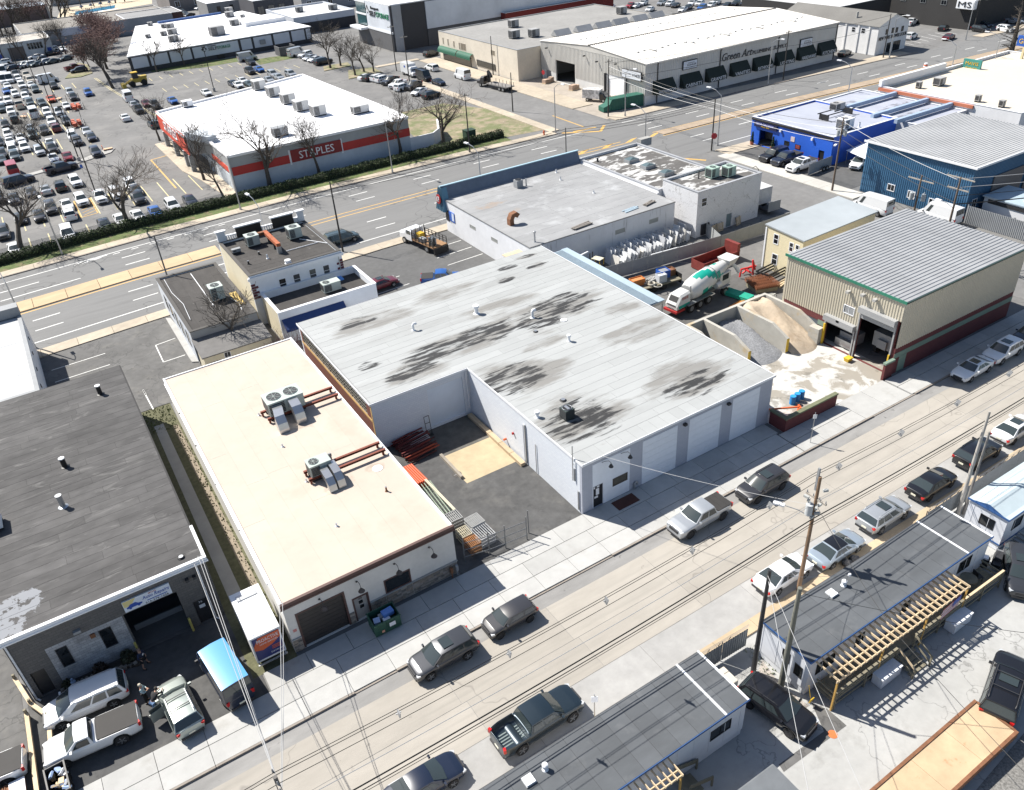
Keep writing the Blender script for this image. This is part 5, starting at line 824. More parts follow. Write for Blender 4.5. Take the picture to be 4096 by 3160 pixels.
rooftop_unit((86.2,45.2,4.32),2.2,1.8,1.5,0,'large white cooling unit near the body shop corner',1,WHITE); roof_vent((88.6,44.2,4.32),.15,.8,'white pipe right of the large white cooling unit','x')
RTN=(107.5,165,26,56.4); TNR=mat('sand_membrane',(.56,.50,.41),.8,.03,1,big=.04); TN=building('sand_roof_store','large store with a bright sand-coloured roof at the right edge',(109.6,150,30,56.4),4.7,SUNW,TNR,par=.5,pm=WHITE)
MB().box(109.4,128.5,55.9,56.5,5.2,6.3).build('front_parapet',WHITE,TN); MB().box(109.3,109.59,38,56.4,4.5,5.0).build('terracotta_edge',mat('terracotta',(.4,.13,.07),.8,.1),TN)
for i,(x,y) in enumerate(((118.5,50.5),(114.5,51.8),(113,39.5),(112.5,35))): rooftop_unit((x,y,4.7),1.8 if i==0 else .8,1.4 if i==0 else .8,1.2 if i==0 else .9,0,'grey vent unit on the sand roof, number %s from the highway'%('one','two','three','four')[i],0,mat('unit_grey',(.33,.33,.33)),'units on the sand roof')
# ---- H: blue metal building
BLU=mat('blue_ribbed_wall',(.045,.13,.235),.5,.05,1,metal=.15); RH=(75.2,95.5,16.4,32.7); oH=[(27.1,28.3,1.3,2.3),(23.85,25.0,1.1,2.15),(20.55,21.7,1.0,1.95),(18.5,19.65,.95,1.9)]
H_=thing('blue_metal_shed','blue ribbed-metal shed with a pale ribbed roof','building',(85,24.5,0),world=True); mb=MB()
for sd in 'SNWE': mb=MB(); wallside(mb,sd,RH,0,7.3,.25,oH if sd=='W' else ()); mb.build('wall',BLU,H_)
def clad_holes(par,rc,u0,u1,z0,z1,m,ops,n):
    sw=(u1-u0)/n
    for i in range(n):
        a,b=u0+i*sw,u0+(i+1)*sw; cut=[o for o in ops if o[0]<b-.05 and o[1]>a+.05]; zs=[(z0,z1)] if not cut else [(z0,cut[0][2]),(cut[0][3],z1)]
        for s in zs: mb=MB(); corr(mb,(rc[0]-.005,b,s[0]),(0,-1,0),(0,0,s[1]-s[0]),3,sw/3,.06); put('wall_sheet',mb.mesh('wall_sheet',m),par)
clad_holes(H_,RH,16.4,32.7,.05,7.35,BLU,oH,17); cladding(H_,'S',RH,75.2,95.5,.05,7.35,BLU,.33,.06,1.)
for a,b,c,d_ in oH: window(H_,'W',RH,a,b,c,d_,WHITE,GLASS,(1,0),.09,(-.1,.09))
for a,b in ((80,87),(87.8,94.5)): MB().box(a,b,16.2,16.33,.05,5.2).build('loading_door',mat('taupe_door',(.16,.14,.13),.7,.05),H_)
window(H_,'S',RH,76.2,77.3,1.6,2.9,WHITE,GLASS,(1,0),.08,(.02,.1))
metal_roof(H_,74.9,95.8,16.1,33.0,7.45,7.45,'x',mat('white_ribbed_roof',(.44,.44,.435),.5,.04,1,metal=.1),.95,.475,.07); MB().box(74.8,74.92,16,33.1,7.25,7.52).box(74.92,95.9,15.98,16.1,7.25,7.52).build('eave_trim',WHITE,H_)
t=thing('grey_yard_fence','tall grey corrugated fence beside the blue metal shed','fence',(75.1,10,0),world=True)
for k in range(14): mb=MB(); corr(mb,(75.2,16.2-k*.95,0),(0,-1,0),(0,0,2.4),4,.2375,.06); put('panel',mb.mesh('panel',mat('fence_grey',(.30,.31,.32),.7,.06)),t)
for y in (16.2,10,3.5): MB().box(75.25,75.4,y-.1,y+.1,0,2.5).build('post',GREYP,t)
t=thing('office_trailer','white office trailer with a pale blue roof behind the grey fence','trailer',(80.5,12,0),world=True); MB().box(77.6,83,8.5,15.6,.5,3.2).build('body',SUNW,t); MB().box(77.4,83.2,8.3,15.8,3.2,3.35).build('roof',CBL,t); MB().box(77.5,77.59,9,15,2.5,3.0).build('window_strip',DARK,t); MB().box(79,80,10.5,11.3,3.35,3.55).build('roof_hatch',WHITE,t)
# ---- distant left: long flat building, garages, pool
b=building('strip_of_shops','very long low strip of shops with a brown-grey roof at the top left',(-14,36,299,330),4.8,mat('shop_grey',(.30,.31,.33),.8,.08),mat('brown_grey_roof',(.21,.195,.175),.9,.1,2,stretch=(1,.2,1)),par=.2,pm=CONC)
MB().box(-2,9.5,298.6,298.98,2.6,4.9).build('banner',mat('banner_white',(.55,.58,.66),.7,.1,3),b); text('516 443',4,.9,(3.6,298.58,3.4),(1,0,0),(0,0,1),SBL,b,.05)
for x in (-11,-6,11,15): MB().box(x,x+2.6,298.8,298.98,.1,2.4).build('shutter',GREYP,b)
b=building('brick_shop','dark brick shop with white windows at the end of the strip',(19.5,40,300,318),4.9,mat('far_brick',(.10,.055,.045),.9,.1,4),mat('far_roof',(.22,.22,.22),.9,.1),par=.15)
for k in range(3): window(b,'S',(19.5,40,300,318),23+k*5,24.8+k*5,2.2,3.8,WHITE,GLASS,(1,0),.2,(0,.1))
b=building('white_garages','white garage building with grey doors beyond the car park',(-42,-7,281,297),4.9,mat('garage_white',(.52,.56,.60),.8,.06),mat('tan_roof',(.40,.37,.33),.9,.1),par=.1)
for x,w_,m_ in ((-20,4.6,DARK),(-30,4.5,DARK),(-23.4,1.2,SBL),(-8.8,1.2,SBL)): MB().box(x,x+w_,280.85,280.99,.1,3.6 if w_>2 else 2.2).build('garage_door' if w_>2 else 'door',mat('garage_taupe',(.14,.12,.115),.8,.05) if m_ is DARK else m_,b)
for k in range(5): window(b,'S',(-42,-7,281,297),-14.2+k*.9,-13.4+k*.9,2.3,4.2,GREYP,GLASS,(0,1),.08,(0,.1))
b=building('blue_roof_hall','long far hall with a pale blue roof at the top left corner',(-60,2,372,386),6,mat('hall_brown',(.16,.12,.11),.9,.1),mat('pale_blue_roof',(.45,.52,.60),.7,.05),par=0); MB().box(1.5,2.3,371,387,0,6.4).build('gable_wall',CONC,b)
for k in range(3): MB().box(-40+k*14,-38.5+k*14,377,378.5,6.1,7.3).build('roof_box',DARK,b)
S('pool_deck',MB().sheet([(4,372),(45,384),(52,420),(10,410)],-.012),mat('pool_paving',(.50,.42,.30),.9,.08)); S('swimming_pool',MB().sheet([(12,380),(29,384.5),(31.5,397),(14,392.5)],.0),mat('pool_water',(.03,.22,.38),.15,.1,1)); S('pool_cover',MB().sheet([(13,377.5),(30,382),(30,384),(12.5,379.5)],.01),WHITE)
for k,x in enumerate((16,20,24,28)):
    t=thing('pool_parasol','dark folded parasol by the pool, %s from the left'%('first','second','third','fourth')[k],'parasol',(x,384+k,0),0,'parasols by the pool'); MB().cyl((0,0,0),(0,0,3),.1,n=6).build('pole',DARK,t); MB().cyl((0,0,2.2),(0,0,3.1),1.0,.1,n=8).build('canopy',mat('parasol_blue',(.03,.06,.12),.8,.1),t)
b=building('grey_corner_shop','grey shop with a white roof far behind the storage hall',(51.5,64,310,326),5,mat('far_grey',(.25,.25,.25),.8,.08),WROOF,par=.2)
for x in (55,60): window(b,'S',(51.5,64,310,326),x,x+1.3,2.0,3.8,DARK,GLASS,(0,0),.1,(0,.1))
b=building('charcoal_corner_shop','charcoal shop with tall windows at the top centre left',(62.8,78,287,306),6.2,mat('far_charcoal',(.07,.07,.08),.8,.1),mat('far_grey_roof',(.35,.36,.38),.8,.1),par=.3)
for x in (64,68,72): window(b,'S',(62.8,78,287,306),x,x+2.4,1.5,4.6,DARK,GLASS,(1,0),.15,(0,.1))
for i,(x0,x1,y0,y1,h,c) in enumerate(((-60,-20,395,425,6,(.35,.30,.28)),(45,80,345,372,6,(.20,.18,.17)),(82,120,290,330,7,(.33,.33,.34)),(124,175,250,300,6,(.30,.26,.24)),(8,40,425,450,7,(.45,.44,.42)),(210,260,200,240,7,(.25,.24,.23)))):
    b=building('distant_block',('pale block beyond the blue-roofed hall','brown block beyond the grey corner shop','grey block behind the flat white hall','brown block behind the red warehouse','white block beyond the swimming pool','brown block beyond the car dealer lot')[i],(x0,x1,y0,y1),h,mat('dist_wall_%d'%i,c,.9,.1),mat('dist_roof_%d'%i,tuple(q*1.2 for q in c),.9,.1),par=.2)
    for k in range(4): window(b,'S',(x0,x1,y0,y1),x0+2+k*(x1-x0)/4.5,x0+4+k*(x1-x0)/4.5,1.5,3.8,WHITE,GLASS,(1,0),.15,(0,.1))

# ================= VEHICLES =================
def lerp(a,b,t): return Vector(a)*(1-t)+Vector(b)*t
CK={
'sedan':dict(L=4.8,W=1.84,H=1.44,top=[(-2.4,.70),(-2.32,.98),(-1.7,1.04),(1.0,1.0),(1.9,.87),(2.28,.74),(2.4,.58)],cab=(-1.85,-.85,.3,1.15),zb=.98,wx=(-1.38,1.42),r=.33,wr=.70,win=[(.16,.40),(.43,.66),(.69,.86)][:2]+[(.69,.84)]),
'suv':dict(L=4.7,W=1.9,H=1.68,top=[(-2.35,.75),(-2.3,1.08),(-1.7,1.1),(1.0,1.1),(1.9,1.0),(2.25,.86),(2.35,.62)],cab=(-2.25,-1.85,.35,1.15),zb=1.07,wx=(-1.38,1.42),r=.37,wr=.74,win=[(.06,.28),(.31,.58),(.61,.86)]),
'bigsuv':dict(L=5.5,W=2.04,H=1.9,top=[(-2.75,.8),(-2.7,1.2),(1.1,1.22),(2.2,1.15),(2.65,1.0),(2.75,.7)],cab=(-2.68,-2.4,.55,1.25),zb=1.18,wx=(-1.62,1.72),r=.41,wr=.78,win=[(.04,.28),(.31,.58),(.61,.86)]),
'mini':dict(L=3.85,W=1.72,H=1.41,top=[(-1.92,.7),(-1.88,.98),(.9,.98),(1.55,.88),(1.85,.72),(1.92,.55)],cab=(-1.85,-1.6,.35,.95),zb=.96,wx=(-1.2,1.25),r=.32,wr=.74,win=[(.07,.38),(.42,.84)]),
'minivan':dict(L=5.1,W=2.0,H=1.74,top=[(-2.55,.7),(-2.5,1.05),(1.5,1.06),(2.1,.95),(2.45,.78),(2.55,.55)],cab=(-2.5,-2.15,.6,1.6),zb=1.03,wx=(-1.5,1.58),r=.34,wr=.76,win=[(.05,.26),(.29,.52),(.55,.84)]),
'pickup':dict(L=5.45,W=1.92,H=1.82,top=[(-2.72,.8),(-2.7,1.2),(-1.1,1.22),(1.0,1.18),(2.0,1.12),(2.6,.98),(2.72,.65)],cab=(-1.02,-.8,.5,1.2),zb=1.17,wx=(-1.65,1.75),r=.40,wr=.76,win=[(.06,.42),(.47,.86)],bed=(-2.62,-1.1,.72)),
'bigpickup':dict(L=5.9,W=2.03,H=1.92,top=[(-2.95,.85),(-2.92,1.3),(-1.1,1.3),(1.2,1.26),(2.3,1.2),(2.85,1.04),(2.95,.7)],cab=(-1.1,-.88,.7,1.4),zb=1.25,wx=(-1.75,1.95),r=.42,wr=.78,win=[(.06,.42),(.47,.86)],bed=(-2.84,-1.2,.78)),
'regpickup':dict(L=5.6,W=2.0,H=1.85,top=[(-2.8,.85),(-2.76,1.26),(-.2,1.26),(1.2,1.22),(2.2,1.16),(2.7,1.0),(2.8,.68)],cab=(-.12,.02,.75,1.4),zb=1.22,wx=(-1.5,1.85),r=.41,wr=.78,win=[(.12,.82)],bed=(-2.7,-.3,.78)),
'van':dict(L=5.6,W=2.05,H=2.55,top=[(-2.8,.7),(-2.78,1.25),(1.9,1.28),(2.45,1.12),(2.72,.95),(2.8,.6)],cab=(-2.77,-2.7,1.25,2.0),zb=1.22,wx=(-1.6,1.85),r=.36,wr=.86,win=[(.80,.90)]),
}
def car_geo(kind):
    p=CK[kind]; L,W,H=p['L'],p['W'],p['H']; hw=W/2; zlow=.24; G_={}
    def top(x): return interp(x,p['top'])
    def wd(x):
        e=max(0,abs(x)-(L/2-.8))/.8; return hw*(1-.2*e**2.6)
    st={-L/2,L/2,-L/2+.06,L/2-.06,L/2-.3,-L/2+.3}|{x for x,_ in p['top']}; ra=p['r']+.07
    for c in p['wx']: st|={c-ra,c+ra,c-ra*.96,c+ra*.96,c-ra*.75,c+ra*.75,c-ra*.4,c+ra*.4,c}
    bed=p.get('bed')
    if bed: st|={bed[0],bed[0]+.01,bed[1],bed[1]-.01}
    st|={-.3,.3,-.8 if L<5 else -.9}; rings=[]
    for x in sorted(st):
        w_=wd(x); t=top(x); zl=zlow if abs(x)<L/2-.05 else zlow+.12
        for c in p['wx']:
            if abs(x-c)<ra*.98: zl=max(zl,p['r']+math.sqrt(max(0,ra*ra-(x-c)**2)))
        zs=max(t-.13,zl+.05)
        if bed and bed[0]<x<bed[1]: hp=[(w_*.97,zl),(w_,zl*.6+zs*.4),(w_*.995,zs),(w_*.98,t),(w_-.11,t),(w_-.13,bed[2]),(0,bed[2])]
        else: hp=[(w_*.96,zl),(w_,zl*.6+zs*.4),(w_*.99,zs),(w_*.94,t-.03),(w_*.75,t+.005),(w_*.45,t+.02),(0,t+.03)]
        rings.append([(x,y,z) for y,z in hp]+[(x,-y,z) for y,z in hp[-2::-1]])
    G_['body']=MB().loft(rings)
    xd,xc,xb,xa=p['cab']; zb=p['zb']; wb=wd((xa+xd)/2)*.955; wr=hw*p['wr']; zr=H-.05
    rows=[]
    for x,w_,z,k in ((xd,wb,zb,0),(xc,wr,zr,1),((xb*.45+xc*.55),wr,zr+.03,1),(xb,wr,zr,1),(xa,wb*.97,zb,2)):
        rows.append([(x+(.0 if k==0 else .0)+(.14*(1-u*u) if k==2 else (.06*(1-u*u) if (k==1 and x==xb) else 0)),u*w_,z+(-.045*(u*u)**2+.0 if k==1 else 0)) for u in (-1,-.8,0,.8,1)])
    cb=MB().loft(rows,closed=False,cap=False)
    for sgn in (0,4): cb.add([r[sgn] for r in rows],[tuple(range(5)) if sgn==0 else tuple(range(4,-1,-1))])
    G_['cabin']=cb
    def gl(r0,r1,t0,t1,off):
        mb=MB(); a=[lerp(r0[j],r1[j],t0) for j in range(5)]; b=[lerp(r0[j],r1[j],t1) for j in range(5)]
        for q in (a,b): q[0]=lerp(q[0],q[1],.35); q[4]=lerp(q[4],q[3],.35)
        o=Vector(off); return mb.loft([[v+o for v in a],[v+o for v in b]],closed=False,cap=False)
    G_['roof_cap']=MB().loft([[Vector(p)+Vector((0,p[1]*.012,.014)) for p in r] for r in rows[1:4]],closed=False,cap=False); G_['windshield']=gl(rows[4],rows[3],.06,.94,(.012,0,.02)); G_['rear_window']=gl(rows[0],rows[1],.12 if kind!='van' else .35,.9,(-.014,0,.012))
    sw=[]
    for sgn in (0,4):
        for s0,s1 in p['win']:
            f=lambda s,t: lerp(lerp(rows[0][sgn],rows[4][sgn],s),lerp(rows[1][sgn],rows[3][sgn],s),t)+Vector((0,(-1 if sgn==0 else 1)*.018,.005))
            a=(f(s0,.1),f(s1,.1),f(min(s1,.93),.86),f(s0,.86)); sw.append(MB().add(a,[(0,1,2,3) if sgn==0 else (3,2,1,0)]))
    G_['side_window']=sw; r=p['r']
    G_['wheel']=[(x,s*(hw-.13),r) for x in p['wx'] for s in (-1,1)]
    xf_=L/2; zt=top(L/2-.15); zr_=top(-L/2+.05)
    G_['headlight']=[MB().bx((xf_-.2,s*hw*.70,zt-.10),(.26,.32,.14),rz=-s*.35,ry=.2) for s in (-1,1)]
    tl=.18 if kind not in('van','pickup','bigpickup','regpickup') else .34
    G_['taillight']=[MB().bx((-xf_+.08,s*hw*.80,zr_-.14),(.16,.22,tl),rz=s*.3) for s in (-1,1)]
    G_['grille']=MB().bx((xf_-.03,0,zt-.2),(.1,hw*.95,.2)).bx((xf_-.02,0,.36),(.12,hw*1.3,.14))
    G_['bumper']=MB().bx((-xf_+.01,0,.46),(.1,hw*1.5,.16))
    G_['mirror']=[MB().bx((xa-.25,s*(hw+.09),zb+.06),(.12,.2,.15)) for s in (-1,1)]
    G_['plate']=MB().bx((-xf_-.0,0,.66),(.04,.4,.14)); return G_
_cg={}; _cm={}
def wheel_mb(r):
    t=MB().cyl((0,-.11,0),(0,.11,0),r,n=18); rim=MB().cyl((0,-.118,0),(0,.118,0),r*.66,n=12); sp=MB()
    for k in range(5):
        a=k*2*PI/5
        for s in (-1,1): sp.bx((math.cos(a)*r*.36,s*.12,math.sin(a)*r*.36),(r*.62,.012,r*.16),ry=-a)
    return t,rim,sp
PAINT={}
def paint(c):
    tb=dict(white=(.72,.73,.74),black=(.010,.010,.012),grey=(.055,.058,.065),silver=(.42,.44,.46),blue=(.02,.10,.35),bluegrey=(.022,.036,.048),navy=(.010,.016,.035),red=(.33,.02,.025),maroon=(.12,.012,.02),orange=(.60,.10,.03),beige=(.45,.41,.34),teal=(.05,.075,.085),darkgrey=(.032,.032,.036),palegreen=(.36,.40,.37),skyblue=(.10,.32,.62),silverblue=(.36,.42,.48),tan=(.28,.22,.16))
    if c not in PAINT: PAINT[c]=mat('paint_'+c,tb[c],.32,0,big=0,metal=.45 if c in('silver','grey','silverblue','palegreen','bluegrey') else .05,coat=.7)
    return PAINT[c]
CGL=mat('car_glass',(.035,.046,.048),.05,0,big=0,spec=.8)
def far_mesh(kind,c):
    k=(kind,c)
    if k in _cm: return _cm[k]
    g=_cg.setdefault(kind,car_geo(kind)); m=MB(); m.join(g['body']); m.join(g['cabin'])
    for q in [g['windshield'],g['rear_window']]+g['side_window']: m.join(q,1)
    for x,y,z in g['wheel']: m.cyl((x,y-.11,z),(x,y+.11,z),z,n=10,m=2)
    for q in g['headlight']: m.join(q,3)
    for q in g['taillight']: m.join(q,4)
    m.join(g['grille'],2)
    if kind=='van': m.bx((0,0,1.0),(.02,.02,.02))
    _cm[k]=m.mesh('car',[paint(c),CGL,TYRE,LENS,RED],True); return _cm[k]
def car(kind,c,loc,deg,label,opts=(),rim='alloy',cat='car',group=None,trim=None,name='parked_car'):
    g=_cg.setdefault(kind,car_geo(kind)); t=thing(name,label,cat,(loc[0],loc[1],.0),math.radians(deg),group); pm=paint(c); tr=trim or DARK; p=CK[kind]
    def me(n,mbf,m,sm=False):
        k=(kind,n,m.name)
        if k not in _cm: _cm[k]=mbf().mesh(n.split('#')[0],m,sm)
        return _cm[k]
    b=put('body',me('body',lambda:g['body'],pm,True),t,loc=(0,0,0)); sm_=b.modifiers.new('round','SUBSURF'); sm_.levels=1; sm_.render_levels=1; rf=pm; rc_=dict((o.split('=')+[''])[:2] for o in opts).get('roof')
    cb=put('cabin',me('cabin',lambda:g['cabin'],rf,True),t,loc=(0,0,0))
    if rc_: put('roof_panel',me('roof_cap',lambda:g['roof_cap'],paint(rc_),True),cb,loc=(0,0,0))
    put('windshield',me('windshield',lambda:g['windshield'],CGL,True),cb,loc=(0,0,0)); put('rear_window',me('rear_window',lambda:g['rear_window'],CGL,True),cb,loc=(0,0,0))
    for i,q in enumerate(g['side_window']):
        if 'panel' in opts and i%max(1,len(p['win']))==0 and len(p['win'])>1: pass
        put('side_window',me('side_window#%d'%i,lambda q=q:q,CGL),cb,loc=(0,0,0))
    ty,ri,sp=None,None,None; r=p['r']; rm=RIM if rim=='alloy' else DRIM
    for (x,y,z) in g['wheel']:
        k=(r,'w')
        if k not in _cm: a=wheel_mb(r); _cm[k]=(a[0].mesh('tyre',TYRE,True),)+tuple(); _cm[(r,'rim',0)]=a[1].mesh('rim',DARK,True); _cm[(r,'sp')]=a[2]
        kk=(r,'sp',rm.name)
        if kk not in _cm: _cm[kk]=_cm[(r,'sp')].mesh('spokes',rm)
        w_=put('wheel',_cm[k][0],t,loc=(x,y,z)); put('rim',_cm[(r,'rim',0)],w_,loc=(0,0,0)); put('spokes',_cm[kk],w_,loc=(0,0,0))
    for n,m in (('headlight',LENS),('taillight',RED),('mirror',pm if kind!='van' else tr)):
        for i,q in enumerate(g[n]): put(n,me(n+'#%d'%i,lambda q=q:q,m),t,loc=(0,0,0))
    put('grille',me('grille',lambda:g['grille'],tr),t,loc=(0,0,0)); put('bumper',me('bumper',lambda:g['bumper'],tr),t,loc=(0,0,0)); put('licence_plate',me('plate',lambda:g['plate'],PLATE),t,loc=(0,0,0))
    xd,xc,xb,xa=p['cab']; zr=p['H']; w_=p['W']/2*p['wr']
    if 'sunroof' in opts: put('sunroof',me('sunroof',lambda:MB().bx((xb*.75+xc*.25-.1,0,zr-.005),(.75,w_*1.25,.03)),CGL),cb,loc=(0,0,0))
    if 'glassroof' in opts: put('sunroof',me('glassroof',lambda:MB().bx(((xb+xc)/2,0,zr-.002),((xb-xc)*.8,w_*1.5,.03)),CGL),cb,loc=(0,0,0))
    if 'rails' in opts:
        for s in (-1,1): put('roof_rail',me('rail#%d'%s,lambda s=s:MB().tube([(xc+.15,s*w_*.88,zr-.02),(xc+.3,s*w_*.9,zr+.05),(xb-.2,s*w_*.9,zr+.05),(xb-.05,s*w_*.88,zr-.02)],.025,5),STEEL if c in('white','silver','palegreen','skyblue') else DARK),cb,loc=(0,0,0))
    if 'bars' in opts:
        for x in (xc*.6+xb*.4,xc*.2+xb*.8): put('roof_bar',me('bar%.1f'%x,lambda x=x:MB().bx((x,0,zr+.06),(.06,w_*1.75,.03)),DARK),cb,loc=(0,0,0))
    if 'clad' in opts:
        for x in p['wx']:
            for s in (-1,1): put('wheel_arch',me('arch%.1f%d'%(x,s),lambda x=x,s=s:MB().tube([(x+(r+.1)*math.cos(a),s*(p['W']/2-.01),r+(r+.1)*math.sin(a)) for a in [k*PI/8 for k in range(9)]],.05,4),DARK),t,loc=(0,0,0))
    if p.get('bed'):
        a,b_,z=p['bed']; zt=interp(a,p['top'])
        if 'tonneau' in opts:
            n=3 if 'folds' in opts else 1
            for i in range(n): put('bed_cover',me('bedcover%d%d'%(i,n),lambda i=i:MB().box(a-.02+(b_-a)*i/n,a+(b_-a)*(i+1)/n-.03,-p['W']/2*.9,p['W']/2*.9,zt-.02,zt+.035),mat('bed_cover',(.028,.026,.025),.75,.1)),t,loc=(0,0,0))
        else:
            for i in range(7): put('bed_rib',me('rib%d'%i,lambda i=i:MB().box(a+.05,b_-.05,-.66+i*.2,-.58+i*.2,z+.005,z+.03),mat('bed_liner',(.16,.20,.20),.7,.1)),b,loc=(0,0,0))
    return t
# ---- cars along the near street
def cv(*a,**k): return car(*a,group='cars along the near street',**k)
cv('suv','grey',(-15.93,-6.04,0.75),181,'grey compact crossover with sunroof parked nearest the green dumpster',('sunroof',),'alloy')
cv('mini','darkgrey',(-10.64,-5.9,0.7),181,'small dark grey hatchback parked behind the grey crossover',(),'dark')
cv('pickup','silver',(6.81,-6.09,0.8),181,'silver crew-cab pickup with a black folding bed cover',('tonneau','folds','clad'),'dark',cat='pickup')
cv('suv','darkgrey',(13.47,-6.3,0.8),181,'dark grey boxy off-road wagon parked beyond the silver pickup',('sunroof','rails'),'dark')
cv('sedan','white',(42.23,-5.98,0.7),181,'white saloon with sunroof parked beside the cream depot, front one',('sunroof',))
cv('suv','white',(47.28,-5.9,0.7),181,'white crossover with sunroof parked beside the cream depot, rear one',('sunroof',))
cv('suv','navy',(52.36,-5.77,0.7),181,'dark car at the right frame edge beyond the white crossover')
cv('sedan','navy',(-21.07,-13.31,0.7),1,'dark navy saloon at the bottom edge, nose right',())
cv('bigpickup','bluegrey',(-13.51,-13.71,0.9),1,'dark blue-grey pickup with open bed at the street bottom',(),'alloy',cat='pickup')
cv('sedan','white',(7.48,-13.91,0.7),1,'white saloon at the kerb behind the tall utility pole')
cv('sedan','silverblue',(12.47,-14.43,0.7),1,'pale silver-blue saloon with a black roof beside the rubbish bags',('roof=black',))
cv('suv','silver',(18.22,-14.1,0.7),1,'silver crossover with sunroof parked on the far kerb',('sunroof','rails'))
cv('sedan','black',(24.31,-13.98,0.7),1,'black saloon parked ahead of the silver crossover',(),'dark')
cv('suv','black',(30.63,-13.83,0.7),1,'black crossover parked ahead of the black saloon',('rails',),'dark')
cv('sedan','white',(36.16,-13.69,0.7),1,'white sports saloon farthest along the far kerb',('sunroof',),'dark')
# ---- cars round the repair shop
def cr(*a,**k): return car(*a,group='cars at the repair shop',**k)
cr('minivan','white',(-36.74,4.12,0.85),177,'white minivan half in the shade beside the repair shop',('rails',),cat='minivan')
cr('regpickup','white',(-36.76,0.98,0.85),176,'white single-cab pickup with a grey bed cover',('tonneau',),cat='pickup',trim=DARK)
sv=cr('suv','palegreen',(-31.69,0.11,0.8),95,'pale green-silver wagon with its driver door open',('rails','bars'))
MB().bx((.25,1.28,.72),(.06,.95,.8),rz=.2).build('open_door',paint('palegreen'),sv); MB().bx((.27,1.3,1.3),(.04,.8,.35),rz=.2).build('door_glass',CGL,sv)
bv=cr('van','navy',(-28.57,0.87,1.2),97,'bright blue roofed cargo van beside the repair shop bay',('roof=skyblue',),cat='van')
# ---- south yard
def cs(*a,**k): return car(*a,group='cars in the trailer yard',**k)
cs('suv','black',(-1.09,-21.15,0.8),-80,'black estate car nosing out between the two grey-roofed trailers',('rails',),'dark')
cs('bigsuv','black',(10.95,-28.02,0.95),20,'large black off-roader with roof bars beside the rusty deck',('sunroof','rails','bars'),'dark',trim=mat('tail_chrome',(.3,.3,.31),.3,0,big=0,metal=.6))
cs('suv','grey',(20.72,-23.2,0.7),215,'dark blue-grey crossover facing the timber deck',('sunroof',))
# ---- lots behind
car('minivan','teal',(6.43,66.36,0.8),-1,'dark grey minivan waiting at the highway edge',('rails',),group='cars on the highway side')
car('sedan','maroon',(4.55,48.9,0.6),5,'dark red saloon behind the parlour annexe',('sunroof',),group='cars on the highway side')
t=car('pickup','blue',(11.42,45.05,1),-30,'blue car top peeping over the warehouse roof edge',('tonneau',),group='cars on the highway side')
for a,k,c,l in (((76.97,51.03,0.9),'bigsuv','black','black off-roader nearest the body shop entrance'),((77.1,48.43,0.9),'bigpickup','navy','dark blue pickup between the black and white trucks'),((76.45,44.75,0.9),'bigpickup','white','white pickup parked beside the grey panel fence')): car(k,c,a,182,l,('tonneau','sunroof') if c=='white' else ('tonneau',),'alloy',cat='pickup' if 'pickup' in k else 'car',group='trucks outside the body shop')
car('van','white',(69.47,26.32,1.2),92,'white passenger van on the side street by the blue shed',(),cat='van')
car('suv','white',(83.75,39.63,0.8),200,'white car under the tent flap beside the blue shed')
car('van','white',(73.2,18.6,0),90,'white van roof peeping behind the cream depot',(),cat='van')
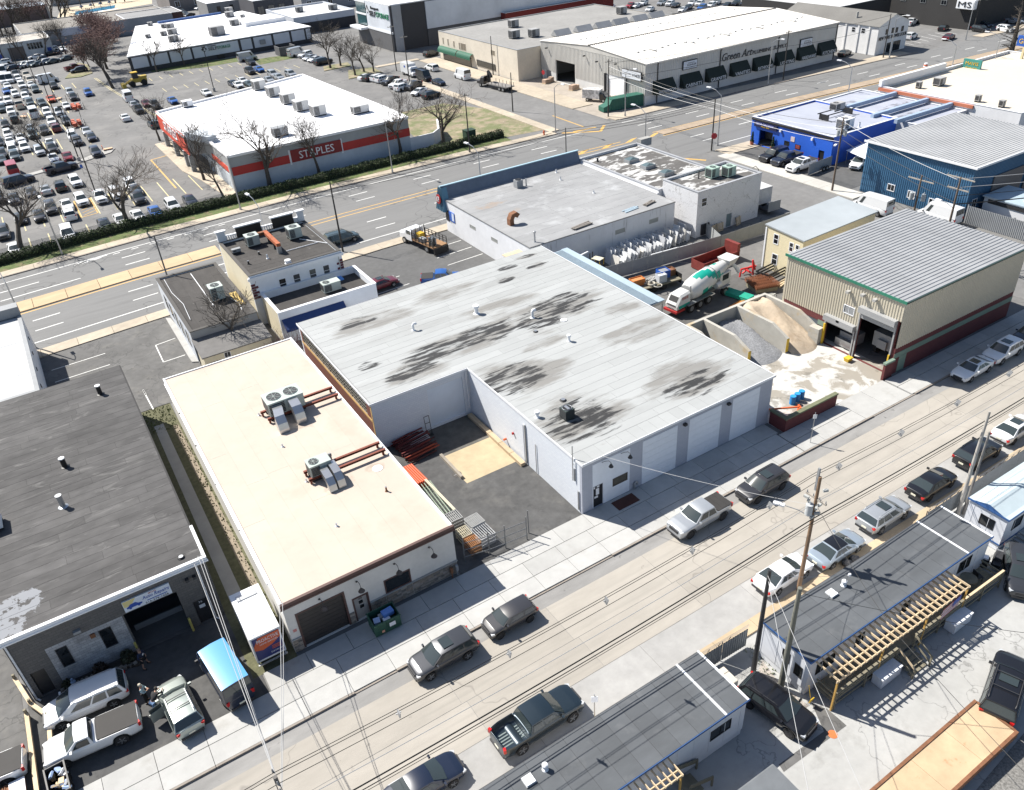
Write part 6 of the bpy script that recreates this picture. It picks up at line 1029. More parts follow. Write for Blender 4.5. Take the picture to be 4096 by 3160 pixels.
# ---- car park: one mesh per car (a few pixels each)
CC=dict(w='white',k='black',g='grey',s='silver',b='blue',r='red',o='orange',n='navy',m='maroon',y='beige',a='teal',d='darkgrey')
KK=dict(s='sedan',u='suv',v='minivan',p='pickup',t='van',B='bigsuv',P='bigpickup'); HD=dict(d=-90,u=90,l=180,r=2,q=205,R=15)
KN=dict(s='saloon',u='off-roader',v='minivan',p='pickup',t='tall van',B='long off-roader',P='pickup')
LOT=[
((-24.06,256.87,0.7),'twd'),((-23.67,264.14,0.7),'uwq'),((-21.81,260.45,0.7),'unq'),((-20.03,261.54,0.7),'ssq'),((-18,264.01,0.7),'usq'),((-16.56,263.16,0.7),'uwq'),((-14.26,262.12,0.7),'saq'),((-12.2,263.02,0.7),'usq'),((-9.9,262.84,0.7),'saq'),((-12.55,269.36,0.7),'ukq'),((-13.07,276.56,0.7),'swl'),((-5.66,264.67,0.7),'saq'),((-8.17,279.37,0.7),'skl'),((-7.33,286.92,0.7),'uwl'),((-4.1,284.93,0.7),'swd'),((-22.58,275.16,0.7),'uwl'),
((-24.87,241.31,0.9),'twd'),((-23.36,241.01,0.9),'twd'),((-21.26,241.38,0.7),'uwd'),((-21.23,249.2,0.7),'pgd'),((-18.69,244.17,0.7),'pyd'),((-18.69,235.42,0.7),'uyd'),((-19.06,228.2,0.7),'swd'),((-21.2,229.9,0.8),'vwd'),((-24.66,232.38,0.7),'swd'),((-25.52,225.14,0.7),'sbd'),((-18.72,220.24,0.7),'uad'),((-14.11,220.85,0.7),'ukd'),((-14.58,230.56,0.9),'twR'),((-23.76,218.41,0.8),'uwd'),((-21.34,218.81,0.7),'sgd'),((-21.87,212.33,0.7),'uwd'),
((-26.09,210.32,0.7),'uwd'),((-24.09,202.24,0.8),'pyu'),((-21.64,203.45,0.7),'uad'),((-19.19,200.35,0.7),'uad'),((-16.77,203.79,0.7),'sod'),((-14.53,192.05,0.7),'swd'),((-16.96,185.96,0.8),'psd'),((-19.3,188.18,0.7),'uwd'),((-22.09,188.39,1.1),'twu'),((-26.43,196.51,0.7),'uwd'),((-26.43,186.89,0.7),'uku'),((-28.14,201.81,0.7),'uad'),((-28.75,182.43,0.7),'ukd'),((-24.28,174.49,0.7),'ssd'),((-24.38,167.95,0.7),'uad'),((-21.89,169.58,0.7),'ukd'),((-19.51,177.15,0.7),'uwd'),((-19.4,169.97,0.8),'umu'),((-16.69,174.74,0.7),'ukd'),((-28.89,172.39,0.7),'uwd'),((-29.1,165.48,0.7),'swd'),((-26.82,167.23,0.6),'swd'),((-26.89,157.35,0.7),'uwd'),((-29.14,157.35,0.7),'uwd'),((-29.22,151.83,0.7),'uad'),((-24.57,151.91,0.7),'usd'),((-22.04,157.47,0.7),'swd'),((-22.29,151.85,0.7),'ukd'),((-17.44,159.13,0.7),'uwd'),((-20.41,143.13,0.7),'srd'),((-31.24,155.48,0.7),'ukd'),((-31.68,151.13,0.7),'sad'),((-31,165.42,0.7),'ukd'),((-27.9,210.57,0.7),'uwd'),((-22.87,144.13,0.7),'swd'),
((-30.37,140.33,1),'tru'),((-30.15,132.77,0.9),'BnR'),((-22.57,135.25,0.9),'PnR'),((-26.55,123.43,0.7),'ssu'),((-24.08,123.53,0.7),'uku'),((-21.44,124.32,0.7),'uwd'),((-26.92,111.74,0.7),'ugd'),((-24.49,111.65,0.7),'swd'),((-24.75,106.14,0.7),'uwu'),((-22.09,112.34,0.7),'uwd'),((-31.73,122.06,0.7),'sgd'),((-31.76,110.03,0.7),'skd'),((-29.06,109.28,0.7),'skd'),((-26.2,96.73,0.8),'vwd'),((-34.62,104.47,0.7),'ugd'),((-33.66,95.47,0.7),'swd'),((-28.86,123.6,0.7),'sgd'),((-33.97,124.07,0.7),'ukd'),
((-15.3,142.04,0.7),'und'),((-19.13,111.7,0.8),'pwd'),((-16.52,111.58,0.7),'uwd'),((-13.67,114.76,0.7),'uwd'),((-13.43,111.31,0.7),'sgd'),((-14,106.25,0.7),'ukd'),((-18.36,97.44,0.7),'swd'),((-15.72,97.26,0.7),'swd'),((-20.84,97.01,0.7),'snd'),((-13.06,97.22,0.7),'sbd'),((-10.11,98.14,0.7),'uwd'),((-7.15,98.78,0.7),'snd'),
((-11.68,207.9,0.7),'usd'),((-11.82,200.89,0.7),'ukd'),((-5.78,244.59,0.8),'pmR'),((-5.26,238.9,0.7),'unl'),((-7.88,203.41,0.7),'ubd'),((-5.14,167.68,0.7),'swu'),((-0.76,188.11,1),'twu'),((-1.01,179.11,0.7),'ssd'),((-1.17,173.07,0.7),'pkd'),((-14.59,191.87,0.7),'swd'),((-14.24,161.57,0.7),'ssd'),((-14.16,155.42,0.7),'snd'),((-17.26,160.09,0.7),'uwd'),((-17.2,154.14,0.7),'ugd'),
((1.68,178.39,0.7),'smd'),((2.89,174.73,0.7),'pgd'),((7.4,176.18,0.6),'sbd'),((-1.27,155.88,0.7),'ugu'),((16,178,0.6),'swd'),
((27.03,184.25,0.7),'swd'),((24.16,183.02,0.7),'snd'),((24.67,180.3,0.7),'swd'),((27.23,178.92,0.7),'sad'),((30.19,180.74,0.7),'sgd'),((35.52,185.44,0.7),'usd'),((35.53,180.79,0.7),'ssd'),((32.51,179.64,0.7),'ssd'),((39.06,181.45,0.7),'usd'),((32.2,194.84,0.7),'pkd'),((34.84,195.14,0.7),'sbd'),((36.04,206.81,0.7),'ukd'),((37.14,213.5,1),'tsr'),((51.41,204.09,0.7),'uwq'),((50.9,198.97,0.7),'ssq'),((51.1,195.49,0.7),'swq'),((51.41,189.86,0.8),'BkR'),((50.12,207.7,1),'tsR'),
((52.26,162.16,0.7),'swR'),((52.8,160.4,0.7),'ukR'),((54.05,158.62,0.7),'uwR'),((54.39,156.34,0.7),'uwR'),((54.68,153.04,0.7),'pgq'),((54.47,148.21,0.7),'pwq'),((53.98,144.54,0.7),'uwR'),((56.47,143.9,0.7),'pgq'),((54.82,137.58,0.7),'swq'),((55.33,132.52,0.7),'ukR'),((62.42,149.91,1),'tkd'),((62.64,142.78,0.7),'snd'),((68.95,158.35,0.9),'vwu'),((69.75,143.64,1),'twu'),((77.45,175.06,0.8),'ukR'),
((189.52,86.02,0.7),'uk1'),((195.68,89.1,0.7),'sn1'),((201.52,91.94,0.7),'ua1'),((206.46,93.91,0.7),'sk1'),((212.23,96.36,0.7),'us1'),((216.71,98.26,0.7),'sn1'),((222.06,100.59,0.7),'sa1'),((227.53,103.12,0.7),'uk1'),((216.55,91.51,0.7),'um1'),((204.11,85.91,0.7),'ss1'),((192.98,81.45,0.7),'uw1'),((223.52,95.46,0.7),'uw1'),
((186.18,93.97,0.7),'skR'),((176.89,86.36,0.7),'smR'),((172.29,93.58,0.7),'uwR'),((187.65,104.59,0.9),'pwR'),((146.71,93.16,0.7),'skR'),((151.14,53,0.7),'snR'),
((161.69,191.48,0.7),'prq'),((163.31,190.52,0.7),'swq'),((167.97,192.36,0.7),'uwq'),((161.16,181.04,0.7),'swq'),((171.41,187.14,0.7),'usq'),((172.21,183.85,0.7),'uwq'),((171.27,180.04,0.7),'skq'),((166.71,171.57,0.7),'swq'),((170.84,173.65,0.7),'skq'),((177.16,178.41,0.7),'uwq'),((177.69,175.57,0.7),'uwq'),((172.62,169.08,0.7),'ubq'),((177.55,170.05,0.7),'uwq'),((182.67,172.97,0.7),'pwq'),((181.19,166.57,0.7),'skq'),((184.15,165.8,0.7),'ukq'),((185.7,163.46,0.7),'ukq'),((187.87,162.44,0.7),'sgq'),((188.99,160.75,0.7),'smq'),((156.66,196.09,0.7),'swq'),((142.32,185.86,0.7),'uwR'),((144.48,184.07,0.7),'swR'),
((42.6,343.88,0.7),'sgd'),((41.56,334.15,0.7),'ukd'),((40.35,325.13,0.7),'swd'),((48.03,353.78,0.7),'ugq'),((49.74,350.45,0.9),'tkd'),((47.88,339.12,0.7),'sgd'),((47.17,330.27,0.7),'skd'),((47.06,323.62,0.7),'skq'),((55.53,341.19,0.7),'swq')]
ORD='first second third fourth fifth sixth seventh eighth ninth tenth eleventh twelfth thirteenth fourteenth fifteenth sixteenth seventeenth eighteenth nineteenth twentieth'.split()
def zone(p):
    x,y=p[0],p[1]
    if x>160: return 'on the far right side road' if x<260 and y>95 and not(x<200 and y>150) else 'near the dark brick block'
    if y<120 and x<2: return 'in the rows by the hedge'
    if x<-1 and y<150: return 'in the car park middle rows'
    if x<-1 and y<190: return 'in the lot below the lamp posts'
    if x<-1 and y<245: return 'in the far car park rows'
    if x<0: return 'by the white garages'
    if y>260: return 'behind the storage hall'
    if x<46: return 'behind the stationery store'
    if x<61: return 'by the corner plot trees'
    if x<80: return 'on the side street near the showroom'
    return 'on the dealer lot at the top'
ct={}
for p,q in sorted(LOT,key=lambda e:(e[0][0])):
    z_=zone(p); k=(q[0],q[1],z_); ct[k]=ct.get(k,0)+1
sn={}
for p,q in sorted(LOT,key=lambda e:(e[0][0])):
    z_=zone(p); k=(q[0],q[1],z_); sn[k]=sn.get(k,0)+1; nm=CC[q[1]].replace('teal','dark teal'); 
    lb='%s %s %s'%(nm,KN[q[0]],z_)+('' if ct[k]==1 else ', %s such from left'%ORD[sn[k]-1])
    a=HD.get(q[2],None); a=(a if a is not None else -101+ (0 if p[1]<200 else -1))+random.uniform(-2,2)
    put('parked_car',far_mesh(KK[q[0]],CC[q[1]]),None,loc=(p[0],p[1],-.012),rz=math.radians(a),label=lb,cat='car' if q[0] in 'suB' else ('van' if q[0] in 'tv' else 'pickup'),group='cars '+z_)

# ================= YARDS, TRAILERS, EQUIPMENT =================
# ---- site trailers on the south side
TRW=mat('trailer_white',(.62,.64,.68),.6,.04,2); TRR=mat('trailer_grey_roof',(.085,.092,.10),.8,.12,1.2,big=.15,bsc=.25,stretch=(.4,1,1)); layer(TRR,(.15,.155,.16),.8,.55,.75,amt=.5,seed=3); rnd(TRR,.07); BTR=mat('trailer_blue_trim',(.03,.09,.24),.6,.06); TRP=mat('trailer_pale_roof',(.40,.47,.50),.7,.06,1)
def trailer(label,rc,h,roofm,win,strips=(),trim=BTR,skirt=.55):
    t=thing('site_trailer',label,'trailer',((rc[0]+rc[1])/2,(rc[2]+rc[3])/2,0),world=True); x0,x1,y0,y1=rc
    for sd in 'SNWE':
        mb=MB(); wallside(mb,sd,rc,skirt,h,.12,[w_[1:] for w_ in win if w_[0]==sd]); mb.build('wall',TRW,t)
    for sd,u0,u1 in (('S',x0,x1),('W',y0,y1)):
        n=int((u1-u0)/1.2)
        for k in range(n+1): g=MB(); sidebox(g,sd,rc,u0+k*1.2+.0,u0+k*1.2+.03,skirt,h-.15,.001,.018); g.build('batten',TRW,t)
    for sd,a,b,c,d in win: window(t,sd,rc,a,b,c,d,BLACK,GLASS,(0,0) if b-a<1.2 else (1,0),.05,(-.05,.03))
    MB().box(x0+.05,x1-.05,y0+.05,y1-.05,.02,skirt).build('skirting',TRW,t); r=MB().box(x0-.1,x1+.1,y0-.1,y1+.1,h,h+.08).build('roof',mat('trailer_roof_seam',(.05,.052,.056),.9,.1) if roofm is TRR else roofm,t)
    if roofm is TRR: roof_sheets(r,(x0-.08,x1+.08,y0-.08,y1+.08),h+.08,TRR,1.3,9,9,'y')
    MB().box(x0-.13,x1+.13,y0-.14,y0-.1,h-.05,h+.1).box(x0-.14,x0-.1,y0-.1,y1+.13,h-.05,h+.1).build('eave_trim',trim,t)
    for x in strips: MB().box(x-.07,x+.07,y0-.1,y1+.1,h+.085,h+.125).build('roof_batten',WHITE,t)
    return t
T1=trailer('long grey-roofed site trailer across the bottom of the picture',(-33,-3.8,-21,-17.05),3.3,TRR,[('S',-6.5,-4.9,1.6,2.5)],(-5.5,-3.78)); T2=trailer('grey-roofed site trailer with the timber pergola and deck',(1.2,19.2,-21.3,-17.6),3.3,TRR,[('W',-19.9,-19.3,1.6,2.5),('W',-20.9,-20.3,1.2,2.2),('S',1.9,3.6,1.5,2.5),('S',5.5,6.3,1.5,2.5),('S',10,10.9,1.5,2.5),('S',16.0,17.4,1.6,2.7)],(16.5,19.2)); T3=trailer('white site trailer with blue trim and pale roof at right edge',(22.0,38,-20.95,-18.1),3.1,TRP,[('W',-20.2,-19.1,1.5,2.4),('S',23.0,24.2,1.5,2.5)])
MB().add([(21.9,-21,3.1),(21.9,-18.05,3.1),(21.9,-19.5,3.55),(38,-19.5,3.55),(38,-21,3.1),(38,-18.05,3.1)],[(0,4,3,2),(2,3,5,1)]).build('crowned_roof',TRP,T3); MB().add([(21.89,-21,3.1),(21.89,-18.05,3.1),(21.89,-19.5,3.55)],[(0,2,1)]).build('gable',BTR,T3); MB().box(22.0,38,-20.985,-20.952,.55,.68).box(21.965,21.998,-20.95,-18.1,.55,.68).build('base_stripe',BTR,T3)
for x,y,l,k in ((-15.75,-18,'round vent on the long trailer roof',0),(7.53,-18.5,'round white vent at the kerb side of the pergola trailer',0)): roof_vent((x,y,3.39),.1,.25,l,'cap',WHITE if k==0 else DARK)
for x,y,l in ((-16.84,-18.05,'square white roof hatch on the long trailer'),(6.3,-18.55,'square white roof hatch on the pergola trailer')):
    t=thing('roof_hatch',l,'hatch',(x,y,3.39)); MB().box(-.32,.32,-.32,.32,0,.08).build('kerb_frame',STEEL,t); MB().box(-.28,.28,-.28,.28,.08,.16).build('dome',WHITE,t)
MB().box(-3.66,-3.0,-19.6,-18.4,1.4,2.9).build('wall_cooler',mat('cream_box',(.55,.50,.42),.7,.05),T1)
# pergolas, decks
def pergola(label,x0,x1,y0,y1,z,n,posts,yw):
    t=thing('pergola',label,'pergola',((x0+x1)/2,(y0+y1)/2,0),world=True)
    me=MB().box(-.025,.025,y0-.12,y1+.2,z,z+.16).mesh('rafter',LUMB)
    for k in range(n): put('rafter',me,t,loc=Vector((x0+(x1-x0)*k/(n-1),0,0))-Vector((t.location.x,t.location.y,0)))
    for y in (y0,y0+(y1-y0)*.35): MB().box(x0-.1,x1+.1,y-.03,y+.03,z-.16,z-.002).build('beam',LUMB,t)
    for x in posts: MB().box(x-.05,x+.05,y0-.05,y0+.05,.0,z-.16).build('post',mat('golden_post',(.5,.30,.08),.8,.15),t)
    return t
pergola('pale timber pergola frame over the deck of the pergola trailer',1.75,14.4,-22.9,-21.45,2.8,27,(1.75,5.9,10.2,14.4),0); pergola('short timber canopy frame at the bottom of the long trailer',-12.5,-9.7,-22.1,-21.15,2.8,8,(-12.4,-9.75),0)
DK=thing('timber_deck','long weathered timber deck with railings below the pergola','deck',(10,-22.2,0),world=True)
me=MB().box(0,.13,-22.85,-21.4,.62,.66).mesh('deck_board',OLDW)
for k in range(120): put('deck_board',me,DK,loc=Vector((1.85+k*.142,0,0))-Vector((10,-22.2,0)))
for x0,x1 in ((1.85,7.6),(9.4,14.5),(14.5,18.9)):
    for z in (.9,1.15,1.4,.35): MB().box(x0,x1,-22.93,-22.88,z,z+.14).build('rail_board',OLDW if x1<15 or z<1.3 else LUMB,DK)
    MB().box(x0,x1,-22.98,-22.83,1.58,1.62).build('top_rail',OLDW if x1<15 else LUMB,DK)
for x in (1.9,4.7,7.6,9.4,12,14.5,16.7,18.85): MB().box(x-.05,x+.05,-22.99,-22.89,0,1.6).build('post',OLDW,DK)
for z in (.9,1.3): MB().box(18.8,18.86,-22.85,-21.4,z,z+.12).box(1.86,1.92,-22.85,-21.5,z,z+.12).build('end_rail',OLDW,DK)
ST_=thing('timber_steps','timber steps with handrails down from the middle of the deck','steps',(8.5,-23.4,0),world=True)
for k in range(4): MB().box(7.7,9.3,-23.25-k*.3,-22.97-k*.3,.5-k*.16,.55-k*.16).build('tread',OLDW,ST_)
for x in (7.65,9.35): MB().bar((x,-22.95,1.55),(x,-24.25,.85),.06,.14).build('handrail',LUMB if x<8 else OLDW,ST_); MB().box(x-.05,x+.05,-24.3,-24.2,0,.9).build('newel',OLDW,ST_); MB().bar((x,-22.95,.95),(x,-24.25,.3),.05,.12).build('stringer',OLDW,ST_)
S2_=thing('timber_steps','timber steps beside the short canopy of the long trailer','steps',(-8.2,-21.7,0),world=True)
for k in range(4): MB().box(-9.2+k*.3,-8.92+k*.3,-22.3,-21.15,.5-k*.14,.55-k*.14).build('tread',OLDW,S2_)
for y in (-22.35,-21.12): MB().bar((-9.2,y,1.5),(-7.5,y,.8),.06,.3).build('handrail',OLDW,S2_); MB().box(-7.55,-7.45,y-.05,y+.05,0,.9).build('newel',OLDW,S2_)
S3_=thing('metal_steps','grey metal steps with handrail at the blue-trimmed trailer','steps',(24,-21.6,0),world=True)
for k in range(4): MB().box(22.9+k*.35,23.2+k*.35,-22.2,-21.0,.12+k*.14,.17+k*.14).build('tread',GREYP,S3_)
MB().box(24.3,25.8,-22.3,-21.0,.64,.7).build('landing',GREYP,S3_); MB().tube([(22.9,-22.25,.1),(22.9,-22.25,1.0),(24.4,-22.25,1.6),(25.8,-22.25,1.6),(25.8,-22.25,.0)],.03,5).build('handrail',GREYP,S3_)
for x,l in ((5.4,'white lidded chest below the deck, left of the steps'),(12.7,'white lidded chest below the deck, under the flag')):
    t=thing('deck_box',l,'chest',(x+.95,-23.3,0),.02,'white chests below the deck'); MB().box(-.95,.95,-.35,.35,.03,.78).build('body',TRW,t); MB().box(-.98,.98,-.38,.02,.782,.86).build('lid',TRW,t); MB().box(-.98,.98,.022,.38,.782,.86).build('lid',TRW,t)
FL=thing('flag','striped flag hanging from the pergola beam','flag',(12.6,-23.0,2.2)); 
for k in range(13): MB().add([(-.85+ .0,-.0-.02*math.sin(k),.2-k*.075),(.85,-.02,.65-k*.075),(.85,-.05,.65-(k+1)*.075),(-.85,-.02*math.sin(k+1),.2-(k+1)*.075)],[(0,3,2,1)]).build('stripe',REDP if k%2==0 else WHITE,FL)
MB().add([(.1,-.06,.455),(.86,-.06,.655),(.86,-.06,.13),(.1,-.06,-.07)],[(0,3,2,1)]).build('canton',SBL,FL); MB().cyl((.9,.1,.75),(.87,-.05,-.4),.02,n=5).build('staff',STEEL,FL)
t=thing('grill','black barbecue grill beside the deck end','grill',(20.6,-21.7,0),.4); MB().box(-.4,.4,-.3,.3,.1,.8).build('cabinet',BLACK,t); MB().loft([[(-.42,y,z) for y,z in ((-.3,.8),(-.22,1.1),(.22,1.1),(.3,.8))],[(.42,y,z) for y,z in ((-.3,.8),(-.22,1.1),(.22,1.1),(.3,.8))]]).build('lid',DARK,t); MB().box(-.9,-.42,-.25,.25,.8,.84).build('side_shelf',DARK,t); MB().box(.42,.9,-.25,.25,.8,.84).build('side_shelf',STEEL,t)
t=thing('rubbish_bin','black rubbish bin beside the grill','bin',(19.9,-21.2,0)); MB().cyl((0,0,0),(0,0,.8),.25,.32,n=14).build('barrel',BLACK,t,sm=True); MB().bx((0,0,.85),(.4,.35,.15),.4).build('rubbish',WHITE,t)
t=thing('round_table','round weathered table on the open deck end','table',(16.6,-21.9,.66)); MB().cyl((0,0,.7),(0,0,.75),.55,n=20).build('table_top',OLDW,t); MB().cyl((0,0,0),(0,0,.7),.06,n=8).build('leg',OLDW,t)
for i,(x,y,r) in enumerate(((17.6,-22.0,-.3),(15.6,-22.4,1.2))):
    t=thing('patio_chair','black patio chair on the deck, '+('right of the round table','left of the round table')[i],'chair',(x,y,.66),r,'patio chairs on the deck'); MB().box(-.25,.25,-.25,.25,.4,.44).build('seat',BLACK,t); MB().bx((-.27,0,.7),(.04,.5,.55),ry=-.15).build('backrest',BLACK,t)
    for a in (-.22,.22):
        for b in (-.22,.22): MB().cyl((a,b,0),(a,b,.42),.02,n=5).build('leg',BLACK,t)
MB().bx((1.0,-22.0,.55),(.3,.06,.45),rx=.2).cyl((1.0,-21.9,.7),(1.05,-21.6,1.5),.02,n=6).build('snow_shovel',YEL,label='yellow shovel leaning at the trailer corner by the deck',cat='shovel')
MB().cyl((.57,-24.04,-.01),(.57,-24.04,.004),.28,n=20).build('valve_cover',mat('orange_cover',(.6,.16,.05),.8,.15),label='round orange cover set in the yard paving',cat='cover')
t=thing('rubbish_bags','black rubbish bags on the kerb beside the pale saloon','bags',(12.46,-15.75,.11))
for k in range(4):
    c=Vector((random.uniform(-.5,.5),random.uniform(-.25,.25),.25)); rg=[]
    for i in range(6): a=i/5*PI; rg.append([c+Vector((math.sin(a)*.36*math.cos(b)*random.uniform(.8,1.15),math.sin(a)*.34*math.sin(b)*random.uniform(.8,1.15),-math.cos(a)*.3)) for b in [j*PI/4 for j in range(8)]])
    MB().loft(rg).build('bag',mat('bag_black',(.02,.02,.022),.35,.1),t)
# rusty flatbed deck at bottom right
t=thing('rusty_flatbed','rust-edged flatbed trailer with a sandy plywood deck at bottom right','trailer',(1,-29,0),.015); SPL=mat('sandy_ply',(.47,.35,.22),.9,.14,.8,big=.12,bsc=.3); layer(SPL,(.35,.13,.04),1.0,.62,.72,amt=.7,seed=4)
for k in range(6): MB().box(-11.2+k*3.1,-8.12+k*3.1,-1.15,1.15,.92,1.0).build('deck_panel',SPL,t)
MB().box(-11.3,7.5,1.15,1.33,.55,1.06).build('side_rail',RUST,t); MB().box(-11.3,7.5,-1.33,-1.15,.55,1.06).build('side_rail',RUST,t); MB().box(7.4,7.55,-1.15,1.15,.55,1.03).build('end_rail',RUST,t)
for x in (-6,-4.6): 
    for s in (-1,1): MB().cyl((x,s*.9,.45),(x,s*1.2,.45),.45,n=14).build('wheel',TYRE,t)
t=thing('capped_truck','navy truck with a grey cargo cap at the bottom edge','truck',(-8,-25.2,0)); MB().box(-3.2,2.95,-1.2,1.2,.45,1.3).build('body',paint('navy'),t); MB().loft([[(x,y,z) for y,z in ((-1.15,1.3),(-1.0,2.35),(-.9,2.42),(.9,2.42),(1.0,2.35),(1.15,1.3))] for x in (-3.0,2.95)]).build('cargo_cap',mat('cap_grey',(.13,.14,.15),.6,.1),t)
for x in (-1.8,1.9):
    for s in (-1,1): MB().cyl((x,s*1.0,.42),(x,s*1.22,.42),.42,n=16).build('wheel',TYRE,t)
MB().box(2.96,3.0,-.9,.9,1.45,2.2).build('rear_window',CGL,t)
def panel_fence(name,label,pts,h,m,pm,step=2.4,wire=False,group=None,corrug=False):
    t=thing(name,label,'fence',(pts[0][0],pts[0][1],0),world=True,group=group)
    for a,b in zip(pts,pts[1:]):
        A=Vector((a[0],a[1],0));B=Vector((b[0],b[1],0)); n=max(1,round((B-A).length/step)); d=(B-A)/n; nn=Vector((d.y,-d.x,0)).normalized()
        for i in range(n):
            p=A+d*i; q=p+d*.985; mb=MB()
            if corrug: corr(mb,p+Vector((0,0,.1)),d,(0,0,h-.1),max(4,int(d.length/.2)),d.length*.985/max(4,int(d.length/.2)),.03)
            else: mb.add([p+nn*.01+Vector((0,0,.08)),q+nn*.01+Vector((0,0,.08)),q+nn*.01+Vector((0,0,h)),p+nn*.01+Vector((0,0,h)),p-nn*.01+Vector((0,0,.08)),q-nn*.01+Vector((0,0,.08)),q-nn*.01+Vector((0,0,h)),p-nn*.01+Vector((0,0,h))],[(0,1,2,3),(7,6,5,4),(3,2,6,7),(0,3,7,4),(1,5,6,2)])
            mb.build('panel',m,t); MB().cyl(p-nn*.06,p-nn*.06+Vector((0,0,h+.1)),.035,n=6).build('post',pm,t)
        if wire:
            for k in range(3): MB().tube([A+Vector((0,0,h+.12+k*.12)),B+Vector((0,0,h+.12+k*.12))],.012,4).build('barbed_wire',STEEL,t)
            for i in range(int((B-A).length/.9)): p=A+(B-A).normalized()*(i*.9); MB().bar(p+Vector((0,0,h)),p+Vector((0,-.12,h+.42)),.03).build('wire_arm',DARK,t)
    return t
GSF=mat('grey_sheet_fence',(.22,.235,.245),.7,.08)
panel_fence('yard_fence','grey sheet fence topped with barbed wire by the blue-trimmed trailer',[(19.6,-16.6),(46,-16.3)],1.9,GSF,DARK,wire=True,corrug=True); panel_fence('yard_fence','short grey fence with barbed wire between the two grey-roofed trailers',[(-3.3,-16.5),(1.1,-16.6)],1.8,GSF,DARK,wire=True,corrug=True)
# ---- PROACTIVE box trailer
t=thing('box_trailer','white box trailer with an orange and navy advert on its rear','trailer',(-25.5,2.75,0),world=True); x0,x1,y0,y1=-26.5,-24.5,.55,5.1
MB().box(x0,x1,y0,y1,.55,2.85).build('box',mat('trailer_box_white',(.72,.73,.74),.5,.03),t); MB().box(x0-.04,x1+.04,y0-.04,y1+.04,2.85,2.95).build('roof',WHITE,t); MB().box(-26.2,-24.8,4.2,4.7,2.951,3.02).build('roof_vent',STEEL,t)
MB().box(x0+.1,x1-.1,.5,.545,.75,2.75).build('rear_advert',mat('advert_navy',(.02,.03,.14),.5,.03),t); MB().add([(-26.4,.49,2.1),(-26.4,.49,1.75),(-25.9,.49,1.55),(-25.2,.49,1.75),(-24.6,.49,2.15),(-24.6,.49,2.75),(-26.0,.49,2.75)],[tuple(range(7))]).build('advert_panel',mat('advert_orange',(.58,.10,.025),.5,.03),t)
text('PROACTIVE',1.45,.3,(-26.15,.475,2.3),(1,0,0),(0,0,1),WHITE,t,.012); text('HOME SERVICES',1.2,.13,(-26.0,.475,2.05),(1,0,0),(0,0,1),WHITE,t,.01); text('516.593.909',.8,.13,(-25.45,.475,1.0),(1,0,0),(0,0,1),WHITE,t,.01)
for k in range(3): MB().box(-25.3,-24.7,.478,.49,1.3+k*.12,1.34+k*.12).build('advert_line',ORANGE,t)
MB().box(x0,x1,.3,.42,.42,.5).build('rear_bumper',STEEL,t)
for x in (x0+.1,x1-.1): MB().box(x-.05,x+.05,.42,.54,.42,.56).build('bumper_bracket',STEEL,t)
for x in (x0-.02,x1-.22):
    for y in (2.0,2.9): MB().cyl((x,y,.34),(x+.24,y,.34),.34,n=14).build('wheel',TYRE,t)
# ---- skip and bins
def skip(name,label,loc,rz,sx,sy,h,m,cat='dumpster'):
    t=thing(name,label,cat,loc,rz); a,b=sx/2,sy/2
    MB().box(-a,a,-b,b,.1,.16).build('floor',m,t)
    for q in ((-a,a,-b,-b+.05),(-a,a,b-.05,b),(-a,-a+.05,-b+.05,b-.05),(a-.05,a,-b+.05,b-.05)): MB().box(*q,.16,h).build('side',m,t)
    MB().box(-a-.04,a+.04,-b-.04,-b,h-.1,h).box(-a-.04,a+.04,b,b+.04,h-.1,h).build('rim',m,t)
    for k in range(int(sx/.6)): MB().box(-a+.3+k*.6,-a+.36+k*.6,-b-.05,-b,.15,h-.12).build('rib',m,t)
    return t
t=skip('dumpster','green dumpster full of boxes on the pavement by the brown garage door',(-17.95,-1.15,.12),-.02,1.95,1.35,1.2,GREEN)
for x,y,z,sx,sy,sz,m_ in ((.35,.1,1.05,.8,.5,.35,mat('blue_box',(.12,.25,.6),.7,.05)),(-.55,-.1,.85,.45,.5,.35,mat('pale_box',(.35,.45,.65),.7,.1)),(-.1,.2,.8,.4,.4,.3,CONC),(.1,-.3,.8,.5,.4,.3,WHITE)): MB().bx((x,y,z),(sx,sy,sz),.3*x).build('rubbish_box',m_,t)
MB().box(.1,.55,-.745,-.73,.55,.9).build('label_plate',WHITE,t); MB().box(-.5,-.3,-.74,-.726,.3,.5).build('sticker',mat('sticker_pink',(.6,.3,.2),.6,.1),t)
t=skip('debris_bin','dark open debris bin full of white rubbish at the lot corner',(-38.95,-1.2,0),PI/2+.05,2.2,1.1,1.2,BLACK)
for k in range(14): MB().bx((random.uniform(-.9,.8),random.uniform(-.4,.4),.9+random.random()*.2),(.4,.3,.12),random.random()*3,random.random()).build('rubbish',random.choice((WHITE,mat('pale_box',(.35,.45,.65)),LUMB)),t)
WF=thing('timber_barrier','old timber rail barrier between the repair shop lot and the next yard','fence',(-39.7,3,0),world=True)
for a,b in (((-40.6,9.0),(-39.9,6.2)),((-39.9,6.2),(-39.0,4.4)),((-39.0,4.4),(-39.3,-.5)),((-40.2,5.5),(-40.2,-2.0))): MB().bar((*a,.45),(*b,.45),.25,.25).build('rail',LUMB,WF); MB().box(a[0]-.08,a[0]+.08,a[1]-.08,a[1]+.08,0,.9).build('post',OLDW,WF)
car('pickup','white',(-43.2,1.9,0),175,'white work vehicle half out of the frame at lower left',('tonneau',),cat='pickup'); 
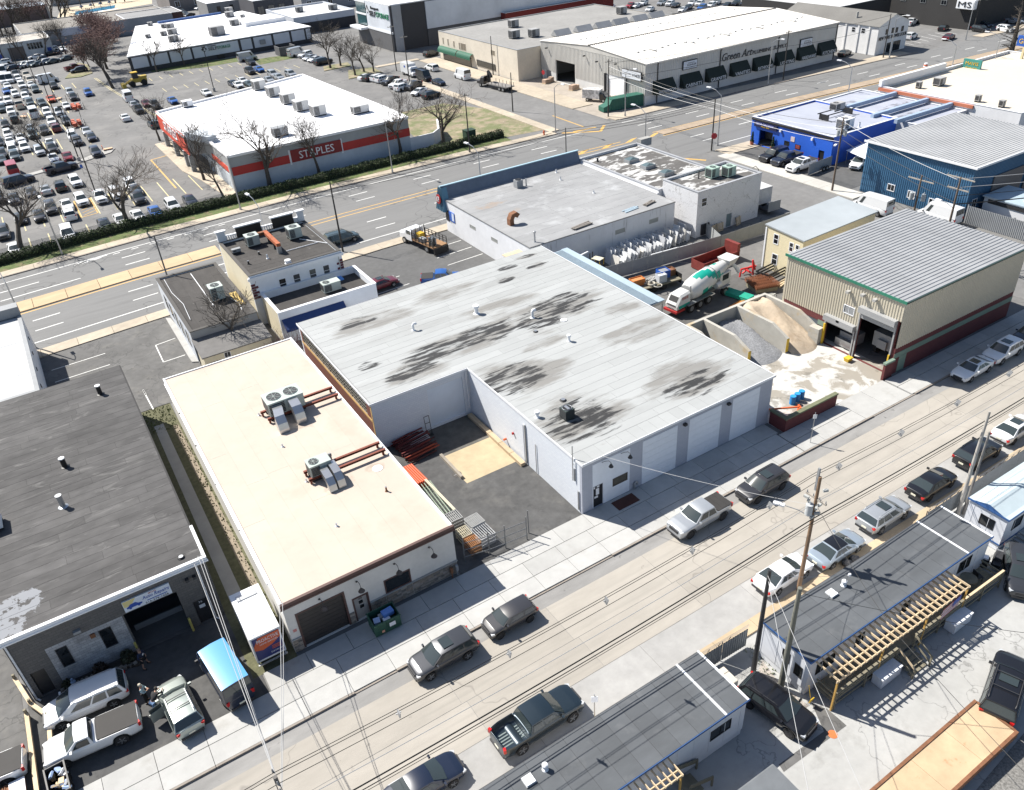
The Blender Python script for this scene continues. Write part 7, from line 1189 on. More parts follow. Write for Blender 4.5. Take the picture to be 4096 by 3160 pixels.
t=thing('rusty_cargo_bed','rusty corrugated flat load beside the white work vehicle','trailer',(-41.7,-.3,0)); MB().box(-1.0,1.0,-.9,.9,.5,.62).build('bed',RUST,t)
for k in range(8): MB().box(-1.0+k*.13,-.94+k*.13,-.9,.9,.622,.67).build('rib',RUST,t)
MB().box(.15,1.0,-.9,.9,.622,.7).build('white_panel',WHITE,t)
for s in (-1,1): MB().cyl((.2,s*.8,.3),(.2,s*1.0,.3),.3,n=12).build('wheel',TYRE,t)
# ---- pipe yard between the tan workshop and the warehouse
PT=thing('pipe_pile','heap of dark red scaffold pipes against the warehouse wall','pipes',(-6.6,16,0)); PR=[mat('pipe_red_%d'%i,c,.7,.25,3) for i,c in enumerate(((.11,.015,.014),(.16,.02,.016),(.07,.014,.013),(.30,.05,.02)))]
for k in range(46):
    i=k//12; y=-1.8+(k%12)*.32+i*.12; z=.08+i*.16+random.uniform(0,.05)+.25*max(0,1-abs(y+.1)/2); a=Vector((-1.9+random.uniform(-.2,.2),y,z)); b=Vector((1.2+random.uniform(-.4,.4),y+random.uniform(.1,.55),z+random.uniform(-.02,.15)))
    MB().cyl(a,b,.065,n=7).build('pipe',PR[3] if (y<-1.2 and i>1) else random.choice(PR[:3]),PT,sm=True)
for k in range(5): MB().cyl((-.9,-.4+k*.25,.75),(1.1,-.1+k*.25,.8),.05,n=6).build('pipe',GALV,PT)
t=thing('hand_truck','black hand truck standing against the warehouse wall','hand truck',(-4.9,17.3,0)); 
for x in (-.25,.25): MB().tube([(x,0,.1),(x,.25,1.9)],.03,5).build('rail',BLACK,t)
for z in (.5,1.2,1.9): MB().bar((-.25,.0+z*.13,z),(.25,.0+z*.13,z),.04).build('crossbar',BLACK,t)
MB().box(-.28,.28,-.35,.02,.05,.08).build('toe_plate',BLACK,t)
OT=thing('orange_pipes','stack of bright orange pipes beside the tan workshop','pipes',(-9.1,12,0)); OPN=mat('safety_orange',(.66,.085,.02),.6,.12)
for i in range(4):
    for k in range(6): MB().cyl((-.5+k*.19,1.35+.02*i,.15+i*.19),(-.35+k*.19,-1.35,.15+i*.19),.09,n=8).build('pipe',OPN,OT,sm=True)
MB().box(-.6,.8,-.1,.1,0,.06).build('bearer',OLDW,OT)
LT=thing('lattice_trusses','pale green lattice trusses stacked along the tan workshop wall','trusses',(-9.1,8.1,0)); LG=mat('pale_green_steel',(.26,.31,.24),.7,.15)
for j in range(5):
    x=-.55+j*.27
    for z in (.15,.75): MB().cyl((x,-2.2,z),(x+.2,2.3,z),.045,n=6).build('chord',LG,LT)
    for k in range(9): MB().bar((x+.02*k,-2.2+k*.5,.15 if k%2 else .75),(x+.02*k+.02,-1.7+k*.5,.75 if k%2 else .15),.04).build('web',LG,LT)
for k in range(2): MB().bar((.55+k*.12,-2.3,.85),(.35+k*.12,2.5,.9),.1).build('rail',mat('cream_rail',(.5,.47,.36),.7,.1),LT)
def grating(label,loc,rz,sx,sy,h,m,n):
    t=thing('grating_stack',label,'gratings',loc,rz,'stacked gratings in the pipe yard')
    for i in range(3):
        for s in (-1,1): MB().box(-sx/2,sx/2,s*sy/2-.03,s*sy/2+.03,h*i/3+.05,h*(i+1)/3-.02).build('frame_bar',m,t)
        for k in range(n): x=-sx/2+sx*k/(n-1); MB().box(x-.025,x+.025,-sy/2,sy/2,h*(i+1)/3-.06,h*(i+1)/3-.02).build('bar',m,t)
    return t
SILG=mat('silver_grating',(.38,.38,.37),.5,.15,metal=.4)
grating('grey grating stack nearest the green trusses',(-9.05,5.15,0),.0,1.25,1.1,.95,SILG,9); grating('silver grating stack beside the yard fence gate, rear',(-7.9,3.6,0),.06,1.2,1.2,1.1,SILG,12); grating('silver rail stack just behind the yard fence',(-7.95,2.2,0),.06,1.3,1.5,1.0,mat('bright_rail',(.5,.5,.5),.4,.1,metal=.5),8); grating('cream grating stack at the workshop corner',(-9.2,3.05,0),.0,.9,1.1,1.0,mat('cream_grating',(.42,.38,.28),.8,.15),7); grating('rusty orange grating stack behind the yard fence',(-9.15,1.75,0),.0,.95,1.0,1.0,mat('rust_grating',(.32,.14,.05),.8,.25),8)
YF=thing('yard_fence','open galvanised pipe fence across the front of the pipe yard','fence',(-7.5,.6,0),world=True); GV=mat('fence_galv',(.20,.205,.21),.5,.1,metal=.4)
pp=[(-10.3,1.05),(-8.35,.62),(-7.0,.45),(-5.15,.28),(-4.65,.8)]
for (a,b) in pp: MB().cyl((a,b,0),(a,b,2.35),.045,n=6).build('post',GV,YF)
for a,b in zip(pp[:3],pp[1:4]):
    for z in (.5,1.2,1.9): MB().tube([(*a,z),(*b,z)],.03,5).build('rail',GV,YF)
    n_=24; g=MB(); [g.bar((a[0]+(b[0]-a[0])*k/n_,a[1]+(b[1]-a[1])*k/n_,.06),(a[0]+(b[0]-a[0])*k/n_,a[1]+(b[1]-a[1])*k/n_,1.9),.008) for k in range(n_)]; g.build('mesh',GV,YF)['kind']='stuff'
MB().box(-5.75,-5.5,9.8,13.7,0,.28).build('timber_kerb',mat('grey_timber',(.27,.24,.2),.9,.2),label='timber kerb beam along the tan loading pad',cat='kerb beam')
t=thing('wall_kerb','yellow-topped kerb blocks along the white warehouse wall','kerb',(-.4,10,0),world=True)
for k in range(5): MB().box(-.65,-.2,8.1+k*1.9,9.95+k*1.9,0,.32).build('block',TANC,t)
t=thing('manhole','round drain cover in the pipe yard','drain',(-5.7,10.6,0)); MB().cyl((0,0,0),(0,0,.012),.42,n=20).build('frame_ring',mat('old_iron',(.07,.065,.06),.8,.2),t); MB().box(-.3,.3,-.03,.03,.012,.02).build('grid_bar',GREYP,t)
# ---- batching yard east of the warehouse
BW_=thing('yard_wall','low maroon block wall with a sage cap beside the warehouse corner','wall',(24,-1.8,0),world=True); MB().box(20.95,27.7,-1.95,-1.65,0,1.35).box(20.95,21.25,-1.65,-.1,0,1.35).build('blockwork',DBR,BW_); MB().box(20.9,27.75,-2.0,-1.6,1.35,1.5).box(20.9,21.3,-1.6,-.05,1.35,1.5).build('cap',mat('mossy_cap',(.14,.15,.09),.85,.15),BW_)
for i,x in enumerate((25.0,25.65,26.3)):
    t=thing('blue_drum','blue plastic drum behind the maroon wall, %s of three'%('left','middle','right')[i],'drum',(x,.75+i*.06,0),0,'blue drums behind the wall'); MB().cyl((0,0,0),(0,0,.85),.29,n=16).build('barrel',mat('drum_blue',(.015,.20,.50),.45,.05),t,sm=True); MB().cyl((0,0,.85),(0,0,.88),.26,n=16).build('lid',mat('drum_lid',(.03,.28,.6),.45,.05),t)
t=thing('orange_barrier','long orange steel barrier lying behind the maroon wall','barrier',(23,0.3,0),-.5); MB().box(-1.8,1.8,-.06,.06,.5,.62).build('rail',ORANGE,t); MB().box(1.6,1.75,-.3,.3,0,.62).build('foot',ORANGE,t); MB().box(-1.75,-1.6,-.3,.3,0,.62).build('foot',ORANGE,t)
BN=thing('aggregate_bins','concrete-walled aggregate bins open to the yard','bins',(30,11,0),world=True); BNC=mat('bin_concrete',(.40,.385,.345),.9,.1,1.2,bump=.1); layer(BNC,(.42,.30,.13),.5,.56,.72,amt=.6,seed=5)
MB().box(24.3,36.0,14.5,14.85,0,2.6).build('back_wall',BNC,BN)
for x,y0 in ((26.55,8.0),(31.4,7.4),(35.7,7.6),(24.3,10.5)): MB().add([(x,y0,0),(x+.35,y0,0),(x+.35,14.5,0),(x,14.5,0),(x,y0,1.7),(x+.35,y0,1.7),(x+.35,y0+2.2,2.6),(x,y0+2.2,2.6),(x+.35,14.5,2.6),(x,14.5,2.6)],[(0,3,2,1),(4,5,6,7),(7,6,8,9),(0,1,5,4),(0,4,7,9,3),(1,2,8,6,5),(2,3,9,8)]).build('divider_wall',BNC,BN)
for x in (26.55,31.4): MB().box(x-.02,x+.37,7.37 if x>30 else 7.97,7.395 if x>30 else 7.995,.1,1.65).build('edge_marking',YEL,BN)
def heap(name,label,x0,x1,y0,y1,h,m,seed,n=26):
    random.seed(seed); mb=MB(); vs=[]; fs=[]
    for j in range(n+1):
        for i in range(n+1):
            u=i/n; v=j/n; e=min(1,min(u,1-u)*5+.55); z=h*(v**.8)*e*(1+.12*math.sin(u*9+seed)*math.sin(v*7))*(1 if v<.85 else 1-(v-.85)*1.2)+random.uniform(-.05,.05)*(v>.05); vs.append((x0+(x1-x0)*u+random.uniform(-.04,.04)*(0<i<n),y0+(y1-y0)*v+ (0.8*(abs(u-.5)*2)**2)*(1-v),max(.0,z)))
    for j in range(n):
        for i in range(n): a=j*(n+1)+i; fs.append((a,a+1,a+n+2,a+n+1))
    return mb.add(vs,fs).build(name,m,None,True,label=label,cat='heap')
GRV=mat('grey_gravel',(.21,.215,.225),.95,.45,7,bump=.8); SND=mat('yellow_sand',(.44,.36,.27),.95,.14,1.5,bump=.5,big=.15,bsc=.5); layer(SND,(.27,.19,.12),.6,.55,.68,amt=.7,seed=7)
heap('gravel_heap','grey gravel heap in the middle concrete bin',26.95,31.35,6.9,14.4,1.7,GRV,3); heap('sand_heap','yellow sand heap spilling from the right concrete bin',31.8,35.65,6.0,14.4,3.0,SND,5)
t=thing('concrete_blocks','stacked pale concrete blocks at the sand bin end','blocks',(35.5,7.2,0),.1)
for k in range(3): MB().box(-.4,.4,-.6,.6,.02+k*.6,.6+k*.6).build('block',BNC,t)
t=thing('yellow_bucket','yellow tub on the ground beside the depot door','tub',(35.1,2.6,0)); MB().loft([[(s*w_,q*w_*.8,z) for s,q in ((-1,-1),(1,-1),(1,1),(-1,1))] for w_,z in ((.28,0),(.38,.42))]).build('tub',YEL,t)
# cement mixer truck
MX=thing('mixer_truck','white and green concrete mixer truck behind the warehouse','truck',(32.6,21.4,0),.13); MG=mat('mixer_green',(.0,.29,.22),.5,.06); MWH=mat('mixer_white',(.60,.60,.58),.5,.06)
MB().box(-4.9,4.6,-.45,.45,.75,1.05).build('chassis',mat('chassis_grey',(.12,.125,.13),.7,.15),MX)
for x in (-2.7,-1.2,.3,3.3):
    for s in (-1,1): w_=MB().cyl((x,s*.85,.52),(x,s*1.22,.52),.52,n=18).build('wheel',TYRE,MX,sm=True); sub(w_,'rim',MB().cyl((x,s*1.2,.52),(x,s*1.235,.52),.3,n=14),RIM)
for s in (-1,1): MB().box(-3.4,1.0,s*1.0-.28,s*1.0+.28,1.08,1.16).build('mudguard',mat('mudguard',(.22,.24,.25),.5,.1,metal=.4),MX); MB().box(2.6,4.0,s*1.0-.3,s*1.0+.3,1.12,1.2).build('mudguard',GREYP,MX)
MB().loft([[(x,y,z) for y,z in ((-.85,.95),(-.85,zt-.2),(-.6,zt),(.6,zt),(.85,zt-.2),(.85,.95))] for x,zt in ((-4.9,1.5),(-4.2,2.5),(-2.7,2.6))]).build('engine_housing',MWH,MX); MB().bx((-4.62,0,1.85),(.06,1.2,1.1),ry=.6).build('radiator',BLACK,MX); MB().box(-4.6,-2.75,-.87,-.851,.98,1.35).build('green_flash',MG,MX); MB().box(-5.1,-3.6,-.95,.95,.6,.85).build('red_frame',REDP,MX); text('EEE',1.0,.3,(-4.05,-.86,1.95),(1,0,0),(0,0,1),REDP,MX,.02)
prof=[(-2.5,.35),(-2.45,.95),(-1.6,1.2),(-.3,1.28),(1.2,1.15),(2.9,.85),(4.2,.55),(4.7,.62)]; n_=20; mb=MB(); th=.19; 
def dp(s,r,a): 
    c=Vector((s*math.cos(th)+.2,0,2.2+s*math.sin(th)+.25)); u_=Vector((-math.sin(th),0,math.cos(th))); return c+u_*(r*math.cos(a))+Vector((0,1,0))*(r*math.sin(a))
fine=[]
for (a,b),(c,d) in zip(prof,prof[1:]):
    for k in range(3): fine.append((a+(c-a)*k/3,b+(d-b)*k/3))
fine.append(prof[-1]); rg=[[dp(s,r,j*2*PI/n_) for j in range(n_)] for s,r in fine]; mb.loft(rg)
for fi in range(len(fine)-1):
    for j in range(n_):
        s=fine[fi][0]; ph=(j/n_*5+ (s+2)*.42)%1.667
        if -1.4<s<2.4 and ph<(1.05-.3*abs(s-.4)): mb.m[fi*n_+j]=1
mb.build('drum',[MWH,MG],MX,sm=True); MB().tube([dp(1.6,1.12,j*2*PI/20) for j in range(21)],.06,5).build('drum_ring',GREYP,MX)
MB().box(2.5,4.4,-.95,.95,1.2,2.75).build('cab',MWH,MX); MB().box(2.9,4.0,-.97,-.951,1.9,2.6).build('cab_window',CGL,MX); MB().box(4.38,4.42,-.8,.8,1.8,2.6).build('cab_window',CGL,MX)
MB().loft([[(x,y,z) for x,y in ((4.3,-.7),(5.5,-.7),(5.5,.7),(4.3,.7))] for z in (3.3,3.35)]+[[(x,y,4.0) for x,y in ((4.0,-.9),(5.8,-.9),(5.8,.9),(4.0,.9))]]).build('hopper',MWH,MX); MB().tube([(5.2,0,3.3),(5.6,-.5,2.8),(5.9,-1.0,2.0)],.22,8).build('chute',MWH,MX); MB().cyl((1.6,-1.0,1.75),(2.4,-1.0,1.75),.35,n=14).build('water_tank',MWH,MX,sm=True)
MB().cyl((-2.55,-.7,2.4),(-2.55,-.7,3.1),.09,n=8).build('exhaust_stack',STEEL,MX)
# loaded flat trailer behind it
t=thing('flat_trailer','low flat trailer loaded with crates and tubs along the fence','trailer',(31.2,27.3,0),-.12); MB().box(-3.0,3.0,-1.1,1.1,.7,.85).build('deck',OLDW,t)
for x in (-.8,.5):
    for s in (-1,1): MB().cyl((x,s*.8,.38),(x,s*1.05,.38),.38,n=12).build('wheel',TYRE,t)
MB().box(2.9,3.0,-1.0,1.0,.2,1.4).build('headboard',BLACK,t)
def crate(name,label,loc,rz,s,m,fill=None,cat='crate'):
    t=thing(name,label,cat,loc,rz); a,b,h=s[0]/2,s[1]/2,s[2]
    MB().box(-a,a,-b,b,0,.06).build('floor',m,t)
    for q in ((-a,a,-b,-b+.05),(-a,a,b-.05,b),(-a,-a+.05,-b+.05,b-.05),(a-.05,a,-b+.05,b-.05)): MB().box(*q,.06,h).build('side',m,t)
    if fill: MB().box(-a+.06,a-.06,-b+.06,b-.06,.06,h-.12).build('contents',fill,t)
    return t
z=.86; crate('orange_crate','orange steel box at the near end of the flat trailer',(28.8,28.0,z),-.12,(1.7,1.0,.8),mat('box_orange',(.5,.17,.04),.7,.15),mat('box_orange_lid',(.5,.2,.07),.8,.1)); crate('blue_crate','blue plastic crate full of scrap on the flat trailer',(32.6,27.7,z),-.1,(1.3,1.2,.95),BLUEP,GREYP); crate('white_tote','white lidded tote on the flat trailer',(31.6,26.9,z),-.12,(1.1,.9,.95),mat('tote_white',(.5,.52,.55),.6,.08),mat('tote_white',(.5,.52,.55))); crate('brown_box','brown steel box behind the blue crate',(33.7,27.6,z),-.1,(.9,1.0,.8),RUST,RUST)
for i,(x,y,r) in enumerate(((29.9,27.6,.45),(30.1,26.9,.42),(30.5,26.2,.5))):
    t=thing('concrete_ring','round concrete ring on the flat trailer, %s from the orange box'%('first','second','third')[i],'ring',(x,y,z),0,'concrete rings on the trailer'); MB().tube([(r*math.cos(a*PI/8),r*math.sin(a*PI/8),.15 if i<2 else .05) for a in range(17)],.12 if i<2 else .06,6).build('ring',BNC,t,sm=True)
woodpile('block_stack','stack of grey slabs between the crates on the flat trailer',(30.9,27.7,z),.3,12,1.2,CONC,'slabs')
t=skip('rolloff_container','long red roll-off container beyond the mixer truck',(41.3,27.7,0),.02,6.2,2.2,1.25,mat('container_red',(.20,.035,.028),.7,.25),'container'); MB().box(2.6,3.1,-1.1,1.1,.2,2.2).build('hoist_frame',mat('container_red',(.3,.03,.025)),t)
panel_fence('mesh_fence','grey screened mesh fence between the slab yard and truck yard',[(27,32.6),(31.3,31.9),(44.9,30.5),(57.5,30.3)],1.9,mat('fence_screen',(.30,.31,.31),.8,.08),GV); panel_fence('mesh_fence','short mesh fence return beside the cracked white block',[(44.9,30.5),(46.6,35.0)],1.9,mat('fence_screen',(.3,.31,.31)),GV)
# stone slabs
STM=[mat('slab_%d'%i,c,.45,.06,2,big=.1) for i,c in enumerate(((.68,.69,.70),(.58,.60,.63),(.45,.46,.48),(.62,.60,.56)))]; random.seed(11)
for k in range(58):
    row=k%2; i=k//2; x=30.9+i*.46; y=(35.0+ (i*.03) if row==0 else 36.5+random.uniform(-.15,.15)); h=random.uniform(1.2,1.9) if row==0 else random.uniform(1.5,2.1); w_=random.uniform(1.0,1.7)
    o=MB().bx((0,0,h/2),(.05,w_,h)).mesh('marble_sheet',random.choice(STM)); q=put('marble_sheet',o,None,loc=(x,y,0),label='pale stone slab leaning in the %s row by the white wall'%('front' if row==0 else 'rear'),cat='slab',group='leaning stone slabs %s row'%('front' if row==0 else 'rear')); q.rotation_euler=(0,random.uniform(.12,.3),random.uniform(-.25,.15))
for i,(x,y,l) in enumerate(((37.5,33.0,4.2),(41.5,32.4,3.6),(33.5,32.6,3.6))):
    t=put('marble_plank',MB().bx((0,0,.55),(l,.12,1.1),rx=.15).mesh('marble_plank',STM[0]),None,loc=(x,y,0),rz=-.12,label='long white stone slab on edge along the screened fence, %s'%('middle one','right one','left one')[i],cat='slab',group='long slabs along the fence')
t=thing('forklift','yellow forklift in the slab yard corner','forklift',(28.2,35.0,0),1.9); MB().box(-1.0,.8,-.5,.5,.35,1.0).build('chassis',YEL,t); MB().box(-1.1,-.6,-.5,.5,.4,1.2).build('counterweight',DARK,t); MB().box(-.7,.6,-.5,.5,2.0,2.06).build('overhead_guard',mat('guard_cream',(.5,.48,.38),.6,.05),t)
for x in (-.65,.55):
    for s in (-.45,.45): MB().box(x-.03,x+.03,s-.03,s+.03,1.0,2.0).build('guard_post',YEL,t)
for s in (-.3,.3): MB().box(.85,.95,s-.05,s+.05,.1,2.6).build('mast_rail',DARK,t); MB().box(.95,1.9,s-.06,s+.06,.08,.13).build('fork',DARK,t)
for x in (-.7,.5):
    for s in (-1,1): MB().cyl((x,s*.4,.3),(x,s*.6,.3),.3,n=12).build('wheel',TYRE,t)
t=thing('jib_arm','blue and white lifting jib above the slab yard corner','jib',(25.2,35.8,0),.2); MB().box(-.08,.08,-.08,.08,0,3.0).build('mast',BLUEP,t); MB().box(0,2.6,-.08,.08,2.5,2.65).build('arm',WHITE,t)
# scrap steel in the truck yard
t=thing('rebar_mats','stack of rusty steel mesh mats in the truck yard','mesh mats',(40.6,19.3,0),-.3)
for i in range(5):
    for k in range(14): MB().box(-1.5+k*.23,-1.46+k*.23,-1.4,1.4,.6+i*.1,.63+i*.1).build('bar',mat('mat_rust',(.17,.055,.02),.85,.25),t)
    for k in range(5): MB().box(-1.5,1.55,-1.4+k*.7,-1.36+k*.7,.63+i*.1,.66+i*.1).build('bar',mat('mat_rust',(.17,.055,.02)),t)
MB().box(-1.4,1.4,-1.2,1.2,0,.58).build('bearer',OLDW,t)
t=thing('red_plow_frame','bright red steel frame behind the mesh mats','frame',(41.8,22.6,0),-.1)
for a,b in (((-1.3,0,.2),(-1.2,0,1.2)),((-1.2,0,1.2),(1.2,.1,1.0)),((.4,-.4,.2),(.5,0,2.0)),((.5,0,2.0),(1.3,.3,.4)),((-.4,.6,.2),(.9,.6,.9)),((0,-.5,.6),(0,.8,.7))): MB().bar(a,b,.16).build('member',mat('signal_red',(.5,.02,.02),.6,.1),t)
t=thing('green_pipes','bundle of bright green pipes in the truck yard','pipes',(36.9,19.4,0),-1.35)
for i in range(3):
    for k in range(7): MB().cyl((-1.7,-.6+k*.19,.12+i*.17),(1.7,-.6+k*.19,.12+i*.17),.085,n=7).build('pipe',mat('pipe_green',(.02,.35,.24),.45,.1),t,sm=True)
for i in range(4): woodpile('lumber_bundle',('orange-brown beam bundle beside the green pipes','grey-white boards behind the green pipes','dark boards beside the depot wall','mixed boards near the clapboard office')[i],((35.8,18.1,0),(38.8,17.9,0),(39.6,15.2,0),(43.2,18.6,0))[i],(.12,-.5,-.4,.2)[i],6,(3.2,3.4,3.8,2.4)[i],(mat('beam_orange',(.42,.20,.06),.8,.15),mat('pale_board',(.45,.45,.42),.8,.1),OLDW,LUMB)[i],'boards')
t=thing('black_skip_frame','black open steel rack beside the clapboard office','rack',(43.6,20.6,0),.1)
for q in ((-1.9,1.9,-.9,-.82),(-1.9,1.9,.82,.9),(-1.9,-1.82,-.82,.82),(1.82,1.9,-.82,.82)): 
    for z in (.25,.65,1.05): MB().box(*q,z,z+.2).build('rail',BLACK,t)
# ---- trucks elsewhere
def wheels(t,xs,w_,r,dual=False):
    for x in xs:
        for s in (-1,1): q=MB().cyl((x,s*(w_-.28),r),(x,s*w_,r),r,n=16).build('wheel',TYRE,t,sm=True); sub(q,'rim',MB().cyl((x,s*(w_-.02),r),(x,s*(w_+.015),r),r*.55,n=12),RIM)
t=thing('stake_truck','white stake-bed truck carrying gas cylinders and a yellow tank','truck',(14.9,57.7,0),math.radians(100)); DKS=mat('stake_black',(.02,.018,.017),.7,.15)
MB().box(-4.3,3.4,-.45,.45,.6,.9).build('chassis',DARK,t); wheels(t,(-2.6,2.6),1.15,.48)
MB().loft([[(x,y,z) for y,z in ((-1.05,.7),(-1.05,zt-.25),(-.85,zt),(.85,zt),(1.05,zt-.25),(1.05,.7))] for x,zt in ((.9,2.3),(2.1,2.35),(2.6,1.75),(3.7,1.6))]).build('cab',paint('white'),t); MB().bx((2.38,0,2.02),(.06,1.6,.6),ry=-.65).build('windshield',CGL,t)
for s in (-1,1): MB().box(1.1,2.0,s*1.06-.01,s*1.06+.01,1.6,2.15).build('side_window',CGL,t)
MB().box(-4.3,.7,-1.2,1.2,1.0,1.12).build('bed_floor',mat('bed_brown',(.28,.16,.08),.85,.15),t)
for s in (-1.18,1.18):
    for k in range(7): MB().box(-4.25+k*.8,-4.17+k*.8,s-.04,s+.04,1.12,2.1).build('stake',DKS,t)
    for z in (1.4,1.75,2.08): MB().box(-4.25,.65,s-.025,s+.025,z,z+.06).build('stake_rail',DKS,t)
for y in (-1.1,-.4,.4,1.1): MB().box(.6,.68,y-.04,y+.04,1.12,2.6).build('stake',DKS,t)
MB().box(-4.5,-4.3,-1.2,1.2,.1,1.0).build('lift_gate',DKS,t)
for k in range(9): MB().cyl((-3.6+(k//3)*.32,.2+(k%3)*.3,1.12),(-3.6+(k//3)*.32,.2+(k%3)*.3,2.25),.12,n=8).build('gas_cylinder',mat('cyl_dark',(.05,.06,.06),.5,.1) if k%2 else STEEL,t,sm=True)
MB().box(-.3,.5,-.4,.4,1.12,1.9).build('yellow_tank',YEL,t); MB().box(-1.6,-.6,.2,1.0,1.12,1.6).build('tool_chest',GREYP,t)
def boxtruck(name,label,loc,deg,L,W,H,boxm,cabm,cat='truck',boxlen=None,chrome=None):
    t=thing(name,label,cat,loc,math.radians(deg)); bl=boxlen or L*.68
    MB().box(-L/2,-L/2+bl,-W/2,W/2,.7,H).build('cargo_box',boxm,t); MB().loft([[(x,y,z) for y,z in ((-W/2*.95,.5),(-W/2*.95,zt-.3),(-W/2*.75,zt),(W/2*.75,zt),(W/2*.95,zt-.3),(W/2*.95,.5))] for x,zt in ((-L/2+bl+.02,H*.82),(L/2-1.0,H*.8),(L/2-.6,1.4),(L/2,1.2))]).build('cab',cabm,t)
    MB().bx((L/2-.78,0,H*.62),(.06,W*.75,.6),ry=-.7).build('windshield',CGL,t); wheels(t,(-L/2+1.2,L/2-.9),W/2,.42); MB().box(-L/2-.02,-L/2,-.8,.8,1.0,H-.3).build('rear_door',GREYP,t); return t
m1=boxtruck('mail_truck','white step-van parked first on the side street',(62.3,157.2,0),-90,6.6,2.2,3.0,paint('white'),paint('white')); MB().box(-1.2,-.4,-1.115,-1.101,2.0,2.5).build('badge',SBL,m1)
t=boxtruck('wrapped_van','white van with black and red graphics at the loading forecourt',(79.6,102.6,0),-62,5.8,2.0,2.5,mat('wrap_graphic',(.55,.53,.52),.5,.7,1.3),paint('black'),'van')
t=thing('crane_truck','black flatbed truck with a folded crane on the side street','truck',(70.3,128.2,0),math.radians(97)); MB().box(-5,2.4,-1.2,1.2,1.0,1.2).build('flat_bed',mat('bed_grey',(.2,.19,.18),.8,.15),t); MB().loft([[(x,y,z) for y,z in ((-1.1,.7),(-1.1,zt-.3),(-.8,zt),(.8,zt),(1.1,zt-.3),(1.1,.7))] for x,zt in ((3.6,2.5),(4.7,2.4),(5.1,1.7),(6.2,1.6))]).build('cab',paint('black'),t); wheels(t,(-3.6,-2.3,4.9),1.2,.5)
for a,b in (((3.0,0,1.2),(3.0,0,3.6)),((3.0,0,3.6),(1.4,.3,2.6)),((1.4,.3,2.6),(3.2,-.4,2.2))): MB().bar(a,b,.45).build('crane_boom',BLACK,t)
for k in range(6): MB().box(-4.8+k*1.3,-4.72+k*1.3,1.12,1.2,1.2,1.9).box(-4.8+k*1.3,-4.72+k*1.3,-1.2,-1.12,1.2,1.9).build('stake',BLACK,t)
t=thing('wheel_loader','yellow wheel loader parked under the trees by the storage hall','loader',(4.6,204.8,0),math.radians(182)); LY=mat('loader_yellow',(.42,.30,.05),.6,.15); MB().box(-2.6,1.2,-.9,.9,.9,1.9).build('chassis',LY,t); MB().box(-.6,.8,-.75,.75,1.9,3.3).build('cab',DARK,t); MB().box(-.7,.9,-.85,.85,3.3,3.45).build('cab_roof',YEL,t); MB().box(-2.8,-.8,-.8,.8,1.9,2.3).build('hood',LY,t)
for x in (-1.7,1.3):
    for s in (-1,1): MB().cyl((x,s*.75,.75),(x,s*1.25,.75),.75,n=16).build('wheel',TYRE,t)
MB().bar((1.2,.6,1.6),(3.2,.6,.7),.25).bar((1.2,-.6,1.6),(3.2,-.6,.7),.25).build('lift_arm',LY,t); MB().loft([[(x,y,z) for y in (-1.4,1.4) for z in ((.1,1.1) if y<0 else (1.1,.1))] for x in (3.0,3.9)]).build('bucket',LY,t)
t=skip('green_compactor','long dark green compactor container at the plumbing hall corner',(80.6,94.3,0),-.15,7.4,2.3,2.3,mat('compactor_green',(.015,.10,.07),.6,.12),'container'); MB().box(-3.7,3.7,-1.15,1.15,2.3,2.36).build('lid',mat('compactor_green',(.015,.1,.07)),t); MB().loft([[(x,y,z) for y,z in ((-1.1,.1),(-1.1,zz),(1.1,zz),(1.1,.1))] for x,zz in ((-5.6,1.0),(-4.2,1.4),(-3.75,2.2))]).build('ram_housing',mat('compactor_green',(.015,.1,.07)),t)
for i,(x,y,s,l) in enumerate(((82.0,124.3,1.6,'wrapped pallet stack left of the dark loading door'),(82.3,114.4,1.3,'low pallet of tan boxes right of the dark loading door'),(82.2,100.5,1.8,'pallet of boxes behind the graphics van'))):
    t=thing('pallet_load',l,'pallet',(x,y,0),.2,'pallets at the plumbing hall'); MB().box(-s,s,-.6,.6,0,.15).build('pallet',LUMB,t)
    for k in range(3): MB().box(-s+.1+k*s*.62,-s+.1+(k+1)*s*.6,-.55,.55,.16,.16+.9*random.uniform(.6,1.1)).build('carton',mat('carton',(.40,.29,.22),.9,.15),t)
# shopping-trolley bays
for i,(x,y) in enumerate(((-12.6,189.5),(-14.9,171.5))):
    t=thing('trolley_bay','%s trolley bay full of orange trolleys in the car park'%('far','near')[i],'trolley bay',(x,y,0),0,'trolley bays'); 
    for s in (-1.4,1.4):
        for z in (.5,1.0): MB().bar((s,-2.6,z),(s,2.6,z),.05).build('rail',GREYP,t)
        for q in (-2.6,2.6): MB().cyl((s,q,0),(s,q,3.0 if q>0 else 1.6),.06,n=6).build('post',BLACK,t)
    for k in range(5): MB().bx((-.6+(k%2)*1.1,-2+k*.9,.65),(.7,1.3,.75),rz=random.uniform(-.3,.3)).build('trolley',mat('trolley_orange',(.45,.10,.05),.7,.4,4),t)
for i,(x,y) in enumerate(((-12.8,144),(-14.9,204.2),(-24.4,190))):
    t=thing('flat_trolley','stray orange flat trolley in the car park, %s one'%('near','far','left')[i],'trolley',(x,y,0),i,'stray trolleys'); MB().box(-.9,.9,-.45,.45,.3,.4).build('platform',mat('trolley_tan',(.6,.4,.25),.7,.1),t); MB().tube([(-.9,-.4,.4),(-.9,-.4,1.1),(-.9,.4,1.1),(-.9,.4,.4)],.04,5).build('handle',ORANGE,t)
    for a in (-.7,.7):
        for b in (-.35,.35): MB().cyl((a,b-.03,.15),(a,b+.03,.15),.15,n=8).build('castor',DARK,t)
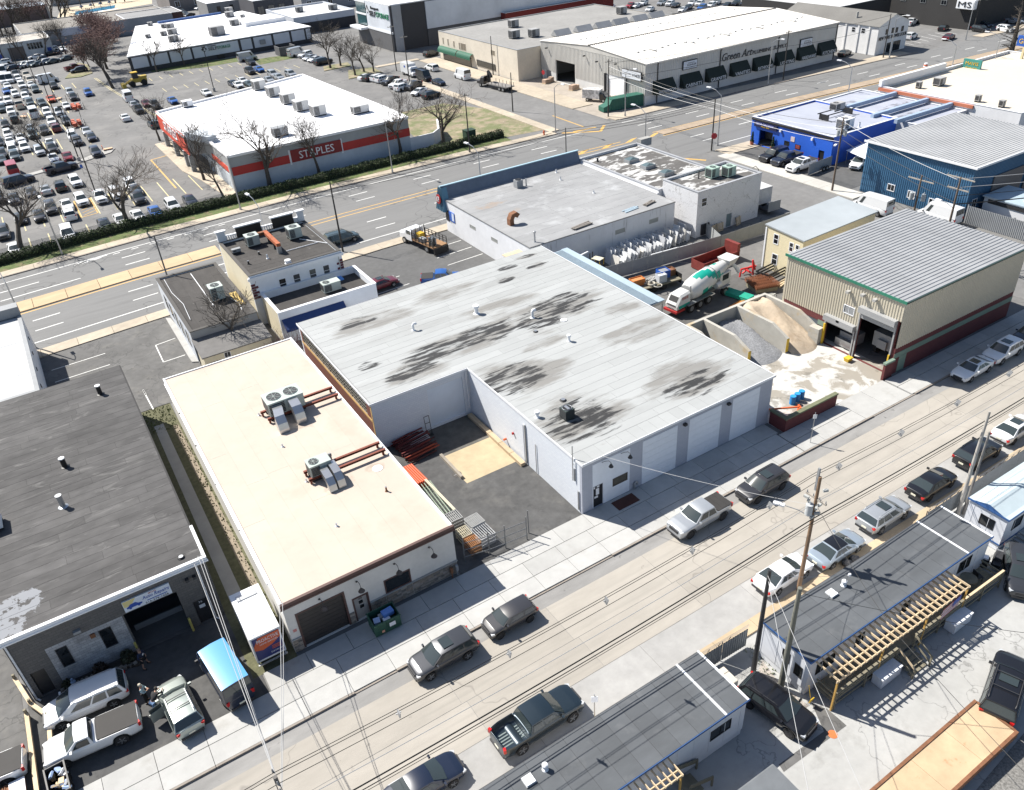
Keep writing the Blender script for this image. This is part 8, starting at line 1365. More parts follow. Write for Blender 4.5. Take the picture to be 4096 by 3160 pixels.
# fence, gate and tent by the body shop
panel_fence('grey_panel_fence','grey panel fence beside the white pickup at the body shop',[(74.9,42.0),(80.8,42.5)],1.8,mat('fence_panel_grey',(.27,.28,.29),.7,.05),GV,1.5)
for i,x in enumerate((78.2,79.0)):
    t=thing('loose_tyre','%s of two tyres leaning on the grey panel fence'%('left','right')[i],'tyre',(x,41.8,.38),0,'tyres on the fence'); MB().tube([(.3*math.cos(a*PI/8),0,.3*math.sin(a*PI/8)) for a in range(17)],.11,6).build('tread',TYRE,t,sm=True); MB().cyl((0,-.05,0),(0,.05,0),.2,n=12).build('rim',GREYP,t)
t=thing('tent_flap','white tent canopy between the body shop and blue shed','tent',(85.5,39.5,0),world=True); MB().add([(82.3,37.4,2.0),(88,37.6,2.6),(88,42,2.6),(83.2,42,2.2),(85.5,39.6,2.9)],[(0,1,4),(1,2,4),(2,3,4),(3,0,4)]).build('canopy',WHITE,t)
for x,y in ((82.5,37.6),(83.4,41.8)): MB().cyl((x,y,0),(x,y,2.1),.04,n=5).build('pole',STEEL,t)
for i,(x,y) in enumerate(((80.2,58.9),(80.6,54.6))):
    t=thing('potted_cypress','potted cypress %s of the body shop door'%('left','right')[i],'plant',(x,y,0),0,'potted cypresses'); MB().cyl((0,0,0),(0,0,.6),.25,.38,n=12).build('pot',mat('terracotta_pot',(.35,.11,.06),.8,.1),t)
    mb=MB(); 
    for k in range(160): a=random.random()*6.3; zz=.6+random.random()*1.7; r=(.36*(1-(zz-.6)/1.9))*random.uniform(.4,1); mb.bx((r*math.cos(a),r*math.sin(a),zz),(.14,.1,.12),random.random()*3,random.random()*3)
    mb.build('foliage',mat('cypress',(.02,.04,.02),.9,.3),t)
# container chassis by the cracked block, traffic barrel, signs
t=thing('truck_tail','white box body of a truck beside the cracked white block','truck',(59.2,38.6,0),1.5); MB().box(-2.4,2.4,-1.15,1.15,1.1,3.4).build('cargo_box',mat('scuffed_white',(.5,.5,.5),.7,.15),t); MB().box(-4.2,-2.45,-1.1,1.1,.5,.8).build('lift_gate',DARK,t); MB().box(-4.3,-4.2,-1.1,1.1,.6,2.0).build('tail_rack',GREYP,t); wheels(t,(-1.2,-.1),1.15,.48)
t=thing('traffic_barrel','orange and white traffic barrel on the highway median','barrel',(146.5,71.6,.12)); 
for k in range(4): MB().cyl((0,0,.05+k*.28),(0,0,.32+k*.28),.5-k*.04,.47-k*.04,n=14).build('band',ORANGE if k%2==0 else WHITE,t)
MB().cyl((0,0,0),(0,0,.05),.6,n=14).build('base',BLACK,t)
t=thing('tyre_shop_sign','blue and yellow lettered tyre sign on a cream post','sign',(147.0,51.8,0)); MB().box(-.2,.2,-.2,.2,0,7.0).build('post',mat('cream_post',(.6,.5,.3),.7,.05),t); MB().box(-.25,.25,-6,1.6,7,8.9).build('panel',mat('tyre_blue',(.02,.09,.38),.5,.03),t); text('GOODYEAR',6.6,.9,(-.27,1.2,7.5),(0,-1,0),(0,0,1),YEL,t,.04)
t=thing('tyre_store_sign','green, yellow and white roof sign beyond the sand roof','sign',(134,54,0)); MB().box(-.2,.2,-1.8,1.8,3.5,6.3).build('panel',mat('sign_teal',(.05,.25,.22),.5,.1),t); text('MAVIS',2.6,.6,(-.22,1.3,5.3),(0,-1,0),(0,0,1),YEL,t,.04); text('TIRES',2.4,.5,(-.22,1.2,4.4),(0,-1,0),(0,0,1),YEL,t,.04); MB().cyl((0,0,0),(0,0,3.5),.15,n=8).build('post',STEEL,t)
def roadsign(label,loc,h,face,m,shape='rect',s=.45):
    t=thing('road_sign',label,'sign',loc,0); MB().cyl((0,0,0),(0,0,h),.035,n=6).build('post',STEEL,t)
    n_=8 if shape=='oct' else 4; mb=MB(); r=s*1.2 if shape=='oct' else s*1.41; 
    R_=Matrix.Rotation(math.radians(face),4,'Z'); P=[R_@Vector((-.05,r*math.cos((k+.5)*2*PI/n_),h-.4+r*math.sin((k+.5)*2*PI/n_)*(1 if shape=='oct' else 1.3))) for k in range(n_)]; Q=[p+R_@Vector((.03,0,0)) for p in P]; mb.loft([P,Q]); mb.build('plate',m,t); return t
t=roadsign('red stop sign on the wooden pole by the body shop corner',(73.1,61.0,0),3.0,60,mat('stop_red',(.4,.02,.03),.5,.05),'oct'); roadsign('red stop sign on the side street at the plumbing hall',(81.5,125.5,0),2.6,10,mat('stop_red',(.4,.02,.03)),'oct'); roadsign('white parking sign at the kerb before the maroon wall',(21.5,-4.35,.12),3.2,60,WHITE,'rect',.16); roadsign('white parking sign on the far kerb by the blue-grey pickup',(-10.4,-15.3,.1),2.4,60,WHITE,'rect',.2); roadsign('red wrong-way sign near the right highway lamp',(147.2,55.5,0),3.2,60,mat('stop_red',(.4,.02,.03)),'oct'); roadsign('blue disabled parking sign in the car park',(-19.4,129,0),2.2,60,BLUEP,'rect',.25)
t=thing('fire_hydrant','orange fire hydrant on the corner plot pavement','hydrant',(57.2,89.6,.1)); MB().cyl((0,0,0),(0,0,.7),.16,n=10).build('barrel',ORANGE,t); MB().cyl((0,0,.7),(0,0,.9),.19,.05,n=10).build('bonnet',ORANGE,t); MB().cyl((-.28,0,.5),(.28,0,.5),.08,n=8).build('outlet',ORANGE,t)
t=thing('green_shed_bin','dark green box bin at the hedge end','bin',(45.2,97.2,0)); MB().box(-1.0,1.0,-.8,.8,0,1.9).build('body',mat('bin_green',(.02,.05,.03),.7,.1),t); MB().box(-1.05,1.05,-.85,.85,1.9,2.0).build('lid',mat('bin_green',(.02,.05,.03)),t)

# ================= TREES, POLES, WIRES, PEOPLE =================
BARK=mat('bark',(.085,.072,.06),.95,.25,4); TWIG=mat('twigs',(.11,.092,.078),.95,.2,2); RTWIG=mat('red_twigs',(.15,.092,.082),.95,.2,2); DTWIG=mat('dark_twigs',(.075,.065,.055),.95,.2,2)
def gen_tree(seed,h,spread,bud=0,limbs=5,sweep=.55,dens=1.0):
    rd=random.Random(seed); tr=MB(); cr=MB()
    def grow(p,d,ln_,r,lv):
        n=4 if lv<3 else 3; pts=[p]; rs=[r]; q=p; dd=d.copy()
        for i in range(n):
            dd=(dd+Vector((rd.uniform(-1,1),rd.uniform(-1,1),rd.uniform(-.5,.9)))*(.16 if lv<2 else .26)).normalized(); q=q+dd*(ln_/n); pts.append(q); rs.append(max(.0105,r*(1-.55*(i+1)/n)))
        (tr if lv<2 else cr).tube(pts,rs,6 if lv<2 else (4 if lv==2 else 3),0,False)
        if lv>=4: 
            if bud: 
                for _ in range(bud): v=pts[rd.randint(1,n)]; cr.bx(v+Vector((rd.uniform(-.15,.15),rd.uniform(-.15,.15),rd.uniform(-.1,.15))),(.12,.1,.05),rd.random()*3,rd.random()*3)
            return
        k=[limbs,4,5,5][lv] if lv<4 else 0; k=max(2,round(k*dens)) if lv>1 else k
        for j in range(k):
            i=n if (lv==0 and j<2) else rd.randint(max(1,n-2) if lv==0 else 1,n); a=rd.uniform(0,2*PI) if lv else 2*PI*j/k+rd.uniform(-.4,.4)
            t1=dd.cross(Vector((0,0,1)) if abs(dd.z)<.9 else Vector((1,0,0))).normalized(); t2=dd.cross(t1); sw=sweep*rd.uniform(.7,1.25)*spread if lv==0 else rd.uniform(.45,.95)
            nd=(dd*math.cos(sw)+(t1*math.cos(a)+t2*math.sin(a))*math.sin(sw)+Vector((0,0,.12))).normalized(); grow(pts[i],nd,ln_*rd.uniform(.62,.85)*(1.15 if lv==0 else .92),rs[i]*rd.uniform(.6,.8) if lv else rs[i]*.75,lv+1)
    grow(Vector((0,0,0)),Vector((rd.uniform(-.08,.08),rd.uniform(-.08,.08),1)),h*.3,h*.021,0); k=10/max(v[2] for v in cr.v); M=Matrix.Scale(k,4); return tr.xf(M),cr.xf(M)
TV={}
for nm,a,tm in (('a',(1,9.5,1.25),TWIG),('b',(5,9.5,1.4,0,4),TWIG),('c',(9,10,1.1,0,5,.5),DTWIG),('r',(14,9,1.0,2,6,.5),RTWIG),('s',(21,6,1.0,0,5,.5,.8),DTWIG),('f',(33,9,1.1,0,5,.5,.6),DTWIG),('g',(37,9,1.1,1,5,.5,.6),RTWIG)):
    t_,c_=gen_tree(*a); TV[nm]=(t_.mesh('trunk',BARK,True),c_.mesh('crown',tm))
def tree(v,loc,s,rz,label,group=None,name='bare_tree',wd_=1.12):
    t=thing(name,label,'tree',(loc[0],loc[1],0),rz,group); t.scale=(s*wd_,s*wd_,s); put('trunk',TV[v][0],t,loc=(0,0,0)); put('crown',TV[v][1],t,loc=(0,0,0)); return t
for v,l,s,r,lb in (('a',(5.9,97.3),1.62,.3,'bare tree before the store wall, first left of the lettering'),('c',(14.9,97.6),1.2,2,'bare tree standing right before the store lettering'),('b',(30.9,98),1.22,4,'bare tree at the store right corner'),('a',(40,98.2),1.25,1.1,'big spreading bare tree beside the corner plot'),('b',(-32.8,94.3),1.3,.6,'twin-stemmed bare tree at the hedge left end'),('a',(-17.7,95.2),1.25,2.4,'bare tree at the hedge among white cars'),('c',(-23,145.3),1.0,1,'bare tree in the middle of the car park'),('c',(-1.88,98.28,0),.8,.3,'bare tree at the store front corner'),('s',(-2.13,109.82,0),1.15,2.2,'slender bare tree before the red fascia'),('s',(-2.72,143.35,0),1.0,1.2,'slender bare tree at the store far front corner')): tree(v,l,s,r,lb,'bare trees round the store',wd_=1.3 if l[0]<-10 or l[0]>35 else 1.05)
for i,(x,y) in enumerate(((-.8,207),(.6,222),(2.6,237),(4.4,250),(6,264),(8,278),(10.5,292))): tree('c' if i==0 else 'r',(x-.5,y),1.35-.03*i,i*1.3,'%s tree of the row beside the storage hall, %s from the near end'%('grey' if i==0 else 'red-budded',ORD[i]),'row of trees beside the storage hall',wd_=1.35)
for i,(x,y,v,s) in enumerate(((53.8,183.2,'a',1.0),(50.6,182.5,'s',1.3),(51.9,168.6,'s',1.1),(55.3,170.7,'b',.9),(57.2,168.7,'a',.85))): tree(v,(x,y),s,i*1.1,'bare tree in the planted island near the side street, %s from the left'%ORD[(1,0,2,3,4)[i]+0],'trees in the planted island')
for i,(x,y,s) in enumerate(((12.7,219.5,1.0),(20.9,221.3,.95))): tree('s',(x,y),s,i+.5,'slim bare tree against the storage hall wall, %s one'%('left','right')[i],'slim trees at the storage hall')
for i,p in enumerate(((-21.77,277.67,0),(-16.65,278.59,0),(-10.01,279.66,0),(-4.21,277.32,0))): tree('c',p,1.1,i*2.,'bare tree before the white garages, %s from the left'%ORD[i],'trees by the garages')
for i,p in enumerate(((-3.16,239.84,0),(-1.53,246.48,0))): tree('r',p,.72,i*2.1,'red-budded tree on the car park island, %s one'%('near','far')[i],'trees on the car park island')
random.seed(4)
for i in range(16): tree(random.choice('fgf'),(-26+i*2.1+random.uniform(-1,1),343+i*.9+random.uniform(-7,9),0),random.uniform(1.2,1.7),random.random()*6,'bare tree in the grove beyond the strip of shops','trees of the grove beyond the shops',name='grove_tree')
for i in range(9): tree(random.choice('fg'),(8+i*5+random.uniform(-1,1),399+i*1.2+random.uniform(-2,6)),random.uniform(.9,1.2),random.random()*6,'bare tree beyond the swimming pool','trees beyond the pool',name='grove_tree')
tree('s',(-15.4,43.9),.9,.4,'small dark bare tree behind the tan workshop',None)
# ragged pine by the right highway lamp
t=thing('pine_tree','ragged pine with thick trunk beside the highway at right','tree',(153,57.4,0)); MB().tube([(0,0,0),(.1,0,4),(.2,.1,8),(.1,.2,12)],[.75,.55,.42,.2],8).build('trunk',BARK,t,sm=True); mb=MB(); rd=random.Random(3)
for k in range(46):
    z=rd.uniform(4,12.4); a=rd.uniform(0,6.28); L_=rd.uniform(1.5,4.2)*(1-.03*z); e=Vector((math.cos(a)*L_,math.sin(a)*L_,z+rd.uniform(-.5,1.6))); mb.tube([(0.1,0.1,z),e*.5+Vector((0,0,z*.5+.1)),e],[.09,.06,.02],3,0,False)
    for j in range(10): p=lerp((0.1,.1,z),e,rd.uniform(.3,1)); mb.tube([p,p+Vector((rd.uniform(-.6,.6),rd.uniform(-.6,.6),rd.uniform(-.3,.4)))],[.03,.01],3,0,False)
mb.build('crown',DTWIG,t)
# brambles behind the tan workshop
t=thing('bramble_bush','leafless reddish bramble bush between the annexe and tan workshop','bush',(-10.9,38.8,0)); mb=MB(); rd=random.Random(8)
for k in range(150):
    p=Vector((rd.uniform(-1.2,1.0),rd.uniform(-1.6,1.8),0)); d=Vector((rd.uniform(-.5,.5),rd.uniform(-.5,.5),1)); q=p+d*rd.uniform(1.5,3.2); mb.tube([p,lerp(p,q,.5)+Vector((rd.uniform(-.2,.2),rd.uniform(-.2,.2),0)),q],[.03,.02,.008],3,0,False)
    for j in range(5): a=lerp(p,q,rd.uniform(.3,1)); mb.tube([a,a+Vector((rd.uniform(-.5,.5),rd.uniform(-.5,.5),rd.uniform(0,.5)))],[.012,.005],3,0,False)
mb.build('stems',mat('bramble',(.16,.10,.09),.95,.25,3),t)
# hedge
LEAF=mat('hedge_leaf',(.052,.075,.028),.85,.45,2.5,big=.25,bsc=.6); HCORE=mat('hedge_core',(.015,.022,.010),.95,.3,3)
def foliage(mb,x0,x1,yf,hw,h,n,rd,sz=.22):
    for k in range(n):
        x=rd.uniform(x0,x1); a=rd.uniform(0,PI); rr=rd.uniform(.85,1.12); yy=yf(x)+math.cos(a)*hw*rr; zz=.1+math.sin(a)**.6*h*rr*(1+.06*math.sin(x*.9)+.06*math.sin(x*2.3)); s=sz*rd.uniform(.6,1.3)
        u_=Vector((rd.uniform(-1,1),rd.uniform(-1,1),rd.uniform(-1,1))).normalized(); v_=u_.cross(Vector((rd.uniform(-1,1),rd.uniform(-1,1),rd.uniform(-1,1)))).normalized(); c=Vector((x,yy,zz)); mb.add([c-u_*s*.5,c+v_*s*.3,c+u_*s*.5,c-v_*s*.3],[(0,1,2,3)])
hy=lambda x: interp(x,[(-62,90.5),(-36,92.3),(-18,94.1),(0,94.4),(25,94.6),(52,94.8)])
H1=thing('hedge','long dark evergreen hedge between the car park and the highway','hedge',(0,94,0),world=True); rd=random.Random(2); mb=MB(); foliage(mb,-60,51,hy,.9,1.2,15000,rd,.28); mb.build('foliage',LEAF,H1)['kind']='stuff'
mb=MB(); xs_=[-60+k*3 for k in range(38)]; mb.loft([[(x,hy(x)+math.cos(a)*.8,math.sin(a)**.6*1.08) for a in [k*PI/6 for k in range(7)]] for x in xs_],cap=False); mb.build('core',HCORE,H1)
panel_fence('car_park_fence','low wire fence behind the hedge along the car park',[(-52,93.6),(-36,95.2),(-2,96.6)],1.2,mat('wire_screen',(.30,.30,.30),.8,.1,alpha=.25),GREYP,3.0)
def shrub(label,loc,r,h,m,n=220,seed=1,name='shrub'):
    t=thing(name,label,'shrub',(loc[0],loc[1],.1)); mb=MB(); rd=random.Random(seed)
    for k in range(n):
        a=rd.uniform(0,6.28); b=rd.uniform(0,1); rr=r*math.sqrt(1-b*b*.8)*rd.uniform(.6,1.05); c=Vector((math.cos(a)*rr,math.sin(a)*rr,.05+b*h)); s=.16*rd.uniform(.6,1.3); u_=Vector((rd.uniform(-1,1),rd.uniform(-1,1),rd.uniform(-1,1))).normalized(); v_=u_.cross(Vector((rd.uniform(-1,1),rd.uniform(-1,1),.3))).normalized(); mb.add([c-u_*s,c+v_*s*.5,c+u_*s,c-v_*s*.5],[(0,1,2,3)])
    mb.build('foliage',m,t); MB().cyl((0,0,0),(0,0,h*.6),.04,n=5).build('stem',BARK,t); return t
DSH=mat('dull_shrub',(.05,.055,.03),.9,.35,3); shrub('dull green shrub in the planting bed by the yellow post',(-33.8,6.35),.45,.9,DSH,200,1); shrub('low brown shrub in the middle of the planting bed',(-35.6,6.5),.5,.7,mat('brown_shrub',(.07,.05,.035),.9,.3),200,2); shrub('small shrub at the left end of the planting bed',(-37.6,6.6),.4,.5,DSH,160,3)
rd=random.Random(6); mb=MB()
for k in range(800):
    x,y=(rd.uniform(-24.7,-24.1),rd.uniform(2,34)) if k<420 else ((rd.uniform(-27,-24.2),rd.uniform(33.5,38.2)) if k<700 else (rd.uniform(.6,1.9),rd.uniform(-19.2,-16.8))); s=rd.uniform(.02,.07); mb.add([(x-s,y,0),(x+s,y+.05,0),(x,y+rd.uniform(-.1,.1),s*2.5)],[(0,1,2)])
mb.build('weeds',mat('weeds',(.07,.10,.025),.9,.4,3),kind='stuff',label='weeds along the alley edge and trailer corner',cat='weeds')
t=thing('garden_statue','small blue and white robed garden statue before the dark shop door','statue',(-37.25,6.2,.0)); MB().loft([[(r*math.cos(a),r*.8*math.sin(a),z) for a in [k*PI/5 for k in range(10)]] for r,z in ((.2,0),(.2,.1),(.17,.3),(.15,.55),(.17,.72),(.08,.8),(.1,.88),(.09,.98),(.02,1.02))]).build('figure',mat('statue_blue',(.22,.30,.42),.6,.3,4),t,sm=True)
# ---- poles and lamps
def upole(label,loc,h,arms=(),m=None,lean=(0,0),r=.16,trans=(),lamp=None,name='utility_pole'):
    t=thing(name,label,'utility pole',(loc[0],loc[1],0)); m=m or WOODP; MB().cyl((0,0,0),(lean[0],lean[1],h),r,r*.62,n=10).build('pole',m,t,sm=True); f=lambda z:Vector((lean[0]*z/h,lean[1]*z/h,z))
    for z,l,ax in arms:
        d=Vector((1,0,0)) if ax=='x' else Vector((0,1,0)); MB().bar(f(z)-d*l/2,f(z)+d*l/2,.11,.13).build('crossarm',mat('arm_wood',(.33,.30,.26),.9,.2),t)
        for k in range(4): q=f(z)+d*(l*(k/3-.5)*.92); MB().cyl(q+Vector((0,0,.06)),q+Vector((0,0,.28)),.05,.03,n=6).build('insulator',GREYP,t)
    for z,dx,dy in trans: o=f(z)+Vector((dx,dy,0)); MB().cyl(o,o+Vector((0,0,.85)),.24,n=12).cyl(o+Vector((0,0,.85)),o+Vector((0,0,1.1)),.05,n=6).build('transformer',mat('transformer_grey',(.42,.44,.45),.5,.05),t,sm=True); MB().bar(f(z+.4),o+Vector((0,0,.4)),.06).build('bracket',DARK,t)
    if lamp: z,dx,dy=lamp; e=f(z)+Vector((dx,dy,.4)); a=MB().tube([f(z),lerp(f(z),e,.5)+Vector((0,0,.15)),e],.035,5).build('lamp_arm',STEEL,t); MB().bx(e+Vector((dx,dy,0)).normalized()*.3,(.75,.3,.14),math.atan2(dy,dx)).build('lamp_head',WHITE,t)
    return t
upole('tall wooden utility pole with fittings on the kerb behind the white saloon',(7.56,-15.3),10.4,[(8.6,1.6,'y')],mat('orange_pole',(.22,.14,.085),.9,.25,2,stretch=(3,3,.25)),trans=[(7.4,-.4,.1)],lamp=(6.9,-.9,1.7)); p=bpy.data.objects['utility_pole']
for k in range(7): MB().bx((random.uniform(-.5,.7),random.uniform(-.5,.5),7.2+k*.3),(.35,.16,.16),random.random()*3).build('cutout_switch',mat('fitting_grey',(.36,.37,.36),.6,.15),p)
MB().box(-.06,.06,.1,.25,9.2,11.0).build('top_extension',GREYP,p)
upole('leaning grey utility pole beside the barbed fence at right',(23.3,-17.0),9.2,[],mat('silver_pole',(.36,.34,.31),.9,.15),(.7,.4)); upole('second grey pole strapped beside the leaning pole at right',(23.75,-17.2),7.4,[],mat('dark_grey_pole',(.2,.19,.18),.9,.15),(.6,.3),.12); upole('black steel pole between the two grey-roofed trailers',(0,-18.3),9.2,[],mat('black_pole',(.03,.031,.034),.5,.1),r=.17); upole('grey-green wooden pole at the pergola trailer corner',(.5,-20.1),9.0,[],mat('greygreen_pole',(.15,.15,.125),.9,.15),r=.2); upole('utility pole top rising into the bottom edge',(-28.2,-15.2),10.6,[(10.2,1.2,'y')],mat('grey_pole',(.15,.14,.13),.9,.2))
upole('utility pole with three transformers beside the white van street',(72.2,35.2),10.7,[(9.6,1.6,'x')],trans=[(8.2,-.45,.2),(8.2,.2,-.5),(8.2,.55,.3)],lamp=(7.0,-1.6,-.6)); 
upole('pole with transformers between the cream depot and blue shed',(62.2,15.6),9.6,[(9.0,3.4,'y')],trans=[(6.6,-.5,.5),(6.4,.5,-.5)]); upole('tall pole with crossarms right of the transformer pole',(61.0,10.2),11.0,[(9.6,2.6,'y'),(10.9,3.4,'y')],lamp=(7.3,.2,1.8))
for l,h,lb,lm in (((73.6,90.9),10.9,'wooden pole at the plumbing hall corner',None),((73.1,61.4),8.7,'wooden pole with stop sign at the body shop corner',None),((62.2,108.6),7.8,'wooden pole on the side street by the corner plot',None),((5.2,63.1),10.0,'wooden pole on the highway edge beside the dark minivan',None),((41.3,90.3),10.4,'wooden pole on the far highway pavement at the hedge end',None),((118.9,86.9),10.2,'dark wooden pole before the plumbing hall awnings',None),((150.0,84.9),9.5,'dark wooden pole before the gabled shop',None),((189.5,87.8),9.5,'wooden pole at the dark brick block corner',None),((58.4,150),10.8,'wooden pole left of the white step-van',None),((62.0,165),11,'wooden pole behind the white step-van',None),((77.0,141),9,'wooden pole before the cream showroom',None)): upole(lb,l,h,[(h-.4,1.8,'x')] if h>10 else [],mat('dark_pole',(.055,.05,.046),.9,.2),r=.14)
tp=Vector((-17.95,62.42,9)); upole('thin wooden pole rising behind the dark-roofed shop',(tp[0],tp[1]),9.0,[],mat('grey_pole',(.15,.14,.13)),r=.12); tp=Vector((44.54,64.45,9)); upole('wooden pole rising behind the peeling roof building',(tp[0],tp[1]),9.0,[],mat('grey_pole',(.15,.14,.13)),r=.13)
def lamp(label,loc,h,ax,L_=2.4,m=None,name='street_lamp',group='cobra-head lamps along the highway'):
    t=thing(name,label,'street lamp',(loc[0],loc[1],.1),0,group); m=m or STEEL; MB().cyl((0,0,0),(0,0,h),.12,.07,n=8).build('pole',m,t,sm=True); MB().cyl((0,0,0),(0,0,.5),.2,.16,n=8).build('base',m,t); d=Vector(ax).normalized(); e=d*L_+Vector((0,0,h+1.0)); MB().tube([(0,0,h-.05),d*L_*.5+Vector((0,0,h+.75)),e],.05,6).build('arm',m,t); MB().bx(e+d*.35,(.85,.34,.16),math.atan2(d.y,d.x)).build('lamp_head',WHITE,t); return t
for i,x in enumerate((-28,-1.4,25.3)): lamp('lamp on the far highway pavement by the hedge, %s from the left'%ORD[i],(x,89.9-(.4 if i==2 else 0)),8.4,(0,-1,0))
for l,lb in (((59.6,89.2),'lamp on the corner plot pavement'),((76.2,88.8),'lamp at the plumbing hall corner'),((114.2,86.9),'lamp before the plumbing hall awnings'),((150.9,83.9),'lamp before the gabled shop'),((178.5,82.8),'lamp by the far right car lot')): lamp(lb,l,8.3,(0,-1,0))
for px,lb in (((28.66,64.24,8.4),'near-side lamp behind the tile shop mansard'),((59.63,63.19,8.4),'near-side lamp behind the peeling roof building'),((75.83,62.73,8.4),'near-side lamp at the body shop corner'),((105.8,60.05,8.4),'near-side lamp behind the blue body shop'),((133.09,57.46,8.4),'near-side lamp beyond the sand roof'),((144.11,55.43,8.4),'near-side lamp beside the ragged pine'),((-4.33,64.92,8.4),'near-side lamp behind the parlour parapet'),((-34.52,60.88,8.4),'near-side lamp at the left frame edge')): lamp(lb,px,8.4,(-.15,1,0))
for i,(x,y) in enumerate(((-18.4,177),(-19.9,254.7),(-17.5,233.6),(-15.6,208),(-18.8,139.8),(18.6,180.6),(-19.6,112))):
    t=thing('car_park_lamp','tall black car park lamp post, %s'%('mid lot','by the garages','far rows left','far rows right','at the planted divider','behind the store','by the hedge rows')[i],'lamp post',(x,y,0),0,'black lamp posts in the car park'); MB().cyl((0,0,0),(0,0,10.5),.11,.08,n=8).build('pole',BLACK,t); MB().cyl((0,0,0),(0,0,.9),.32,n=10).build('plinth',CONC,t); MB().box(-.45,.45,-.25,.25,10.4,10.6).build('lamp_head',BLACK,t)
S('planted_island',MB().prism([(49,166),(58.5,166),(59.2,174),(53,176)],-.02,.13).prism([(48,180.5),(56,181),(57,186),(50,186.5)],-.02,.13).prism([(-10,232.5),(-6,231),(-2.4,234),(-1.6,250),(-3.4,256)],-.02,.13),DIRT)
S('car_park_divider',MB().prism([(-60,131.5),(-38,134.2),(-18,139),(-12.6,141.6),(-11.4,144.2),(-13,145),(-18,141.2),(-38,135.6),(-60,133)],-.02,.12),CONC)
# ---- overhead wires
WB=mat('wire_black',(.012,.012,.012),.6,0,big=0); WG=mat('wire_grey',(.42,.42,.42),.5,0,big=0); wn={}
def wire(label,pts,sag,r=.022,m=None,twist=False):
    t=thing('power_line',label,'wire',pts[0]); o=Vector(pts[0])
    for a,b in zip(pts,pts[1:]):
        a=Vector(a);b=Vector(b); n=14; P=[lerp(a,b,k/n)-Vector((0,0,sag*4*(k/n)*(1-k/n)))-o for k in range(n+1)]; MB().tube(P,r,4,0,False).build('cable',m or WB,t)
    return t
for i,(y,z,r,m_,lb) in enumerate(((-14.9,10.5,.02,WB,'upper black wire along the near street'),(-14.7,10.0,.02,WB,'second black wire along the near street'),(-15.0,9.75,.02,WB,'third black wire along the near street'),(-15.25,8.2,.022,WG,'pale twisted wire along the near street'),(-15.35,6.9,.045,WB,'thick upper cable bundle along the near street'),(-15.4,6.6,.03,WB,'thick lower cable bundle along the near street'),(-15.3,6.2,.018,WB,'lowest thin cable along the near street'))): wire(lb,[(-66,y,z+.1),(-28.2,y,z),(7.56,y,z),(45,y,z),(80,y,z)],.55 if z>8 else .4,r,m_)
for i in range(10): x=-22+i*6.4; t=put('wire_spacer',MB().bx((0,0,.12),(.05,.3,.55),rx=.3).bx((0,.05,.1),(.3,.05,.05)).mesh('wire_spacer',GALV),None,loc=(x,-14.85,9.75-(.42*(1-abs(((x+28.2)%35.76)/17.88-1)))),label='grey cable spacer on the street wires, %s from the left'%ORD[i],cat='spacer',group='cable spacers on the street wires')
wire('thin wire from the tall kerb pole to the warehouse mast',[(7.5,-15.2,8.0),(-.15,1.0,6.35)],.35,.016,WG)
for i,(a,lb) in enumerate((((-24,.6,4.8),'first pale wire to the tan workshop corner'),((-23.8,.5,4.9),'second pale wire to the tan workshop corner'),((-27.4,6.9,5.9),'first pale wire to the repair shop corner'),((-27.2,7.0,5.95),'second pale wire to the repair shop corner'),((-27.8,6.7,5.7),'third pale wire to the repair shop corner'))): wire(lb,[(-28.2,-15.2,9.4-i*.2),a],.3,.018,WG)
wire('pale wire from the black steel pole to the pergola trailer',[(0,-18.3,8.8),(7.53,-18.5,4.4)],.2,.014,WG); wire('black wire from the kerb pole down over the pergola trailer',[(7.56,-15.2,8.3),(4.5,-24,6.2),(1,-40,6)],.3,.018); wire('pale wire from the grey-green pole across the south yard',[(.5,-20.1,8.6),(12,-31,7.2),(22,-42,7)],.4,.018,WB); wire('pale guy wire crossing the bottom of the picture',[(.0,-18.3,8.4),(-7,-28,5.5)],.1,.016,WG); wire('second guy wire crossing the bottom of the picture',[(-.1,-18.3,8.8),(-5,-30,5.5)],.1,.016,WG)
t=thing('roof_mast','thin steel cable mast on the pergola trailer roof','mast',(7.53,-18.6,3.39)); MB().tube([(0,0,0),(0,0,1.0),(.05,-.1,1.1)],.03,5).build('pole',STEEL,t); MB().cyl((.05,-.1,1.05),(.05,-.1,1.2),.1,n=8).build('cap',WHITE,t)
for k in range(4): wire('highway-side wire from the body shop pole, %s from the top'%ORD[k],[(72.2,35.2,10-k*.9),(73.1,61.4,8.5-k*.5),(73.6,90.9,10.5-k*.8)],.5,.03,WG if k%2 else WB)
for k in range(3): wire('overhead wire along the near highway edge, %s from the top'%ORD[k],[(5.2,63.1,9.6-k*.5),(tp[0],tp[1],8.8-k*.4),(73.1,61.4,8.4-k*.4)],.5,.028)
for k in range(3): wire('wire between the body shop pole and the tall crossarm pole, %s from the top'%ORD[k],[(72.2,35.2,10.2-k*1.2),(61,10.2,10.6-k*1.3)],.4,.03,WG if k==0 else WB)
for k in range(4): wire('wire running right from the tall crossarm pole, %s from the top'%ORD[k],[(61,10.2,10.8-k*1.0),(110,-8,10.5-k)],.8,.035 if k<3 else .07,WG if k<2 else WB)
for k in range(2): wire('wire over the plumbing hall front, %s one'%('upper','lower')[k],[(73.6,90.9,10.2-k*3),(118.9,86.9,9.6-k*2.6),(150,84.9,9.2-k*2)],.5,.03)
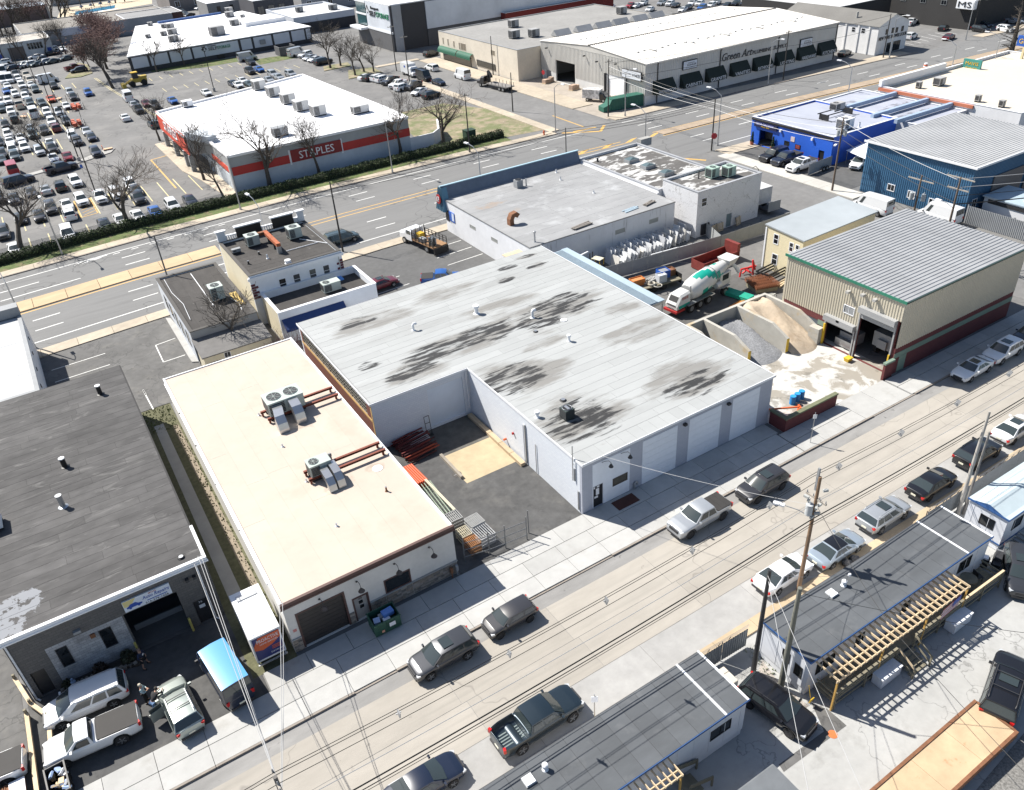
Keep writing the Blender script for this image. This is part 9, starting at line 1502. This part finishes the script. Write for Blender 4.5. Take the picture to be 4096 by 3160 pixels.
# ---- people
SKIN=mat('skin',(.42,.25,.18),.6,.05); HAIRG=mat('pale_hair',(.5,.45,.36),.8,.1); DKC=mat('dark_jacket',(.02,.02,.022),.85,.15); JEAN=mat('blue_jeans',(.07,.13,.24),.85,.1); NAVY=mat('navy_sweat',(.015,.025,.06),.85,.1); AQUA=mat('pale_print_jacket',(.40,.52,.52),.8,.5,9); BLK=mat('black_trousers',(.012,.012,.014),.85,.1)
def skinmesh(name,verts,edges,rad,m,par):
    me=bpy.data.meshes.new(name); me.from_pydata([tuple(v) for v in verts],edges,[]); me.materials.append(m); o=put(name,me,par,loc=(0,0,0)); sk_=o.modifiers.new('skin','SKIN'); sk_.use_smooth_shade=True; sv_=me.skin_vertices[0] if me.skin_vertices else None
    if sv_ is None:
        import bmesh
        b=bmesh.new(); b.from_mesh(me); b.verts.layers.skin.verify(); b.to_mesh(me); b.free(); sv_=me.skin_vertices[0]
    for i,r in enumerate(rad): sv_.data[i].radius=(r,r)
    sv_.data[0].use_root=True; o.modifiers.new('sub','SUBSURF').levels=1; o.modifiers['sub'].render_levels=1; return o
def person(label,loc,rz,J,top,topm,bot,botm,hair,sleeves=True,short=False):
    """J: joints in metres from the feet; one continuous body, clothes as children"""
    t=thing('person',label,'person',loc,rz); V=[];E=[];R=[]
    def add(p,r,par=None): V.append(Vector(p));R.append(r); (E.append((par,len(V)-1)) if par is not None else None); return len(V)-1
    pel=add(J['pel'],.13); chest=add(J['chest'],.15,add(lerp(J['pel'],J['chest'],.5),.12,pel)); nk=add(J['neck'],.06,chest); hd=add(J['head'],.095,nk); add(Vector(J['head'])+Vector((0,0,.11)),.075,hd)
    for s in 'LR':
        sh=add(J['sh'+s],.06,chest); el=add(J['el'+s],.045,sh); wr_=add(J['wr'+s],.032,el); hn=add(Vector(J['wr'+s])+(Vector(J['wr'+s])-Vector(J['el'+s])).normalized()*.09,.035,wr_)
        d=(Vector(J['wr'+s])-Vector(J['el'+s])).normalized(); sx=d.cross(Vector((0,0,1))); sx=sx.normalized() if sx.length>.05 else Vector((0,1,0))
        for k,(o_,l_) in enumerate(((-.03,.06),(-.01,.075),(.01,.08),(.03,.07))): f1=add(V[hn]+d*l_*.5+sx*o_,.011,hn); add(V[hn]+d*l_+sx*o_*1.1+Vector((0,0,-.01)),.009,f1)
        add(V[wr_]+d*.05+sx*.055,.011,wr_); hp=add(J['hip'+s],.085,pel); kn=add(J['kn'+s],.06,hp); an=add(J['an'+s],.042,kn); add(Vector(J['an'+s])+Vector(J['toe'])*.2+Vector((0,0,-.05)),.04,an)
    b=skinmesh('body',V,E,R,SKIN,t)
    A=lambda *q:[Vector(J[x]) for x in q]
    v=A('chest','pel','shL','elL','shR','elR')+[lerp(J['elL'],J['wrL'],.8),lerp(J['elR'],J['wrR'],.8)]; skinmesh(top,v,[(0,1),(0,2),(2,3),(0,4),(4,5)]+([(3,6),(5,7)] if sleeves else []),[.185,.165,.085,.065,.085,.065,.055,.055],topm,t)
    v=A('pel','hipL','knL','hipR','knR')+([] if short else A('anL','anR')); skinmesh(bot,v,[(0,1),(1,2),(0,3),(3,4)]+([] if short else [(2,5),(4,6)]),[.15,.11,.085,.11,.085]+([] if short else [.07,.07]),botm,t)
    h=Vector(J['head']); MB().loft([[h+Vector((r*math.cos(a)-.015,r*math.sin(a),z)) for a in [k*PI/5 for k in range(10)]] for r,z in ((.1,.04),(.108,.1),(.09,.17),(.04,.205))]).build('hair',hair,t,sm=True)
    for s in (-1,1): MB().bx(h+Vector((.088,s*.035,.035)),(.02,.025,.012)).build('eye',BLACK,t); MB().bx(h+Vector((0,s*.1,.02)),(.05,.02,.06)).build('ear',SKIN,t)
    MB().bx(h+Vector((.105,0,.0)),(.04,.025,.05)).build('nose',SKIN,t); MB().bx(h+Vector((.09,0,-.045)),(.02,.05,.012)).build('mouth',mat('lips',(.3,.1,.09),.6,0,big=0),t)
    for s in 'LR': q=Vector(J['an'+s]); MB().bx(q+Vector((.06,0,-.055)),(.27,.1,.09)).build('shoe',BLACK,t)
    return t
J0=dict(pel=(0,0,.95),chest=(0,0,1.32),neck=(0,0,1.5),head=(.02,0,1.63),shL=(0,.2,1.42),elL=(-.02,.3,1.14),wrL=(.08,.3,.9),shR=(0,-.2,1.42),elR=(-.02,-.3,1.14),wrR=(.08,-.3,.9),hipL=(0,.1,.9),knL=(.02,.14,.5),anL=(0,.17,.1),hipR=(0,-.1,.9),knR=(.02,-.14,.5),anR=(0,-.17,.1),toe=(1,0,0))
J1=dict(J0); J1.update(elL=(.0,.34,1.18),wrL=(.1,.26,.96),elR=(0,-.34,1.18),wrR=(.1,-.26,.96),knL=(.03,.22,.5),anL=(.0,.32,.1),knR=(.03,-.2,.5),anR=(0,-.26,.1)); p1=person('man in navy sweatshirt and shorts standing in the shop shade',(-32.95,5.3,0),-.7,J1,'sweatshirt',NAVY,'shorts',BLK,mat('shaved_hair',(.2,.13,.1),.8,.1),True,True); MB().bx((.2,0,1.3),(.015,.16,.12)).build('chest_print',WHITE,p1)
J2=dict(J0); J2.update(elL=(.12,.26,1.15),wrL=(.3,.08,1.2),elR=(.12,-.26,1.15),wrR=(.3,-.06,1.15)); person('woman in a pale patterned jacket and black trousers beside the open car',(-33.45,2.3,0),-.3,J2,'jacket',AQUA,'trousers',BLK,HAIRG)
J3=dict(J0); J3.update(pel=(-.25,0,.95),chest=(.12,0,1.22),neck=(.27,0,1.36),head=(.38,0,1.46),shL=(.16,.19,1.33),elL=(.35,.28,1.1),wrL=(.55,.2,1.1),shR=(.16,-.19,1.33),elR=(.38,-.26,1.15),wrR=(.58,-.18,1.15),hipL=(-.27,.1,.9),knL=(-.2,.12,.5),anL=(-.42,.14,.1),hipR=(-.27,-.1,.9),knR=(-.5,-.14,.5),anR=(-.75,-.16,.12)); person('man in black jacket and jeans leaning into the open car',(-32.9,1.35,0),.75,J3,'jacket',DKC,'jeans',JEAN,mat('dark_hair',(.03,.025,.02),.8,.1))

finish()
